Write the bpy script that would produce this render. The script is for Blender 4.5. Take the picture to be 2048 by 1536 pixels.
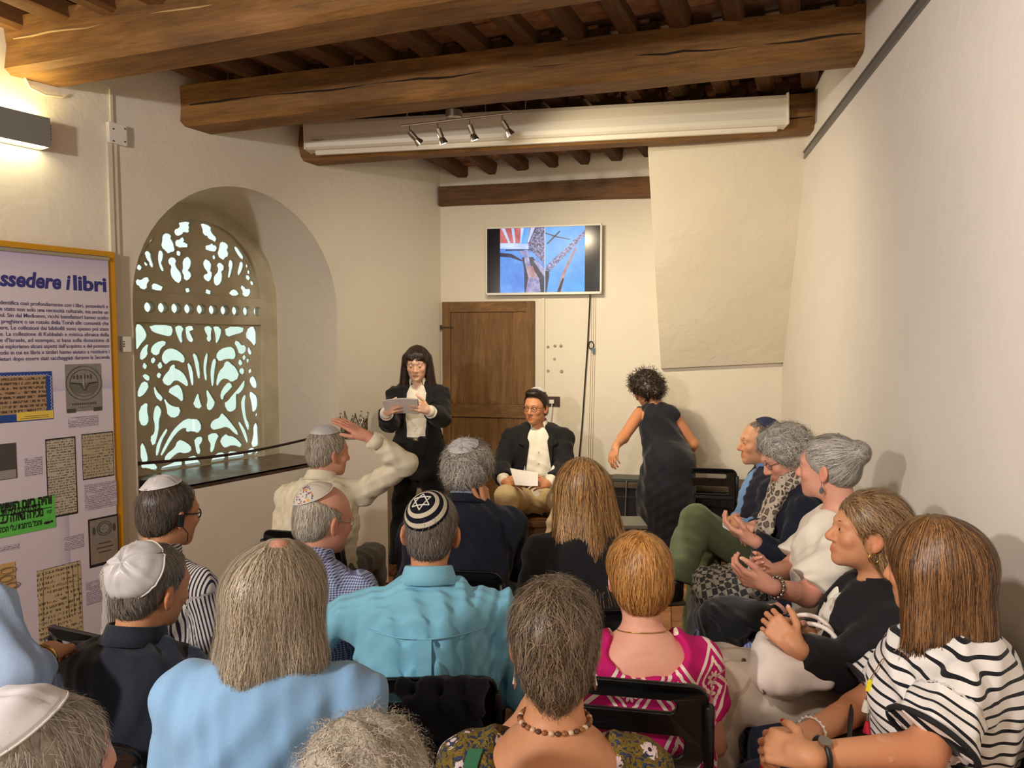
import bpy, bmesh, math, random
import numpy as np
from mathutils import Vector, Matrix

for _o in list(bpy.data.objects):
    bpy.data.objects.remove(_o)
SC = bpy.context.scene
COL = SC.collection
rnd = random.Random(7)
NPR = np.random.RandomState(11)

# ------------------------------------------------------------------ camera
F_PX, CAM_H, PITCH = 1420.0, 1.65, math.radians(3.43)
cam_d = bpy.data.cameras.new('camera')
cam_d.sensor_width = 36.0
cam_d.lens = F_PX / 2048.0 * 36.0
cam_d.clip_start = 0.05
cam = bpy.data.objects.new('camera', cam_d)
COL.objects.link(cam)
cam.location = (0, 0, CAM_H)
cam.rotation_euler = (math.pi / 2 - PITCH, 0, 0)
SC.camera = cam
SC.view_settings.view_transform = 'Standard'
SC.view_settings.look = 'None'
SC.view_settings.gamma = 1.0
SC.view_settings.use_curve_mapping = False
SC.view_settings.exposure = 0.45
SC.cycles.caustics_reflective = False
SC.cycles.caustics_refractive = False

# ------------------------------------------------------------------ world: bright overcast daylight outside the window
W = bpy.data.worlds.new('daylight')
SC.world = W
W.use_nodes = True
_bg = W.node_tree.nodes['Background']
_bg.inputs[0].default_value = (0.80, 0.97, 0.88, 1)
_bg.inputs[1].default_value = 0.80


def lamp(name, kind, loc, energy, color, aim=None, size=0.1, angle=None, blend=0.5):
    d = bpy.data.lights.new(name, kind)
    d.energy = energy
    d.color = color
    if kind == 'SPOT':
        d.spot_size = angle or 1.2
        d.spot_blend = blend
        d.shadow_soft_size = size
    elif kind == 'POINT':
        d.shadow_soft_size = size
    elif kind == 'AREA':
        d.shape = 'DISK'
        d.size = size
    o = bpy.data.objects.new(name, d)
    COL.objects.link(o)
    o.location = loc
    if aim is not None:
        v = Vector(aim) - Vector(loc)
        o.rotation_euler = v.to_track_quat('-Z', 'Y').to_euler()
    return o


# unseen lamps above the photographer (neutral white), the spot lamp over the front (warm)
NEUTRAL = (1.0, 0.925, 0.865)
WARM = (1.0, 0.83, 0.58)
UNSEEN_LAMPS = [(-2.3, -0.35, 2.46), (-0.55, 0.55, 2.72)]  # first placed from the head shadows, second added to brighten the right wall
for _i, (_x, _y, _z) in enumerate(UNSEEN_LAMPS):
    _l = lamp('unseen_lamp_light', ('POINT', 'SPOT')[_i], (_x, _y, _z - 0.06), (225, 112)[_i], NEUTRAL,
              aim=((0.9, 2.2, 1.3), (1.42, 2.3, 1.75))[_i], size=0.09, angle=(2.5, 1.55)[_i], blend=(0.8, 1.0)[_i])

# ------------------------------------------------------------------ helpers


def ray(px, py):
    u, v = (px - 1024.0) / F_PX, (768.0 - py) / F_PX
    c, s = math.cos(PITCH), math.sin(PITCH)
    return np.array([u, c + v * s, -s + v * c])


def at(px, py, Y):
    """world point on the pixel's ray at forward distance Y"""
    r = ray(px, py)
    t = Y / r[1]
    return np.array([0, 0, CAM_H]) + r * t


def on_plane(px, py, p0, n):
    r = ray(px, py)
    c = np.array([0, 0, CAM_H])
    t = np.dot(np.asarray(p0, float) - c, n) / np.dot(r, n)
    return c + r * t


def V3(*a):
    return np.array(a, float)


def unit(v):
    v = np.asarray(v, float)
    return v / (np.linalg.norm(v) + 1e-12)


def lin(c):
    c = c / 255.0
    return c / 12.92 if c <= 0.04045 else ((c + 0.055) / 1.055) ** 2.4


def rgb(r, g, b):
    return (lin(r), lin(g), lin(b), 1.0)


# ------------------------------------------------------------------ objects
def tag(o, label=None, cat=None, group=None, kind=None):
    if label:
        o['label'] = label
    if cat:
        o['category'] = cat
    if group:
        o['group'] = group
    if kind:
        o['kind'] = kind
    return o


def link(name, me, mat=None, parent=None, loc=None, rot=None):
    o = bpy.data.objects.new(name, me)
    COL.objects.link(o)
    if mat is not None and me is not None and len(me.materials) == 0:
        for m in (mat if isinstance(mat, (list, tuple)) else [mat]):
            me.materials.append(m)
    if parent is not None:
        o.parent = parent
    if loc is not None:
        o.location = loc
    if rot is not None:
        o.rotation_euler = rot
    return o


def empty(name, loc=(0, 0, 0), rz=0.0):
    o = bpy.data.objects.new(name, None)
    COL.objects.link(o)
    o.location = loc
    o.rotation_euler = (0, 0, rz)
    o.empty_display_size = 0.1
    return o


def mesh_np(name, v, f, smooth=True):
    """v (n,3) array, f list/array of faces (all tri or all quad when array)"""
    me = bpy.data.meshes.new(name)
    v = np.asarray(v, np.float32)
    if isinstance(f, np.ndarray):
        n, k = f.shape
        me.vertices.add(len(v))
        me.vertices.foreach_set('co', v.ravel())
        me.loops.add(n * k)
        me.loops.foreach_set('vertex_index', f.astype(np.int32).ravel())
        me.polygons.add(n)
        me.polygons.foreach_set('loop_start', np.arange(0, n * k, k, dtype=np.int32))
        me.polygons.foreach_set('loop_total', np.full(n, k, np.int32))
        me.update(calc_edges=True)
    else:
        me.from_pydata([tuple(map(float, p)) for p in v], [], f)
    if smooth:
        me.polygons.foreach_set('use_smooth', np.ones(len(me.polygons), bool))
    return me


def vattr(me, name, arr, kind='FLOAT_VECTOR'):
    a = me.attributes.new(name, kind, 'POINT')
    if kind == 'FLOAT_VECTOR':
        a.data.foreach_set('vector', np.asarray(arr, np.float32).ravel())
    elif kind == 'FLOAT':
        a.data.foreach_set('value', np.asarray(arr, np.float32).ravel())
    elif kind == 'FLOAT_COLOR':
        a.data.foreach_set('color', np.asarray(arr, np.float32).ravel())


class MB:
    """collects simple solids into one mesh"""

    def __init__(s):
        s.v, s.f = [], []

    def add(s, v, f):
        o = len(s.v)
        s.v += [tuple(map(float, p)) for p in v]
        s.f += [tuple(i + o for i in q) for q in f]
        return s

    def box(s, c, h, R=None, bev=0.0):
        c = np.asarray(c, float)
        h = np.asarray(h, float)
        R = np.eye(3) if R is None else R
        if bev <= 0:
            pts = [c + R @ (np.array([x, y, z]) * h) for z in (-1, 1) for y in (-1, 1) for x in (-1, 1)]
            return s.add(pts, [(0, 2, 3, 1), (4, 5, 7, 6), (0, 1, 5, 4), (2, 6, 7, 3), (0, 4, 6, 2), (1, 3, 7, 5)])
        b = min(bev, 0.49 * 2 * h.min())
        bm = bmesh.new()
        bmesh.ops.create_cube(bm, size=1.0)
        for q in bm.verts:
            q.co = Vector((q.co.x * 2 * h[0], q.co.y * 2 * h[1], q.co.z * 2 * h[2]))
        bmesh.ops.bevel(bm, geom=bm.edges[:], offset=b, segments=2, affect='EDGES', profile=0.7)
        bm.verts.index_update()
        s.add([c + R @ np.array(q.co) for q in bm.verts], [tuple(q.index for q in f.verts) for f in bm.faces])
        bm.free()
        return s

    def tube(s, pts, r, n=8, caps=True, flat=None):
        pts = [np.asarray(p, float) for p in pts]
        rr = r if isinstance(r, (list, tuple, np.ndarray)) else [r] * len(pts)
        o = len(s.v)
        up = None
        for i, p in enumerate(pts):
            a = pts[max(0, i - 1)]
            b = pts[min(len(pts) - 1, i + 1)]
            t = unit(b - a)
            if up is None:
                ref = np.array([0, 0, 1.0]) if abs(t[2]) < 0.9 else np.array([1.0, 0, 0])
                up = unit(np.cross(np.cross(t, ref), t))
            else:
                up = unit(up - t * np.dot(up, t))
            w = np.cross(t, up)
            for k in range(n):
                a_ = 2 * math.pi * k / n
                e = math.sin(a_) * (flat or 1.0)
                s.v.append(tuple(p + rr[i] * (math.cos(a_) * w + e * up)))
        for i in range(len(pts) - 1):
            for k in range(n):
                k2 = (k + 1) % n
                s.f.append((o + i * n + k, o + i * n + k2, o + (i + 1) * n + k2, o + (i + 1) * n + k))
        if caps:
            s.f.append(tuple(o + k for k in range(n - 1, -1, -1)))
            s.f.append(tuple(o + (len(pts) - 1) * n + k for k in range(n)))
        return s

    def lathe(s, prof, c=(0, 0, 0), R=None, n=20):
        """prof [(r,z)]"""
        c = np.asarray(c, float)
        R = np.eye(3) if R is None else R
        o = len(s.v)
        for r, z in prof:
            for k in range(n):
                a = 2 * math.pi * k / n
                s.v.append(tuple(c + R @ np.array([r * math.cos(a), r * math.sin(a), z])))
        for i in range(len(prof) - 1):
            for k in range(n):
                k2 = (k + 1) % n
                s.f.append((o + i * n + k, o + i * n + k2, o + (i + 1) * n + k2, o + (i + 1) * n + k))
        s.f.append(tuple(o + k for k in range(n - 1, -1, -1)))
        s.f.append(tuple(o + (len(prof) - 1) * n + k for k in range(n)))
        return s

    def sphere(s, c, r, n=12, m=8, R=None):
        r = np.asarray([r] * 3 if np.isscalar(r) else r, float)
        R = np.eye(3) if R is None else R
        c = np.asarray(c, float)
        pr = []
        o = len(s.v)
        for i in range(1, m):
            th = math.pi * i / m
            for k in range(n):
                a = 2 * math.pi * k / n
                s.v.append(tuple(c + R @ (r * np.array([math.sin(th) * math.cos(a), math.sin(th) * math.sin(a), math.cos(th)]))))
        s.v.append(tuple(c + R @ (r * np.array([0, 0, 1.0]))))
        s.v.append(tuple(c + R @ (r * np.array([0, 0, -1.0]))))
        top, bot = len(s.v) - 2, len(s.v) - 1
        for i in range(m - 2):
            for k in range(n):
                k2 = (k + 1) % n
                s.f.append((o + i * n + k, o + (i + 1) * n + k, o + (i + 1) * n + k2, o + i * n + k2))
        for k in range(n):
            k2 = (k + 1) % n
            s.f.append((top, o + k, o + k2))
            s.f.append((bot, o + (m - 2) * n + k2, o + (m - 2) * n + k))
        return s

    def build(s, name, mat=None, parent=None, loc=None, rot=None, smooth=False):
        off = np.zeros(3)
        me = mesh_np(name, np.array(s.v, float).reshape(-1, 3), s.f, smooth)
        return link(name, me, mat, parent, loc, rot)


def auto_smooth(o, ang=0.7):
    me = o.data
    me.polygons.foreach_set('use_smooth', np.ones(len(me.polygons), bool))
    try:
        me.set_sharp_from_angle(angle=ang)
    except Exception:
        pass
    return o


def poly_solid(name, outer, holes, depth, P, mat=None, parent=None, bevel=0.0):
    """2D outline with holes (lists of (a,b)) extruded to a solid by a filled 2D curve.
    P(a,b,c) maps plane coords to 3D, c is the offset along the extrusion (0..depth)"""
    cu = bpy.data.curves.new('tmp_curve', 'CURVE')
    cu.dimensions = '2D'
    cu.fill_mode = 'BOTH'
    cu.extrude = depth / 2.0
    cu.bevel_depth = bevel
    cu.bevel_resolution = 0
    cu.offset = -bevel
    for pl in [outer] + list(holes):
        sp = cu.splines.new('POLY')
        sp.points.add(len(pl) - 1)
        for q, (a, b) in zip(sp.points, pl):
            q.co = (a, b, 0, 1)
        sp.use_cyclic_u = True
    to = bpy.data.objects.new('tmp_curve', cu)
    COL.objects.link(to)
    dg = bpy.context.evaluated_depsgraph_get()
    dg.update()
    me = bpy.data.meshes.new_from_object(to.evaluated_get(dg), depsgraph=dg)
    bpy.data.objects.remove(to)
    bpy.data.curves.remove(cu)
    me.name = name
    for q in me.vertices:
        q.co = Vector(P(q.co.x, q.co.y, q.co.z + depth / 2.0))
    bm = bmesh.new()
    bm.from_mesh(me)
    bmesh.ops.remove_doubles(bm, verts=bm.verts, dist=1e-5)
    bmesh.ops.recalc_face_normals(bm, faces=bm.faces)
    bm.to_mesh(me)
    bm.free()
    me.materials.clear()
    return link(name, me, mat, parent)


def text_mesh(name, body, size, P, mat, parent, align='LEFT', shear=0.0, bold=0.0, width=None, depth=0.0004, space=1.0):
    cu = bpy.data.curves.new('tmp_text', 'FONT')
    cu.body = body
    cu.size = size
    cu.align_x = align
    cu.shear = shear
    cu.offset = bold
    cu.space_character = space
    cu.resolution_u = 3
    to = bpy.data.objects.new('tmp_text', cu)
    COL.objects.link(to)
    dg = bpy.context.evaluated_depsgraph_get()
    dg.update()
    me = bpy.data.meshes.new_from_object(to.evaluated_get(dg), depsgraph=dg)
    bpy.data.objects.remove(to)
    bpy.data.curves.remove(cu)
    if not len(me.vertices):
        return None
    xs = [q.co.x for q in me.vertices]
    sc = 1.0
    if width:
        sc = width / (max(xs) - min(xs))
    ref = max(xs) if align == 'RIGHT' else min(xs)
    for q in me.vertices:
        q.co = Vector(P((q.co.x - ref) * sc, q.co.y, depth))
    me.materials.clear()
    me.name = name
    return link(name, me, mat, parent)


def chaikin(pl, n=2):
    for _ in range(n):
        q = []
        for i in range(len(pl)):
            a, b = pl[i], pl[(i + 1) % len(pl)]
            q.append((0.75 * a[0] + 0.25 * b[0], 0.75 * a[1] + 0.25 * b[1]))
            q.append((0.25 * a[0] + 0.75 * b[0], 0.25 * a[1] + 0.75 * b[1]))
        pl = q
    return pl


# ------------------------------------------------------------------ materials
class NT:
    def __init__(s, name):
        s.m = bpy.data.materials.new(name)
        s.m.use_nodes = True
        s.t = s.m.node_tree
        s.b = s.t.nodes['Principled BSDF']
        s.out = s.t.nodes['Material Output']

    def n(s, typ, **kw):
        x = s.t.nodes.new('ShaderNode' + typ)
        for k, v in kw.items():
            if k.startswith('i_'):
                kk = k[2:]
                x.inputs[int(kk) if kk.isdigit() else kk.replace('_', ' ')].default_value = v
            else:
                setattr(x, k, v)
        return x

    def l(s, a, b):
        s.t.links.new(a, b)

    def math(s, op, a, b=None, c=None, clamp=False):
        x = s.t.nodes.new('ShaderNodeMath')
        x.operation = op
        x.use_clamp = clamp
        for i, q in enumerate((a, b, c)):
            if q is None:
                continue
            if isinstance(q, (int, float)):
                x.inputs[i].default_value = q
            else:
                s.l(q, x.inputs[i])
        return x.outputs[0]

    def coord(s, kind='Object', scale=(1, 1, 1), rot=(0, 0, 0), attr=None):
        if attr:
            a = s.n('Attribute', attribute_name=attr).outputs['Vector']
        else:
            a = s.n('TexCoord').outputs[kind]
        mp = s.n('Mapping')
        mp.inputs['Scale'].default_value = scale
        mp.inputs['Rotation'].default_value = rot
        s.l(a, mp.inputs[0])
        return mp.outputs[0]

    def noise(s, co, scale, detail=4.0, rough=0.55, dist=0.0):
        x = s.n('TexNoise')
        x.inputs['Scale'].default_value = scale
        x.inputs['Detail'].default_value = detail
        x.inputs['Roughness'].default_value = rough
        x.inputs['Distortion'].default_value = dist
        s.l(co, x.inputs['Vector'])
        return x.outputs[0]

    def ramp(s, fac, stops, interp='LINEAR'):
        x = s.n('ValToRGB')
        cr = x.color_ramp
        cr.interpolation = interp
        while len(cr.elements) < len(stops):
            cr.elements.new(0.5)
        for e, (p, c) in zip(cr.elements, stops):
            e.position = p
            e.color = c if len(c) == 4 else (*c, 1)
        s.l(fac, x.inputs[0])
        return x.outputs[0]

    def mix(s, fac, a, b, mode='MIX'):
        x = s.n('Mix', data_type='RGBA', blend_type=mode)
        for i, q in ((0, fac), (6, a), (7, b)):
            if isinstance(q, (int, float)):
                x.inputs[i].default_value = q
            elif isinstance(q, tuple):
                x.inputs[i].default_value = q
            else:
                s.l(q, x.inputs[i])
        return x.outputs[2]

    def bump(s, h, strength=0.3, dist=0.01):
        x = s.n('Bump')
        x.inputs['Strength'].default_value = strength
        x.inputs['Distance'].default_value = dist
        s.l(h, x.inputs['Height'])
        s.l(x.outputs[0], s.b.inputs['Normal'])
        return x

    def base(s, c, rough=0.6, metal=0.0, spec=0.5):
        if isinstance(c, tuple):
            s.b.inputs['Base Color'].default_value = c
        else:
            s.l(c, s.b.inputs['Base Color'])
        if isinstance(rough, (int, float)):
            s.b.inputs['Roughness'].default_value = rough
        else:
            s.l(rough, s.b.inputs['Roughness'])
        s.b.inputs['Metallic'].default_value = metal
        s.b.inputs['Specular IOR Level'].default_value = spec
        return s


_MC = {}


def plain(name, c, rough=0.6, metal=0.0, spec=0.5, bump=0.0, bscale=40.0, var=0.0):
    if name in _MC:
        return _MC[name]
    t = NT(name)
    t.base(c, rough, metal, spec)
    if bump or var:
        co = t.coord()
        nz = t.noise(co, bscale)
        if var:
            d = tuple(x * (1 - var) for x in c[:3]) + (1,)
            e = tuple(min(1, x * (1 + var)) for x in c[:3]) + (1,)
            t.base(t.ramp(nz, [(0.3, d), (0.7, e)]), rough, metal, spec)
        if bump:
            t.bump(nz, bump, 0.004)
    _MC[name] = t.m
    return t.m


def emission(name, c, strength):
    t = NT(name)
    t.base((0.02, 0.02, 0.02, 1), 0.4)
    t.b.inputs['Emission Color'].default_value = c
    t.b.inputs['Emission Strength'].default_value = strength
    return t.m


def mat_plaster(name, c, rough_amt=0.35, stain=0.06):
    t = NT(name)
    co = t.coord()
    n1 = t.noise(co, 1.3, 5, 0.6)
    d = tuple(x * (1 - stain) for x in c[:3]) + (1,)
    col = t.ramp(n1, [(0.3, d), (0.65, c)])
    n3 = t.noise(co, 0.45, 3, 0.5)
    col = t.mix(t.math('MULTIPLY', t.math('SUBTRACT', n3, 0.5, clamp=True), 0.8), col, tuple(x * y for x, y in zip(c[:3], (0.93, 0.9, 0.84))) + (1,))
    t.base(col, 0.85, spec=0.2)
    h = t.math('ADD', t.math('MULTIPLY', t.noise(co, 9, 4, 0.5, 0.6), 1.0), t.math('MULTIPLY', t.noise(co, 60, 3), 0.25))
    t.bump(h, rough_amt, 0.02)
    return t.m


def mat_wood(name, dark, light, scale=6.0, stretch=(0.12, 1, 1), rough=0.62, bump=0.35, cracks=True):
    """grain along local X"""
    t = NT(name)
    co = t.coord('Object', stretch)
    n1 = t.noise(co, scale, 8, 0.62, 0.6)
    n2 = t.noise(co, scale * 7, 6, 0.6, 0.2)
    big = t.noise(t.coord('Object', (0.6, 1.5, 1.5)), 2.2, 3)
    f = t.math('ADD', t.math('MULTIPLY', n1, 0.6), t.math('MULTIPLY', n2, 0.4))
    mid = tuple(0.5 * (a + b) for a, b in zip(dark[:3], light[:3])) + (1,)
    col = t.ramp(f, [(0.30, dark), (0.5, mid), (0.68, light)])
    col = t.mix(t.math('MULTIPLY', t.ramp(big, [(0.35, (0, 0, 0, 1)), (0.7, (1, 1, 1, 1))]), 0.45), col, dark)
    t.base(col, rough, spec=0.35)
    t.bump(f, bump, 0.012)
    return t.m


PLASTER = mat_plaster('wall_plaster', rgb(226, 219, 204), 0.22, 0.05)
PLASTER_R = mat_plaster('wall_plaster_smooth', rgb(228, 222, 212), 0.14, 0.06)
PLASTER_ROUGH = mat_plaster('wall_plaster_rough', rgb(226, 218, 200), 0.6, 0.05)
PLASTER_HOOD = mat_plaster('hood_plaster', rgb(222, 213, 194), 0.35, 0.05)
BEAM_L = mat_wood('beam_wood', rgb(70, 45, 20), rgb(172, 126, 68), 9.0, bump=0.6)
BEAM_D = mat_wood('beam_wood_dark', rgb(52, 33, 16), rgb(138, 96, 52), 9.0, bump=0.6)
JOIST_M = mat_wood('joist_wood', rgb(58, 37, 20), rgb(132, 94, 56), 7.0)
DOOR_M = mat_wood('door_wood', rgb(78, 52, 24), rgb(150, 112, 66), 15.0, (1, 1, 0.07))
WHITE_P = plain('white_paint', rgb(225, 222, 212), 0.45)
BLACK_PL = plain('black_plastic', rgb(17, 17, 18), 0.35, spec=0.5)
BLACK_M = plain('black_metal', rgb(20, 20, 22), 0.4, 0.2)
STEEL = plain('brushed_steel', rgb(170, 165, 155), 0.28, 1.0)
CHROME = plain('chrome', rgb(200, 200, 200), 0.12, 1.0)
GOLD = plain('gold_metal', rgb(200, 160, 90), 0.25, 1.0)
DARKBROWN = plain('dark_brown', rgb(58, 36, 24), 0.5, var=0.15)
GREYL = plain('lamp_grey', rgb(122, 122, 118), 0.5)
# ================================================================== ROOM
# left wall frame: along T, inward normal N; right wall; back wall
LW0 = V3(-4.41, 0, 0)
LT = unit(V3(0.638, 1, 0))
LN = V3(LT[1], -LT[0], 0)          # into the room
RW0 = V3(0.92, 0, 0)
RT = unit(V3(0.211, 1, 0))
RN = V3(-RT[1], RT[0], 0)
BC = V3(-0.598, 5.98, 0)           # back left corner
BT = unit(V3(1, -0.211, 0))
BN = V3(-0.2065, -0.9785, 0)       # into the room


def LWP(s, z, d=0.0):
    return LW0 + LT * s + LN * d + V3(0, 0, z)


def RWP(s, z, d=0.0):
    return RW0 + RT * s + RN * d + V3(0, 0, z)


def BWP(s, z, d=0.0):
    return BC + BT * s + BN * d + V3(0, 0, z)


def L_pix(px, py, d=0.0):
    p = on_plane(px, py, LW0 + LN * d, LN)
    return float(np.dot(p - LW0, LT)), float(p[2])


def B_pix(px, py, d=0.0):
    p = on_plane(px, py, BC + BN * d, BN)
    return float(np.dot(p - BC, BT)), float(p[2])


def R_pix(px, py, d=0.0):
    p = on_plane(px, py, RW0 + RN * d, RN)
    return float(np.dot(p - RW0, RT)), float(p[2])


HZ = 3.42
REAR = -2.6
s_lc = float(np.dot(BC - LW0, LT))
s_lr = REAR / LT[1]
s_rc = (5.42) / RT[1]
s_bc = float(np.dot(RWP(s_rc, 0) - BC, BT))

# ---- floor with terracotta tiles
FLOOR_M = plain('floor_mortar', rgb(120, 92, 70), 0.9, bump=0.3, bscale=80)


def mat_terracotta(name, a, b):
    t = NT(name)
    oi = t.n('ObjectInfo')
    co = t.coord('Object')
    n = t.noise(co, 14, 5)
    col = t.ramp(n, [(0.3, a), (0.7, b)])
    hs = t.n('HueSaturation')
    t.l(t.math('ADD', t.math('MULTIPLY', oi.outputs['Random'], 0.5), 0.75), hs.inputs['Value'])
    t.l(col, hs.inputs['Color'])
    t.base(hs.outputs[0], 0.55, spec=0.35)
    t.bump(t.noise(co, 45, 4), 0.25, 0.004)
    return t.m


TERRA = mat_terracotta('terracotta_tile', rgb(150, 100, 66), rgb(184, 132, 92))
TERRA_C = mat_terracotta('ceiling_terracotta', rgb(128, 88, 62), rgb(176, 132, 98))

fl = MB()
fl.add([(-7, REAR - 0.5, 0), (3, REAR - 0.5, 0), (3, 6.6, 0), (-7, 6.6, 0), (-7, REAR - 0.5, -0.1), (3, REAR - 0.5, -0.1), (3, 6.6, -0.1), (-7, 6.6, -0.1)],
       [(0, 1, 2, 3), (7, 6, 5, 4), (0, 4, 5, 1), (1, 5, 6, 2), (2, 6, 7, 3), (3, 7, 4, 0)])
floor = tag(fl.build('floor', FLOOR_M), 'terracotta tiled floor under the audience', kind='structure')
tl = MB().box((0, 0, 0.0), (0.147, 0.072, 0.006), bev=0.003)
tme = mesh_np('floor_tile', np.array(tl.v), tl.f, False)
tme.materials.append(TERRA)
tiles = []
Rz = Matrix.Rotation(math.atan2(RT[1], RT[0]), 3, 'Z')
for i in range(-26, 26):
    for j in range(-46, 46):
        a = (i + 0.5 * (j % 2)) * 0.30
        b = j * 0.15
        p = RT * (a + 3.0) + V3(RT[1], -RT[0], 0) * b
        dl = np.dot(p - LW0, LN)
        dr = np.dot(p - RW0, RN)
        db = np.dot(p - BC, BN)
        if dl > 0.1 and dr > 0.06 and db > 0.1 and p[1] > -2:
            # how much it is seen: the open strip at the right of the audience and the front first
            w = abs(p[0] - 0.62) * 1.6 + max(0, 1.0 - p[1]) * 3 + abs(p[1] - 3.0) * 0.35
            tiles.append((w, p[0], p[1]))
tiles.sort()
for k, (w, x, y) in enumerate(tiles[:290]):
    o = link('floor_tile', tme, None, floor, (x, y, 0.001), (0, 0, math.atan2(RT[1], RT[0])))
rest = MB()
R3 = np.array(Rz)
for (w, x, y) in tiles[290:]:
    rest.box((x, y, 0.001), (0.147, 0.072, 0.006), R3)
tag(rest.build('floor_tile_field', TERRA, floor), kind='stuff')

# ---- left wall with arched window opening
OPL, OPR, SILL = L_pix(268, 700)[0], L_pix(676, 760)[0], 0.82
OPC, OPRAD = 0.5 * (OPL + OPR), 0.5 * (OPR - OPL)
OP_TOP = L_pix(440, 370)[1]
OP_SPR = OP_TOP - OPRAD * 0.98


def arch(c, rad, spring, bottom, n=28, rz=None):
    rz = rad if rz is None else rz
    pts = [(c - rad, bottom)]
    pts += [(c - rad * math.cos(math.pi * i / n), spring + rz * math.sin(math.pi * i / n)) for i in range(n + 1)]
    pts += [(c + rad, bottom)]
    return pts


wall_left = poly_solid('wall_left', [(s_lr - 0.3, -0.05), (s_lc + 0.1, -0.05), (s_lc + 0.1, HZ), (s_lr - 0.3, HZ)],
                       [arch(OPC, OPRAD, OP_SPR, SILL)], 0.05, lambda a, b, c: LWP(a, b, -0.05 + c), PLASTER)
tag(wall_left, 'white plastered side wall with the arched window', kind='structure')

# window recess (the reveal) going outwards
GD = -0.60                         # depth of the carved grille
g_r = L_pix(545, 760, GD)[0]
g_c = L_pix(402, 720, GD)[0]
g_l = 2 * g_c - g_r
g_top = L_pix(384, 411, GD)[1]
g_rad = 0.5 * (g_r - g_l)
g_spr = g_top - g_rad
outer = arch(OPC, OPRAD, OP_SPR, SILL)
inner = arch(g_c, g_rad, g_spr, SILL)
mid = [(0.5 * (a[0] + b[0]), 0.5 * (a[1] + b[1])) for a, b in zip(outer, inner)]
nv = len(outer)
vv = [LWP(a, b, 0) for a, b in outer] + [LWP(a, b, GD * 0.5) for a, b in mid] + [LWP(a, b, GD - 0.12) for a, b in inner]
ff = []
for k in range(2):
    for i in range(nv - 1):
        ff.append((k * nv + i, k * nv + i + 1, (k + 1) * nv + i + 1, (k + 1) * nv + i))
reveal = MB().add(vv, ff).build('reveal', PLASTER, wall_left, smooth=True)
# parapet under the sill, closing the opening below
par = MB()
par.add([LWP(OPL - .3, -0.05, -0.05), LWP(OPR + .3, -0.05, -0.05), LWP(OPR + .3, SILL - .02, -0.05), LWP(OPL - .3, SILL - .02, -0.05),
         LWP(OPL - .3, -0.05, GD - .2), LWP(OPR + .3, -0.05, GD - .2), LWP(OPR + .3, SILL - .02, GD - .2), LWP(OPL - .3, SILL - .02, GD - .2)],
        [(0, 1, 2, 3), (7, 6, 5, 4), (0, 4, 5, 1), (1, 5, 6, 2), (2, 6, 7, 3), (3, 7, 4, 0)])
par.build('parapet', PLASTER, wall_left)
t = NT('sill_stone')
co = t.coord()
nz = t.noise(co, 7, 5)
t.base(t.ramp(nz, [(0.3, rgb(92, 70, 56)), (0.7, rgb(138, 112, 92))]), t.ramp(nz, [(0.35, (0.22,) * 3), (0.7, (0.45,) * 3)]), spec=0.6)
t.bump(nz, 0.15, 0.01)
SILL_M = t.m
sl = MB()
q = [LWP(OPL + 0.0, SILL, 0.0), LWP(OPR - 0.0, SILL, 0.0), LWP(g_r + .02, SILL, GD - .12), LWP(g_l - .02, SILL, GD - .12)]
sl.add(q + [x - V3(0, 0, 0.02) for x in q], [(0, 1, 2, 3), (7, 6, 5, 4), (0, 4, 5, 1), (1, 5, 6, 2), (2, 6, 7, 3), (3, 7, 4, 0)])
sl.build('window_sill', SILL_M, wall_left)

# ---- carved and pierced wooden grille
t = NT('grille_paint')
co = t.coord()
n1 = t.noise(co, 6, 5)
n2 = t.noise(co, 40, 4)
col = t.ramp(n1, [(0.3, rgb(176, 166, 140)), (0.7, rgb(200, 192, 166))])
col = t.mix(t.ramp(n2, [(0.68, (0, 0, 0, 1)), (0.74, (1, 1, 1, 1))]), col, rgb(150, 134, 104))
t.base(col, 0.6, spec=0.3)
t.bump(n2, 0.15, 0.004)
GRILLE_M = t.m
win = tag(empty('window_1', tuple(LWP(g_c, SILL, GD))), 'arched window filled by a carved pierced wooden grille', kind='structure')
win_off = LWP(g_c, SILL, GD)


def GP(dd):
    return lambda a, b, c: LWP(a, b, GD + dd + c) - win_off


def z1(pl):
    return [L_pix(260 + x / 5.907, 400 + y / 5.907, GD) for x, y in pl]


def z2(pl):
    r = [L_pix(260 + x / 4.8, 640 + y / 4.8, GD) for x, y in pl]
    return [(a, max(b, SILL + 0.014)) for a, b in r]


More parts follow.
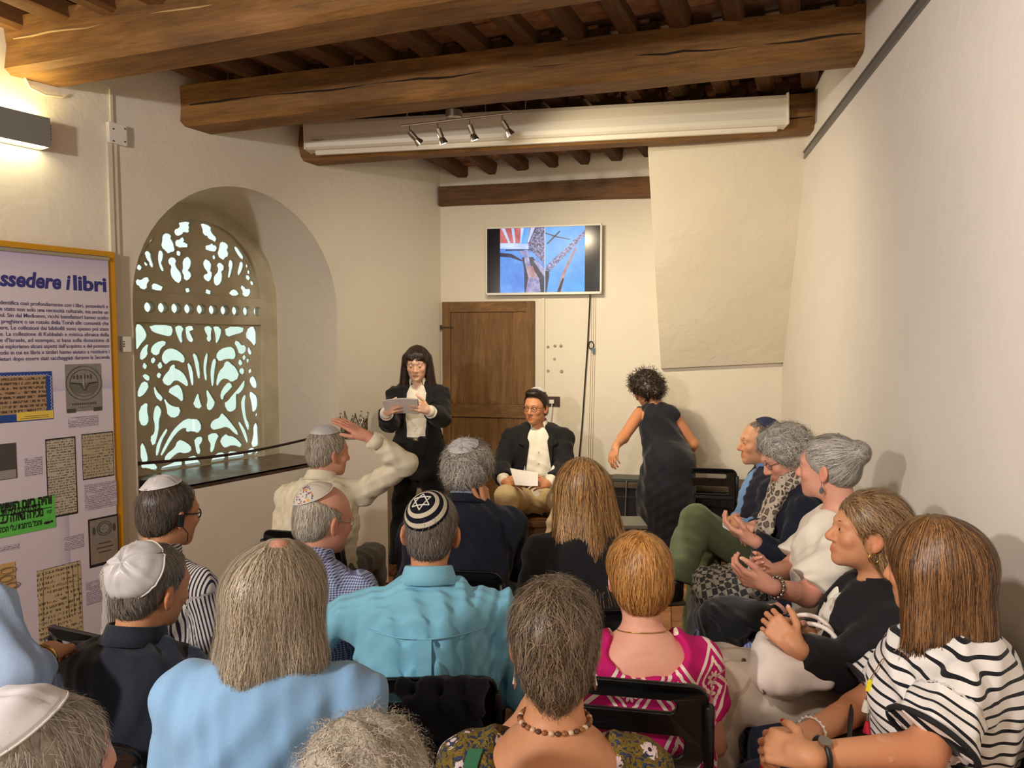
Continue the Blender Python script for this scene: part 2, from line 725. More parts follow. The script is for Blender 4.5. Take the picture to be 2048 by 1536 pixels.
TY_R = L_pix(514, 560, GD)[0]
TY_L = 2 * g_c - TY_R
TY_B = L_pix(400, 590, GD)[1]
TR_B = L_pix(400, 648, GD)[1]
ty_rad = 0.5 * (TY_R - TY_L)
TY_TOP = L_pix(380, 440, GD)[1]
U = [
    [(568, 252), (700, 262), (672, 300), (692, 318), (678, 335), (690, 375), (615, 360), (618, 388), (540, 415), (520, 368), (560, 358), (595, 322)],
    [(830, 282), (950, 322), (940, 360), (975, 420), (1012, 450), (1000, 485), (960, 460), (915, 440), (912, 410), (862, 402), (858, 340)],
    [(278, 402), (225, 495), (205, 470)], [(190, 490), (180, 550), (140, 552)],
    [(385, 430), (420, 410), (480, 420), (462, 450), (500, 510), (508, 560), (520, 592), (480, 595), (440, 620), (420, 590), (370, 550), (385, 490)],
    [(535, 490), (580, 490), (600, 462), (638, 458), (610, 500), (640, 515), (690, 545), (640, 540), (540, 545)],
    [(585, 605), (585, 655), (535, 630)], [(105, 620), (120, 650), (90, 650)], [(62, 700), (105, 715), (65, 722)],
    [(75, 780), (130, 785), (115, 815), (85, 808)], [(172, 615), (230, 625), (230, 680), (270, 795), (240, 775), (195, 680)],
    [(185, 730), (202, 748), (185, 766), (168, 748)],
    [(345, 600), (380, 620), (372, 700), (350, 740), (390, 830), (375, 835), (345, 770), (332, 680)],
    [(445, 730), (480, 690), (540, 705), (520, 750), (540, 810), (600, 880), (590, 965), (540, 960), (490, 900), (480, 840), (495, 780)],
    [(622, 720), (680, 680), (712, 720), (700, 790), (665, 830), (720, 880), (690, 930), (635, 935), (640, 890), (615, 850), (630, 810)],
    [(890, 710), (950, 745), (945, 810), (935, 840), (965, 870), (935, 955), (885, 935), (862, 900), (910, 890), (920, 850), (880, 800), (862, 750)],
    [(1020, 770), (1070, 752), (1110, 800), (1065, 840), (1080, 880), (1070, 970), (1020, 1000), (992, 985), (990, 910), (1035, 870), (1045, 800)],
    [(1178, 705), (1205, 740), (1200, 790), (1170, 910), (1155, 915), (1175, 800), (1160, 780)],
    [(1298, 740), (1328, 745), (1320, 800), (1290, 870), (1265, 880), (1285, 800)],
    [(1225, 545), (1290, 600), (1340, 695), (1300, 680), (1250, 610)],
    [(1065, 505), (1130, 520), (1155, 550), (1130, 580), (1160, 650), (1120, 660), (1100, 700), (1030, 655), (1055, 570)],
    [(865, 565), (950, 545), (960, 520), (990, 555), (1020, 550), (1005, 595), (950, 590)], [(975, 660), (1005, 672), (980, 700)],
    [(1372, 765), (1385, 790), (1365, 790)], [(1385, 840), (1415, 855), (1385, 865)], [(1365, 900), (1415, 910), (1395, 940), (1370, 925)],
    [(1410, 980), (1440, 962), (1452, 1005)],
    [(1298, 1020), (1340, 1030), (1375, 1075), (1410, 1055), (1415, 1090), (1390, 1128), (1325, 1122), (1335, 1080)],
    [(1160, 1112), (1200, 1075), (1250, 1075), (1285, 1116)], [(895, 1065), (970, 1096), (890, 1094)], [(690, 1050), (700, 1076), (635, 1072)],
    [(255, 1046), (260, 1010), (300, 1000), (410, 1054)],
    [(65, 980), (90, 945), (120, 970), (170, 930), (225, 932), (185, 985), (190, 1040), (120, 1034), (110, 1005)],
]
LO = [
    [(50, 50), (100, 52), (140, 110), (155, 158), (100, 220), (65, 275), (52, 270)],
    [(175, 60), (395, 62), (405, 100), (390, 150), (300, 130), (215, 105)], [(430, 65), (515, 70), (485, 130), (500, 235), (465, 180), (440, 110)],
    [(530, 65), (625, 75), (560, 100), (580, 150), (610, 210), (548, 190), (535, 120)],
    [(708, 70), (785, 72), (770, 120), (775, 205), (730, 190), (745, 150), (720, 110)],
    [(795, 68), (872, 80), (865, 150), (822, 235), (820, 150), (808, 100)], [(905, 75), (1095, 78), (1080, 110), (1000, 130), (922, 158)],
    [(1135, 75), (1203, 75), (1203, 268), (1150, 190), (1100, 155)], [(993, 205), (1045, 215), (1070, 255), (1110, 250), (1105, 310), (1040, 318), (1030, 270)],
    [(1135, 250), (1170, 340), (1125, 310)], [(820, 345), (860, 290), (930, 270), (990, 270), (1012, 330), (1000, 370), (930, 358), (850, 390)],
    [(250, 225), (310, 210), (350, 220), (290, 260), (270, 335), (200, 315), (205, 265)], [(175, 225), (155, 280), (165, 335), (95, 390), (100, 300)],
    [(305, 345), (335, 295), (400, 282), (470, 310), (520, 360), (515, 410), (450, 375), (390, 375), (340, 420), (310, 390)],
    [(205, 370), (240, 372), (230, 405), (200, 405)], [(130, 410), (165, 455), (120, 460)], [(290, 400), (310, 460), (255, 450)],
    [(115, 525), (180, 540), (180, 580), (140, 560)], [(298, 512), (280, 558), (245, 525)],
    [(385, 450), (430, 430), (420, 470), (500, 505), (545, 580), (555, 640), (490, 590), (430, 560), (375, 630), (305, 590), (330, 535), (375, 490)],
    [(545, 395), (595, 470), (605, 620), (590, 625), (565, 500)], [(595, 300), (650, 370), (670, 555), (650, 560), (625, 430)],
    [(742, 300), (735, 400), (722, 470), (735, 570), (720, 580), (702, 480), (710, 380)],
    [(800, 378), (825, 385), (805, 480), (795, 640), (780, 620), (770, 500), (785, 410)],
    [(905, 410), (945, 405), (980, 440), (1010, 460), (1050, 545), (970, 590), (915, 545), (870, 570), (832, 635), (825, 600), (850, 500), (900, 450)],
    [(1075, 350), (1110, 345), (1100, 378), (1082, 375)], [(1045, 380), (1068, 395), (1078, 425), (1035, 425)], [(1125, 360), (1142, 400), (1112, 402)],
    [(1135, 480), (1170, 480), (1140, 512)], [(1040, 480), (1090, 465), (1090, 515), (1060, 510)],
    [(120, 590), (180, 620), (140, 700), (75, 740), (75, 680)], [(225, 620), (250, 690), (310, 750), (300, 775), (240, 730)],
    [(320, 740), (360, 810), (420, 845), (485, 850), (455, 930), (360, 915), (350, 830)],
    [(360, 680), (420, 640), (465, 628), (500, 690), (505, 790), (460, 740), (400, 705)],
    [(650, 700), (660, 770), (690, 850), (600, 820), (630, 745)], [(730, 660), (790, 760), (815, 800), (770, 865), (730, 840), (745, 760), (735, 720)],
    [(940, 600), (980, 630), (960, 655), (895, 720), (890, 765), (862, 740), (880, 670)],
    [(1100, 570), (1090, 650), (1040, 705), (1012, 700), (1015, 820), (1010, 855), (940, 880), (900, 800), (930, 790), (985, 720), (1040, 660)],
    [(1180, 540), (1210, 600), (1210, 655), (1165, 630), (1140, 570)],
    [(1110, 710), (1095, 800), (1110, 950), (1140, 1000), (1135, 1070), (1090, 960), (1060, 800), (1080, 740)],
    [(1140, 695), (1170, 700), (1218, 745), (1218, 840), (1175, 890), (1165, 800)], [(1215, 890), (1215, 918), (1198, 918)],
    [(85, 850), (165, 790), (155, 870), (175, 960), (150, 1010), (90, 990)],
    [(245, 815), (285, 850), (295, 885), (270, 960), (270, 1060), (225, 1225), (190, 1130), (235, 1090), (240, 1000), (220, 930)],
    [(350, 1035), (355, 1060), (300, 1150), (262, 1300), (245, 1290), (260, 1180)],
    [(530, 955), (600, 965), (650, 960), (685, 1030), (650, 1080), (600, 1050), (535, 1070), (540, 1020), (480, 1040), (400, 1130), (300, 1305), (290, 1290), (380, 1110), (440, 1030)],
    [(875, 895), (940, 960), (1050, 1105), (1000, 1080), (930, 1010), (870, 1030), (800, 1045), (765, 1020), (790, 970), (850, 950)],
    [(1025, 955), (1070, 1010), (1110, 1080), (1130, 1175), (1115, 1170), (1080, 1080)],
    [(1215, 970), (1224, 1180), (1224, 1200), (1155, 1215), (1185, 1100), (1180, 1020)],
    [(745, 1100), (855, 1095), (815, 1170), (800, 1250), (765, 1270), (775, 1180), (750, 1150)],
    [(615, 1140), (690, 1125), (685, 1170), (655, 1200), (675, 1275), (640, 1280), (625, 1200)],
    [(860, 1150), (920, 1095), (940, 1125), (1000, 1130), (1070, 1200), (1060, 1215), (985, 1185), (910, 1220), (880, 1195)],
    [(330, 1345), (340, 1300), (430, 1230), (450, 1165), (500, 1165), (580, 1215), (585, 1255), (520, 1270), (470, 1255), (400, 1310), (350, 1370)],
    [(100, 1160), (140, 1230), (165, 1330), (160, 1355), (105, 1360)], [(105, 1378), (210, 1374), (255, 1412), (250, 1465), (170, 1405), (110, 1412)],
    [(300, 1420), (400, 1385), (450, 1352), (495, 1364), (490, 1430), (400, 1440), (320, 1495), (295, 1485)],
    [(570, 1320), (630, 1310), (660, 1390), (690, 1435), (600, 1420), (530, 1425), (525, 1350)],
    [(815, 1290), (900, 1275), (905, 1355), (850, 1400), (770, 1420), (775, 1380)], [(930, 1270), (1000, 1275), (1090, 1290), (1095, 1375), (1040, 1350), (930, 1380), (945, 1320)],
    [(1125, 1240), (1205, 1235), (1160, 1290), (1135, 1345)], [(1224, 1260), (1224, 1352), (1170, 1340)],
]
GT = 0.022


def grow(pl, e):
    n = len(pl)
    ar = sum(pl[i][0] * pl[(i + 1) % n][1] - pl[(i + 1) % n][0] * pl[i][1] for i in range(n))
    sg = 1.0 if ar > 0 else -1.0
    out = []
    for i in range(n):
        a, b = pl[i - 1], pl[(i + 1) % n]
        tx, ty = b[0] - a[0], b[1] - a[1]
        L_ = math.hypot(tx, ty) + 1e-9
        out.append((pl[i][0] + sg * ty / L_ * e, pl[i][1] - sg * tx / L_ * e))
    return out


ty_h = [grow(chaikin(z1(p), 1), 0.0100) for p in U]
ty_h2 = []
for p in ty_h:
    q = []
    for a, b in p:
        b = max(b, TY_B + 0.004)
        k = math.hypot((a - g_c) / (ty_rad * 0.97), (b - TY_B) / ((TY_TOP - TY_B) * 0.985))
        if k > 1:
            a, b = g_c + (a - g_c) / k, TY_B + (b - TY_B) / k
        q.append((a, b))
    ty_h2.append(q)
poly_solid('tympanum_panel', arch(g_c, ty_rad, TY_B, TY_B - 0.004, 36, TY_TOP - TY_B), ty_h2, GT, GP(-0.008), GRILLE_M, win, 0.0)
cz = 0.5 * (TY_B + TR_B)
cs = [L_pix(260 + x / 5.907, 400 + 1270 / 5.907, GD)[0] for x in (192, 352, 512, 660, 806, 948, 1088, 1226, 1352, 1470)]
step_c = (cs[-1] - cs[0]) / 9
circ = []
for k in range(-2, 10):
    c0 = cs[0] + step_c * k
    circ.append([(c0 + 0.034 * math.cos(a), cz + 0.034 * math.sin(a)) for a in np.linspace(0, 2 * math.pi, 20, endpoint=False)])
circ = [c for c in circ if min(x for x, y in c) > TY_L + 0.01 and max(x for x, y in c) < TY_R + 0.012]
poly_solid('transom', [(TY_L - .012, TR_B), (TY_R + .012, TR_B), (TY_R + .012, TY_B), (TY_L - .012, TY_B)], circ, 0.05, GP(-0.014), GRILLE_M, win, 0.003)
lo_h = []
for p in LO:
    q = grow(chaikin(z2(p), 1), 0.0085)
    q = [(min(max(a, TY_L + 0.008), TY_R - 0.006), min(b, TR_B - 0.006)) for a, b in q]
    lo_h.append(q)
poly_solid('lower_panel', [(TY_L, SILL), (TY_R, SILL), (TY_R, TR_B), (TY_L, TR_B)], lo_h, GT, GP(-0.008), GRILLE_M, win, 0.0)
fr_out = arch(g_c, g_rad + 0.03, g_spr, SILL - 0.01)
fr_in = arch(g_c, ty_rad, TY_B, SILL + 0.002, 28, TY_TOP - TY_B)
poly_solid('window_frame', fr_out, [fr_in], 0.07, GP(-0.03), GRILLE_M, win, 0.004)
t = NT('window_glass')
gl = t.n('BsdfGlossy')
gl.inputs['Roughness'].default_value = 0.05
tr = t.n('BsdfTransparent')
tr.inputs[0].default_value = (0.93, 0.97, 0.95, 1)
mx = t.n('MixShader')
mx.inputs[0].default_value = 0.06
t.l(tr.outputs[0], mx.inputs[1])
t.l(gl.outputs[0], mx.inputs[2])
t.l(mx.outputs[0], t.out.inputs[0])
GLASS_W = t.m
gmb = MB()
for (a0, a1, b0, b1) in ((TY_L + .01, g_c - .01, SILL + .01, TR_B), (g_c + .01, TY_R - .01, SILL + .01, TR_B)):
    pane = MB()
    c0 = [LWP(a0, b0, GD - .1) - win_off, LWP(a1, b0, GD - .1) - win_off, LWP(a1, b1, GD - .1) - win_off, LWP(a0, b1, GD - .1) - win_off]
    c1 = [p - LN * 0.004 for p in c0]
    pane.add(c0 + c1, [(0, 1, 2, 3), (7, 6, 5, 4), (0, 4, 5, 1), (1, 5, 6, 2), (2, 6, 7, 3), (3, 7, 4, 0)])
    pane.build('pane', GLASS_W, win)

# ---- back wall, right wall, rear wall
wb = MB()
c0 = [BWP(-0.15, -.05), BWP(s_bc + .15, -.05), BWP(s_bc + .15, HZ), BWP(-0.15, HZ)]
c1 = [p - BN * 0.12 for p in c0]
BOXF = [(0, 1, 2, 3), (7, 6, 5, 4), (0, 4, 5, 1), (1, 5, 6, 2), (2, 6, 7, 3), (3, 7, 4, 0)]
wb.add(c0 + c1, BOXF)
wall_back = tag(wb.build('wall_back', PLASTER), 'white plastered end wall carrying the television', kind='structure')
wr = MB()
c0 = [RWP(REAR / RT[1] - .2, -.05), RWP(s_rc + .12, -.05), RWP(s_rc + .12, HZ), RWP(REAR / RT[1] - .2, HZ)]
wr.add(c0 + [p - RN * 0.12 for p in c0], BOXF)
wall_right = tag(wr.build('wall_right', PLASTER_R), 'smooth white side wall behind the row of seated women', kind='structure')
wq = MB()
c0 = [V3(-7, REAR, -.05), V3(2.2, REAR, -.05), V3(2.2, REAR, HZ), V3(-7, REAR, HZ)]
wq.add(c0 + [p - V3(0, .12, 0) for p in c0], BOXF)
wall_rear = tag(wq.build('wall_rear', PLASTER), 'white wall behind the photographer', kind='structure')

# ---- chimney hood on the back wall
hd = MB()
a = at(1296, 303, 4.86)
b = at(1607, 276, 4.66) + BT * 0.07
c_ = at(1322, 737, 5.56)
d_ = at(1566, 724, 5.37) + BT * 0.07
bk = lambda p: p - BN * (-1) * 0 + (BN * (-(np.dot(p - BC, BN)) - 0.02))
n_ = 10
rows = []
up = V3(0, 0, 0.22)
for i in range(n_ + 1):
    f = i / n_
    L_ = a + (c_ - a) * f
    R_ = b + (d_ - b) * f
    rows.append([L_ + (R_ - L_) * g + BN * 0.010 * math.sin(5 * f * 3 + 4 * g * 2.1) * math.sin(math.pi * f) for g in np.linspace(0, 1, 7)])
rows = [[p + up + (-BN) * 0.0 for p in rows[0]]] + rows
vs, fs = [], []
for r_ in rows:
    vs += r_
m7 = 7
for i in range(len(rows) - 1):
    for j in range(6):
        fs.append((i * m7 + j, (i + 1) * m7 + j, (i + 1) * m7 + j + 1, i * m7 + j + 1))
nb = len(vs)
# back copies of the left, right and bottom edges
le = [i * m7 for i in range(len(rows))]
re = [i * m7 + 6 for i in range(len(rows))]
be = [(len(rows) - 1) * m7 + j for j in range(7)]
for i in le + re + be:
    vs.append(bk(vs[i]))
for k in range(len(le) - 1):
    fs.append((le[k], nb + k, nb + k + 1, le[k + 1]))
    fs.append((re[k], re[k + 1], nb + len(le) + k + 1, nb + len(le) + k))
o2 = nb + 2 * len(le)
for k in range(6):
    fs.append((be[k], o2 + k, o2 + k + 1, be[k + 1]))
hood = MB().add(vs, fs).build('chimney_hood', PLASTER_HOOD, wall_back, smooth=False)
auto_smooth(hood, 0.6)

# ---- ceiling: slab, tiles, joists, main beams
ceil_o = MB().box((-2, 1.8, HZ + 0.06), (5.2, 5.0, 0.06)).build('ceiling', plain('ceiling_back', rgb(120, 96, 76), 0.9, var=0.2, bscale=6))
tag(ceil_o, 'timber ceiling of heavy beams and joists with terracotta tiles', kind='structure')


def wob_beam(name, p0, p1, w, h, mat, amp=0.008, cham=0.025, seg=26, seed=0, flare=0.0):
    """p0,p1: centre of the underside at each end; local X along the beam"""
    p0, p1 = np.asarray(p0, float), np.asarray(p1, float)
    d = p1 - p0
    L = np.linalg.norm(d)
    ux = d / L
    uy = unit(np.cross(V3(0, 0, 1), ux))
    uz = np.cross(ux, uy)
    rs = np.random.RandomState(seed)
    prof = [(-w / 2 + cham, 0), (w / 2 - cham, 0), (w / 2, cham), (w / 2, h * .5), (w / 2, h), (-w / 2, h), (-w / 2, h * .5), (-w / 2, cham)]
    n = len(prof)
    ph = rs.rand(n, 3) * 6.28
    vs = []
    for i in range(seg + 1):
        x = L * i / seg
        for k, (y, z) in enumerate(prof):
            q = amp * (math.sin(x * 2.1 + ph[k, 0]) * .6 + math.sin(x * 5.3 + ph[k, 1]) * .3 + math.sin(x * 11 + ph[k, 2]) * .15)
            vs.append((x, y + q, z + (q * .8 if z < h * .9 else 0)))
    fs = []
    for i in range(seg):
        for k in range(n):
            k2 = (k + 1) % n
            fs.append((i * n + k, (i + 1) * n + k, (i + 1) * n + k2, i * n + k2))
    fs.append(tuple(range(n - 1, -1, -1))[::-1])
    fs.append(tuple(seg * n + k for k in range(n))[::-1])
    me = mesh_np(name, np.array(vs), fs, False)
    bm = bmesh.new()
    bm.from_mesh(me)
    bmesh.ops.recalc_face_normals(bm, faces=bm.faces)
    bm.to_mesh(me)
    bm.free()
    o = link(name, me, mat, ceil_o)
    M = Matrix(((ux[0], uy[0], uz[0], p0[0]), (ux[1], uy[1], uz[1], p0[1]), (ux[2], uy[2], uz[2], p0[2]), (0, 0, 0, 1)))
    o.matrix_world = M
    o.matrix_parent_inverse = ceil_o.matrix_world.inverted()
    auto_smooth(o, 0.5)
    return o


def extend(p, q, a, b):
    p, q = np.asarray(p, float), np.asarray(q, float)
    u = unit(q - p)
    return p - u * a, q + u * b


B1 = extend((-2.235, 3.41, 2.868), (1.50, 2.477, 3.03), 0.10, 0.12)
B2 = extend((-1.782, 4.12, 2.850), (1.655, 3.465, 2.985), 0.10, 0.06)
B3 = extend((-1.341, 4.81, 2.832), (1.874, 4.52, 2.950), 0.10, 0.06)
BEAM_DEFS = [(B1, 0.235, 0.24, BEAM_L), (B2, 0.205, 0.215, BEAM_L), (B3, 0.17, 0.22, BEAM_L)]
for k, ((p, q), w, h, m) in enumerate(BEAM_DEFS):
    b_ = wob_beam('beam', p, q, w, h, m, seed=k + 3, amp=0.010)
    Lb = np.linalg.norm(q - p)
    ck = []
    rs_ = np.random.RandomState(k + 60)
    zc = h * (0.62, 0.50, 0.5)[k]
    for i in range(40):
        f = i / 39
        zc += rs_.normal() * 0.004
        ck.append((0.12 + (Lb - 0.2) * f, -w / 2 - 0.001 + 0.003 * math.sin(f * 9), zc))
    MB().tube(ck, [0.0035 + 0.0025 * math.sin(i * 0.9) for i in range(40)], 5).build('crack', plain('crack_dark', rgb(34, 22, 12), 0.9) if k else plain('crack_pale', rgb(176, 150, 104), 0.9), b_)
# beams behind the photographer
wob_beam('beam', (-3.6, 1.75, 2.86), (1.3, 1.0, 3.02), 0.23, 0.24, BEAM_L, seed=8)
wob_beam('beam', (-4.9, -0.2, 2.86), (0.95, -0.9, 3.0), 0.23, 0.24, BEAM_L, seed=9)


def zj(x, y):
    return 3.132 + 0.037 * x - 0.088 * max(0.0, y - 4.6)


JD = V3(0.42, 1, 0)


def beam_y(B, x):
    p, q = B
    return p[1] + (q[1] - p[1]) * (x - p[0]) / (q[0] - p[0])


def line_hit(p, d, a, b):
    """2D: distance t along p+d*t to the line a-b"""
    n = np.array([-(b[1] - a[1]), b[0] - a[0]])
    den = n[0] * d[0] + n[1] * d[1]
    return (n[0] * (a[0] - p[0]) + n[1] * (a[1] - p[1])) / den


bays = [((B1[0], B1[1]), (B2[0], B2[1])), ((B2[0], B2[1]), (B3[0], B3[1])), ((B3[0], B3[1]), (BWP(0, 0), BWP(1, 0))),
        (((-3.6, 1.75), (1.3, 1.0)), (B1[0], B1[1]))]
tb = MB().box((0, 0, 0.02), (0.13, 0.078, 0.014), bev=0.004)
tile_me = mesh_np('ceiling_tile', np.array(tb.v), tb.f, False)
tile_me.materials.append(TERRA_C)
n_tile = 0
jx = MB().box((0.5, 0, 0.045), (0.5, 0.045, 0.045), bev=0.0)
for bi, (A, Bq) in enumerate(bays):
    for k in range(-16, 12):
        x0 = k * 0.268 + 0.05 + bi * 0.09
        base = V3(x0, 3.0, 0)
        t0 = line_hit(base, JD, A[0], A[1])
        t1 = line_hit(base, JD, Bq[0], Bq[1])
        p0 = base + JD * t0
        p1 = base + JD * t1
        mid_p = 0.5 * (p0 + p1)
        if np.dot(mid_p - LW0, LN) < -0.25 or np.dot(mid_p - RW0, RN) < -0.05:
            continue
        ex = 0.0 if bi != 2 else 0.03
        u_ = unit(p1 - p0)
        p1 = p1 + u_ * ex
        # keep the joist inside the side walls
        tl_, tr_ = 0.0, 1.0
        for f in np.linspace(0, 1, 41):
            q = p0 + (p1 - p0) * f
            if np.dot(q - LW0, LN) < -0.03:
                tl_ = max(tl_, f)
        for f in np.linspace(1, 0, 41):
            q = p0 + (p1 - p0) * f
            if np.dot(q - RW0, RN) < -0.03:
                tr_ = min(tr_, f)
        if tr_ - tl_ < 0.1:
            continue
        q0 = p0 + (p1 - p0) * tl_
        q1 = p0 + (p1 - p0) * tr_
        q0[2] = zj(q0[0], q0[1])
        q1[2] = zj(q1[0], q1[1])
        wob_beam('joist', q0, q1, 0.085 + 0.02 * rnd.random(), 0.085, JOIST_M, amp=0.006, cham=0.018, seg=5, seed=100 + bi * 40 + k)
        # terracotta tiles lying on the joists, between this one and the next
        if bi < 3:
            L = np.linalg.norm(p1 - p0)
            nt = int(L / 0.16)
            for i in range(nt):
                q = p0 + u_ * (0.08 + i * 0.16) + V3(0.134, 0, 0)
                if np.dot(q - LW0, LN) < 0.0 or np.dot(q - RW0, RN) < 0.0 or np.dot(q - BC, BN) < 0.02:
                    continue
                if n_tile >= 295:
                    continue
                n_tile += 1
                o = link('ceiling_tile', tile_me, None, ceil_o,
                         (q[0], q[1], zj(q[0], q[1]) + 0.070 + rnd.uniform(-.004, .004)))
                o.rotation_euler = (0.03, -0.037, math.atan2(u_[1], u_[0]) - math.pi / 2 + rnd.uniform(-.02, .02))
                o.location[2] += 0
# plaster bedding above the tiles
bed = MB()
gx = np.linspace(-6, 2.4, 12)
gy = np.linspace(-2.5, 6.3, 12)
vs = [(x, y, zj(x, y) + 0.112) for y in gy for x in gx]
fs = [(j * 12 + i, j * 12 + i + 1, (j + 1) * 12 + i + 1, (j + 1) * 12 + i) for j in range(11) for i in range(11)]
bed.add(vs, fs)
bed.build('bedding', plain('lime_bedding', rgb(128, 100, 78), 0.9, bump=0.4, bscale=30, var=0.2), ceil_o)

# wall plate beam on the back wall
s0, zb0 = B_pix(878, 412, 0.06)
s1, zb1 = B_pix(1300, 395, 0.06)
h_b = 0.155
pl_b = wob_beam('wall_plate', BWP(s0, zb0, 0.0), BWP(s1 + 0.25, zb1 + .01, 0.0), 0.13, h_b, BEAM_D, seed=21, amp=0.010, cham=0.015)

# ---- floor level details of the wall: trims
rail = MB()
z_r = R_pix(1605, 325)[1]
sA, sB = 0.6, R_pix(1605, 325)[0]
z_a = R_pix(1862, 0)[1]
sl_a = (z_r - z_a) / (R_pix(1605, 325)[0] - R_pix(1862, 0)[0])
for s_, e_ in ((sA, sB),):
    za, zb = z_r + (sA - sB) * sl_a, z_r
    q = [RWP(sA, za, 0.0), RWP(sB, zb, 0.0), RWP(sB, zb, 0.012), RWP(sA, za, 0.012)]
    rail.add(q + [x + V3(0, 0, 0.035) for x in q], BOXF)
    q = [RWP(sA, za + .035, 0.0), RWP(sB, zb + .035, 0.0), RWP(sB, zb + .035, 0.02), RWP(sA, za + .035, 0.02)]
    rail.add(q + [x + V3(0, 0, 0.008) for x in q], BOXF)
tr1 = tag(rail.build('trim_1', plain('rail_alu', rgb(132, 130, 128), 0.45, 0.5)), 'thin grey picture-hanging rail along the right wall', kind='structure')

# ---- wooden door on the back wall
dl, dt = B_pix(884, 604, 0.03)
dr, _ = B_pix(1069, 603, 0.03)
DW, DH = dr - dl, dt
door = tag(empty('door_1', tuple(BWP(0.5 * (dl + dr), 0, 0))), 'old brown wooden panelled door behind the two speakers', kind='structure')
do = BWP(0.5 * (dl + dr), 0, 0)
ang_b = math.atan2(BT[1], BT[0])
RB = np.array([[BT[0], -BN[0] * -1, 0], [BT[1], -BN[1] * -1, 0], [0, 0, 1.0]])
RB = np.stack([BT, -BN, V3(0, 0, 1)], axis=1)      # local x along wall, y into wall, z up


def dbox(name, s0_, s1_, z0_, z1_, d0, d1, mat, par, off, bev=0.004):
    c = BWP(0.5 * (s0_ + s1_), 0.5 * (z0_ + z1_), 0.5 * (d0 + d1)) - off
    return MB().box(c, (0.5 * (s1_ - s0_), 0.5 * (d1 - d0), 0.5 * (z1_ - z0_)), RB, bev).build(name, mat, par)


zl1, zl0 = B_pix(950, 808, .03)[1], B_pix(950, 834, .03)[1]
st = 0.072
dbox('stile', dl, dl + st, 0.01, dt, 0.0, 0.035, DOOR_M, door, do)
dbox('stile', dr - st, dr, 0.01, dt, 0.0, 0.035, DOOR_M, door, do)
DOOR_H = mat_wood('door_wood_rail', rgb(78, 52, 24), rgb(150, 112, 66), 15.0, (0.07, 1, 1))
dbox('rail', dl + st, dr - st, dt - 0.085, dt, 0.0, 0.034, DOOR_H, door, do)
dbox('rail', dl + st, dr - st, zl0, zl1, 0.0, 0.034, DOOR_H, door, do)
dbox('rail', dl + st, dr - st, 0.01, 0.2, 0.0, 0.034, DOOR_H, door, do)
dbox('panel', dl + st, dr - st, zl1, dt - 0.085, 0.0, 0.020, DOOR_M, door, do)
dbox('panel', dl + st, dr - st, 0.2, zl0, 0.0, 0.020, DOOR_M, door, do)
IRON = plain('old_iron', rgb(72, 52, 34), 0.6, 0.5)
hz = B_pix(884, 655, .03)[1]
hg = MB().box(BWP(dl + 0.045, hz, 0.037) - do, (0.05, 0.003, 0.008), RB, 0.002)
hg.tube([BWP(dl - 0.01, hz - .02, 0.03) - do, BWP(dl - 0.01, hz + .02, 0.03) - do], 0.008)
hg.build('hinge', IRON, door)
# ================================================================== THINGS
def box_axes(c, h, ax, bev=0.0):
    return MB().box(c, h, ax, bev)


# ---- roller projection screen hung under the third beam
u3 = unit(B3[1] - B3[0])
n3 = unit(V3(u3[1], -u3[0], 0))                    # towards the camera
if n3[1] > 0:
    n3 = -n3
R_S = np.stack([u3, -n3, np.cross(u3, -n3)], axis=1)
pl = at(611, 298, 4.61)
pr = at(1575, 247, 4.337)
sc_c = 0.5 * (pl + pr)
sc_u = unit(pr - pl)
sc_L = np.linalg.norm(pr - pl)
sc_n = unit(np.cross(sc_u, V3(0, 0, 1)))           # towards the camera (-y)
sc_w = np.cross(sc_n, sc_u) * -1
if sc_w[2] < 0:
    sc_w = -sc_w
R_S = np.stack([sc_u, -sc_n, sc_w], axis=1)
scr = tag(empty('projection_screen', tuple(sc_c)), 'long white roller projection screen case fixed to the ceiling beam', 'projection screen')
SCR_M = plain('screen_white', rgb(224, 218, 202), 0.4)
prof = [(0, 0.035), (0.004, 0.012), (0.02, 0.0), (0.11, 0.0), (0.115, 0.178), (0.03, 0.178), (0.006, 0.170), (0.0, 0.15), (0.008, 0.08)]
cs_ = MB()
n_ = len(prof)
for e in (-1, 1):
    for (d, z) in prof:
        cs_.v.append(tuple(R_S @ V3(e * sc_L / 2, d, z)))
for k in range(n_):
    k2 = (k + 1) % n_
    cs_.f.append((k, n_ + k, n_ + k2, k2))
cs_.f.append(tuple(range(n_)))
cs_.f.append(tuple(n_ + k for k in range(n_ - 1, -1, -1)))
o = cs_.build('case', SCR_M, scr)
for e in (-1, 1):
    MB().box(R_S @ V3(e * (sc_L / 2 + 0.004), 0.058, 0.090), (0.006, 0.062, 0.092), R_S, 0.004).build('end_cap', SCR_M, scr)
MB().box(R_S @ V3(-0.0, 0.06, -0.012), (sc_L / 2 - 0.045, 0.012, 0.014), R_S, 0.004).build('bottom_bar', SCR_M, scr)
text_mesh('maker_mark', 'MEDIUM', 0.022, lambda a, b, c: R_S @ V3(-sc_L / 2 + 0.04 + a, -0.001, 0.045 + b), plain('mark_grey', rgb(120, 118, 112), 0.5), scr)

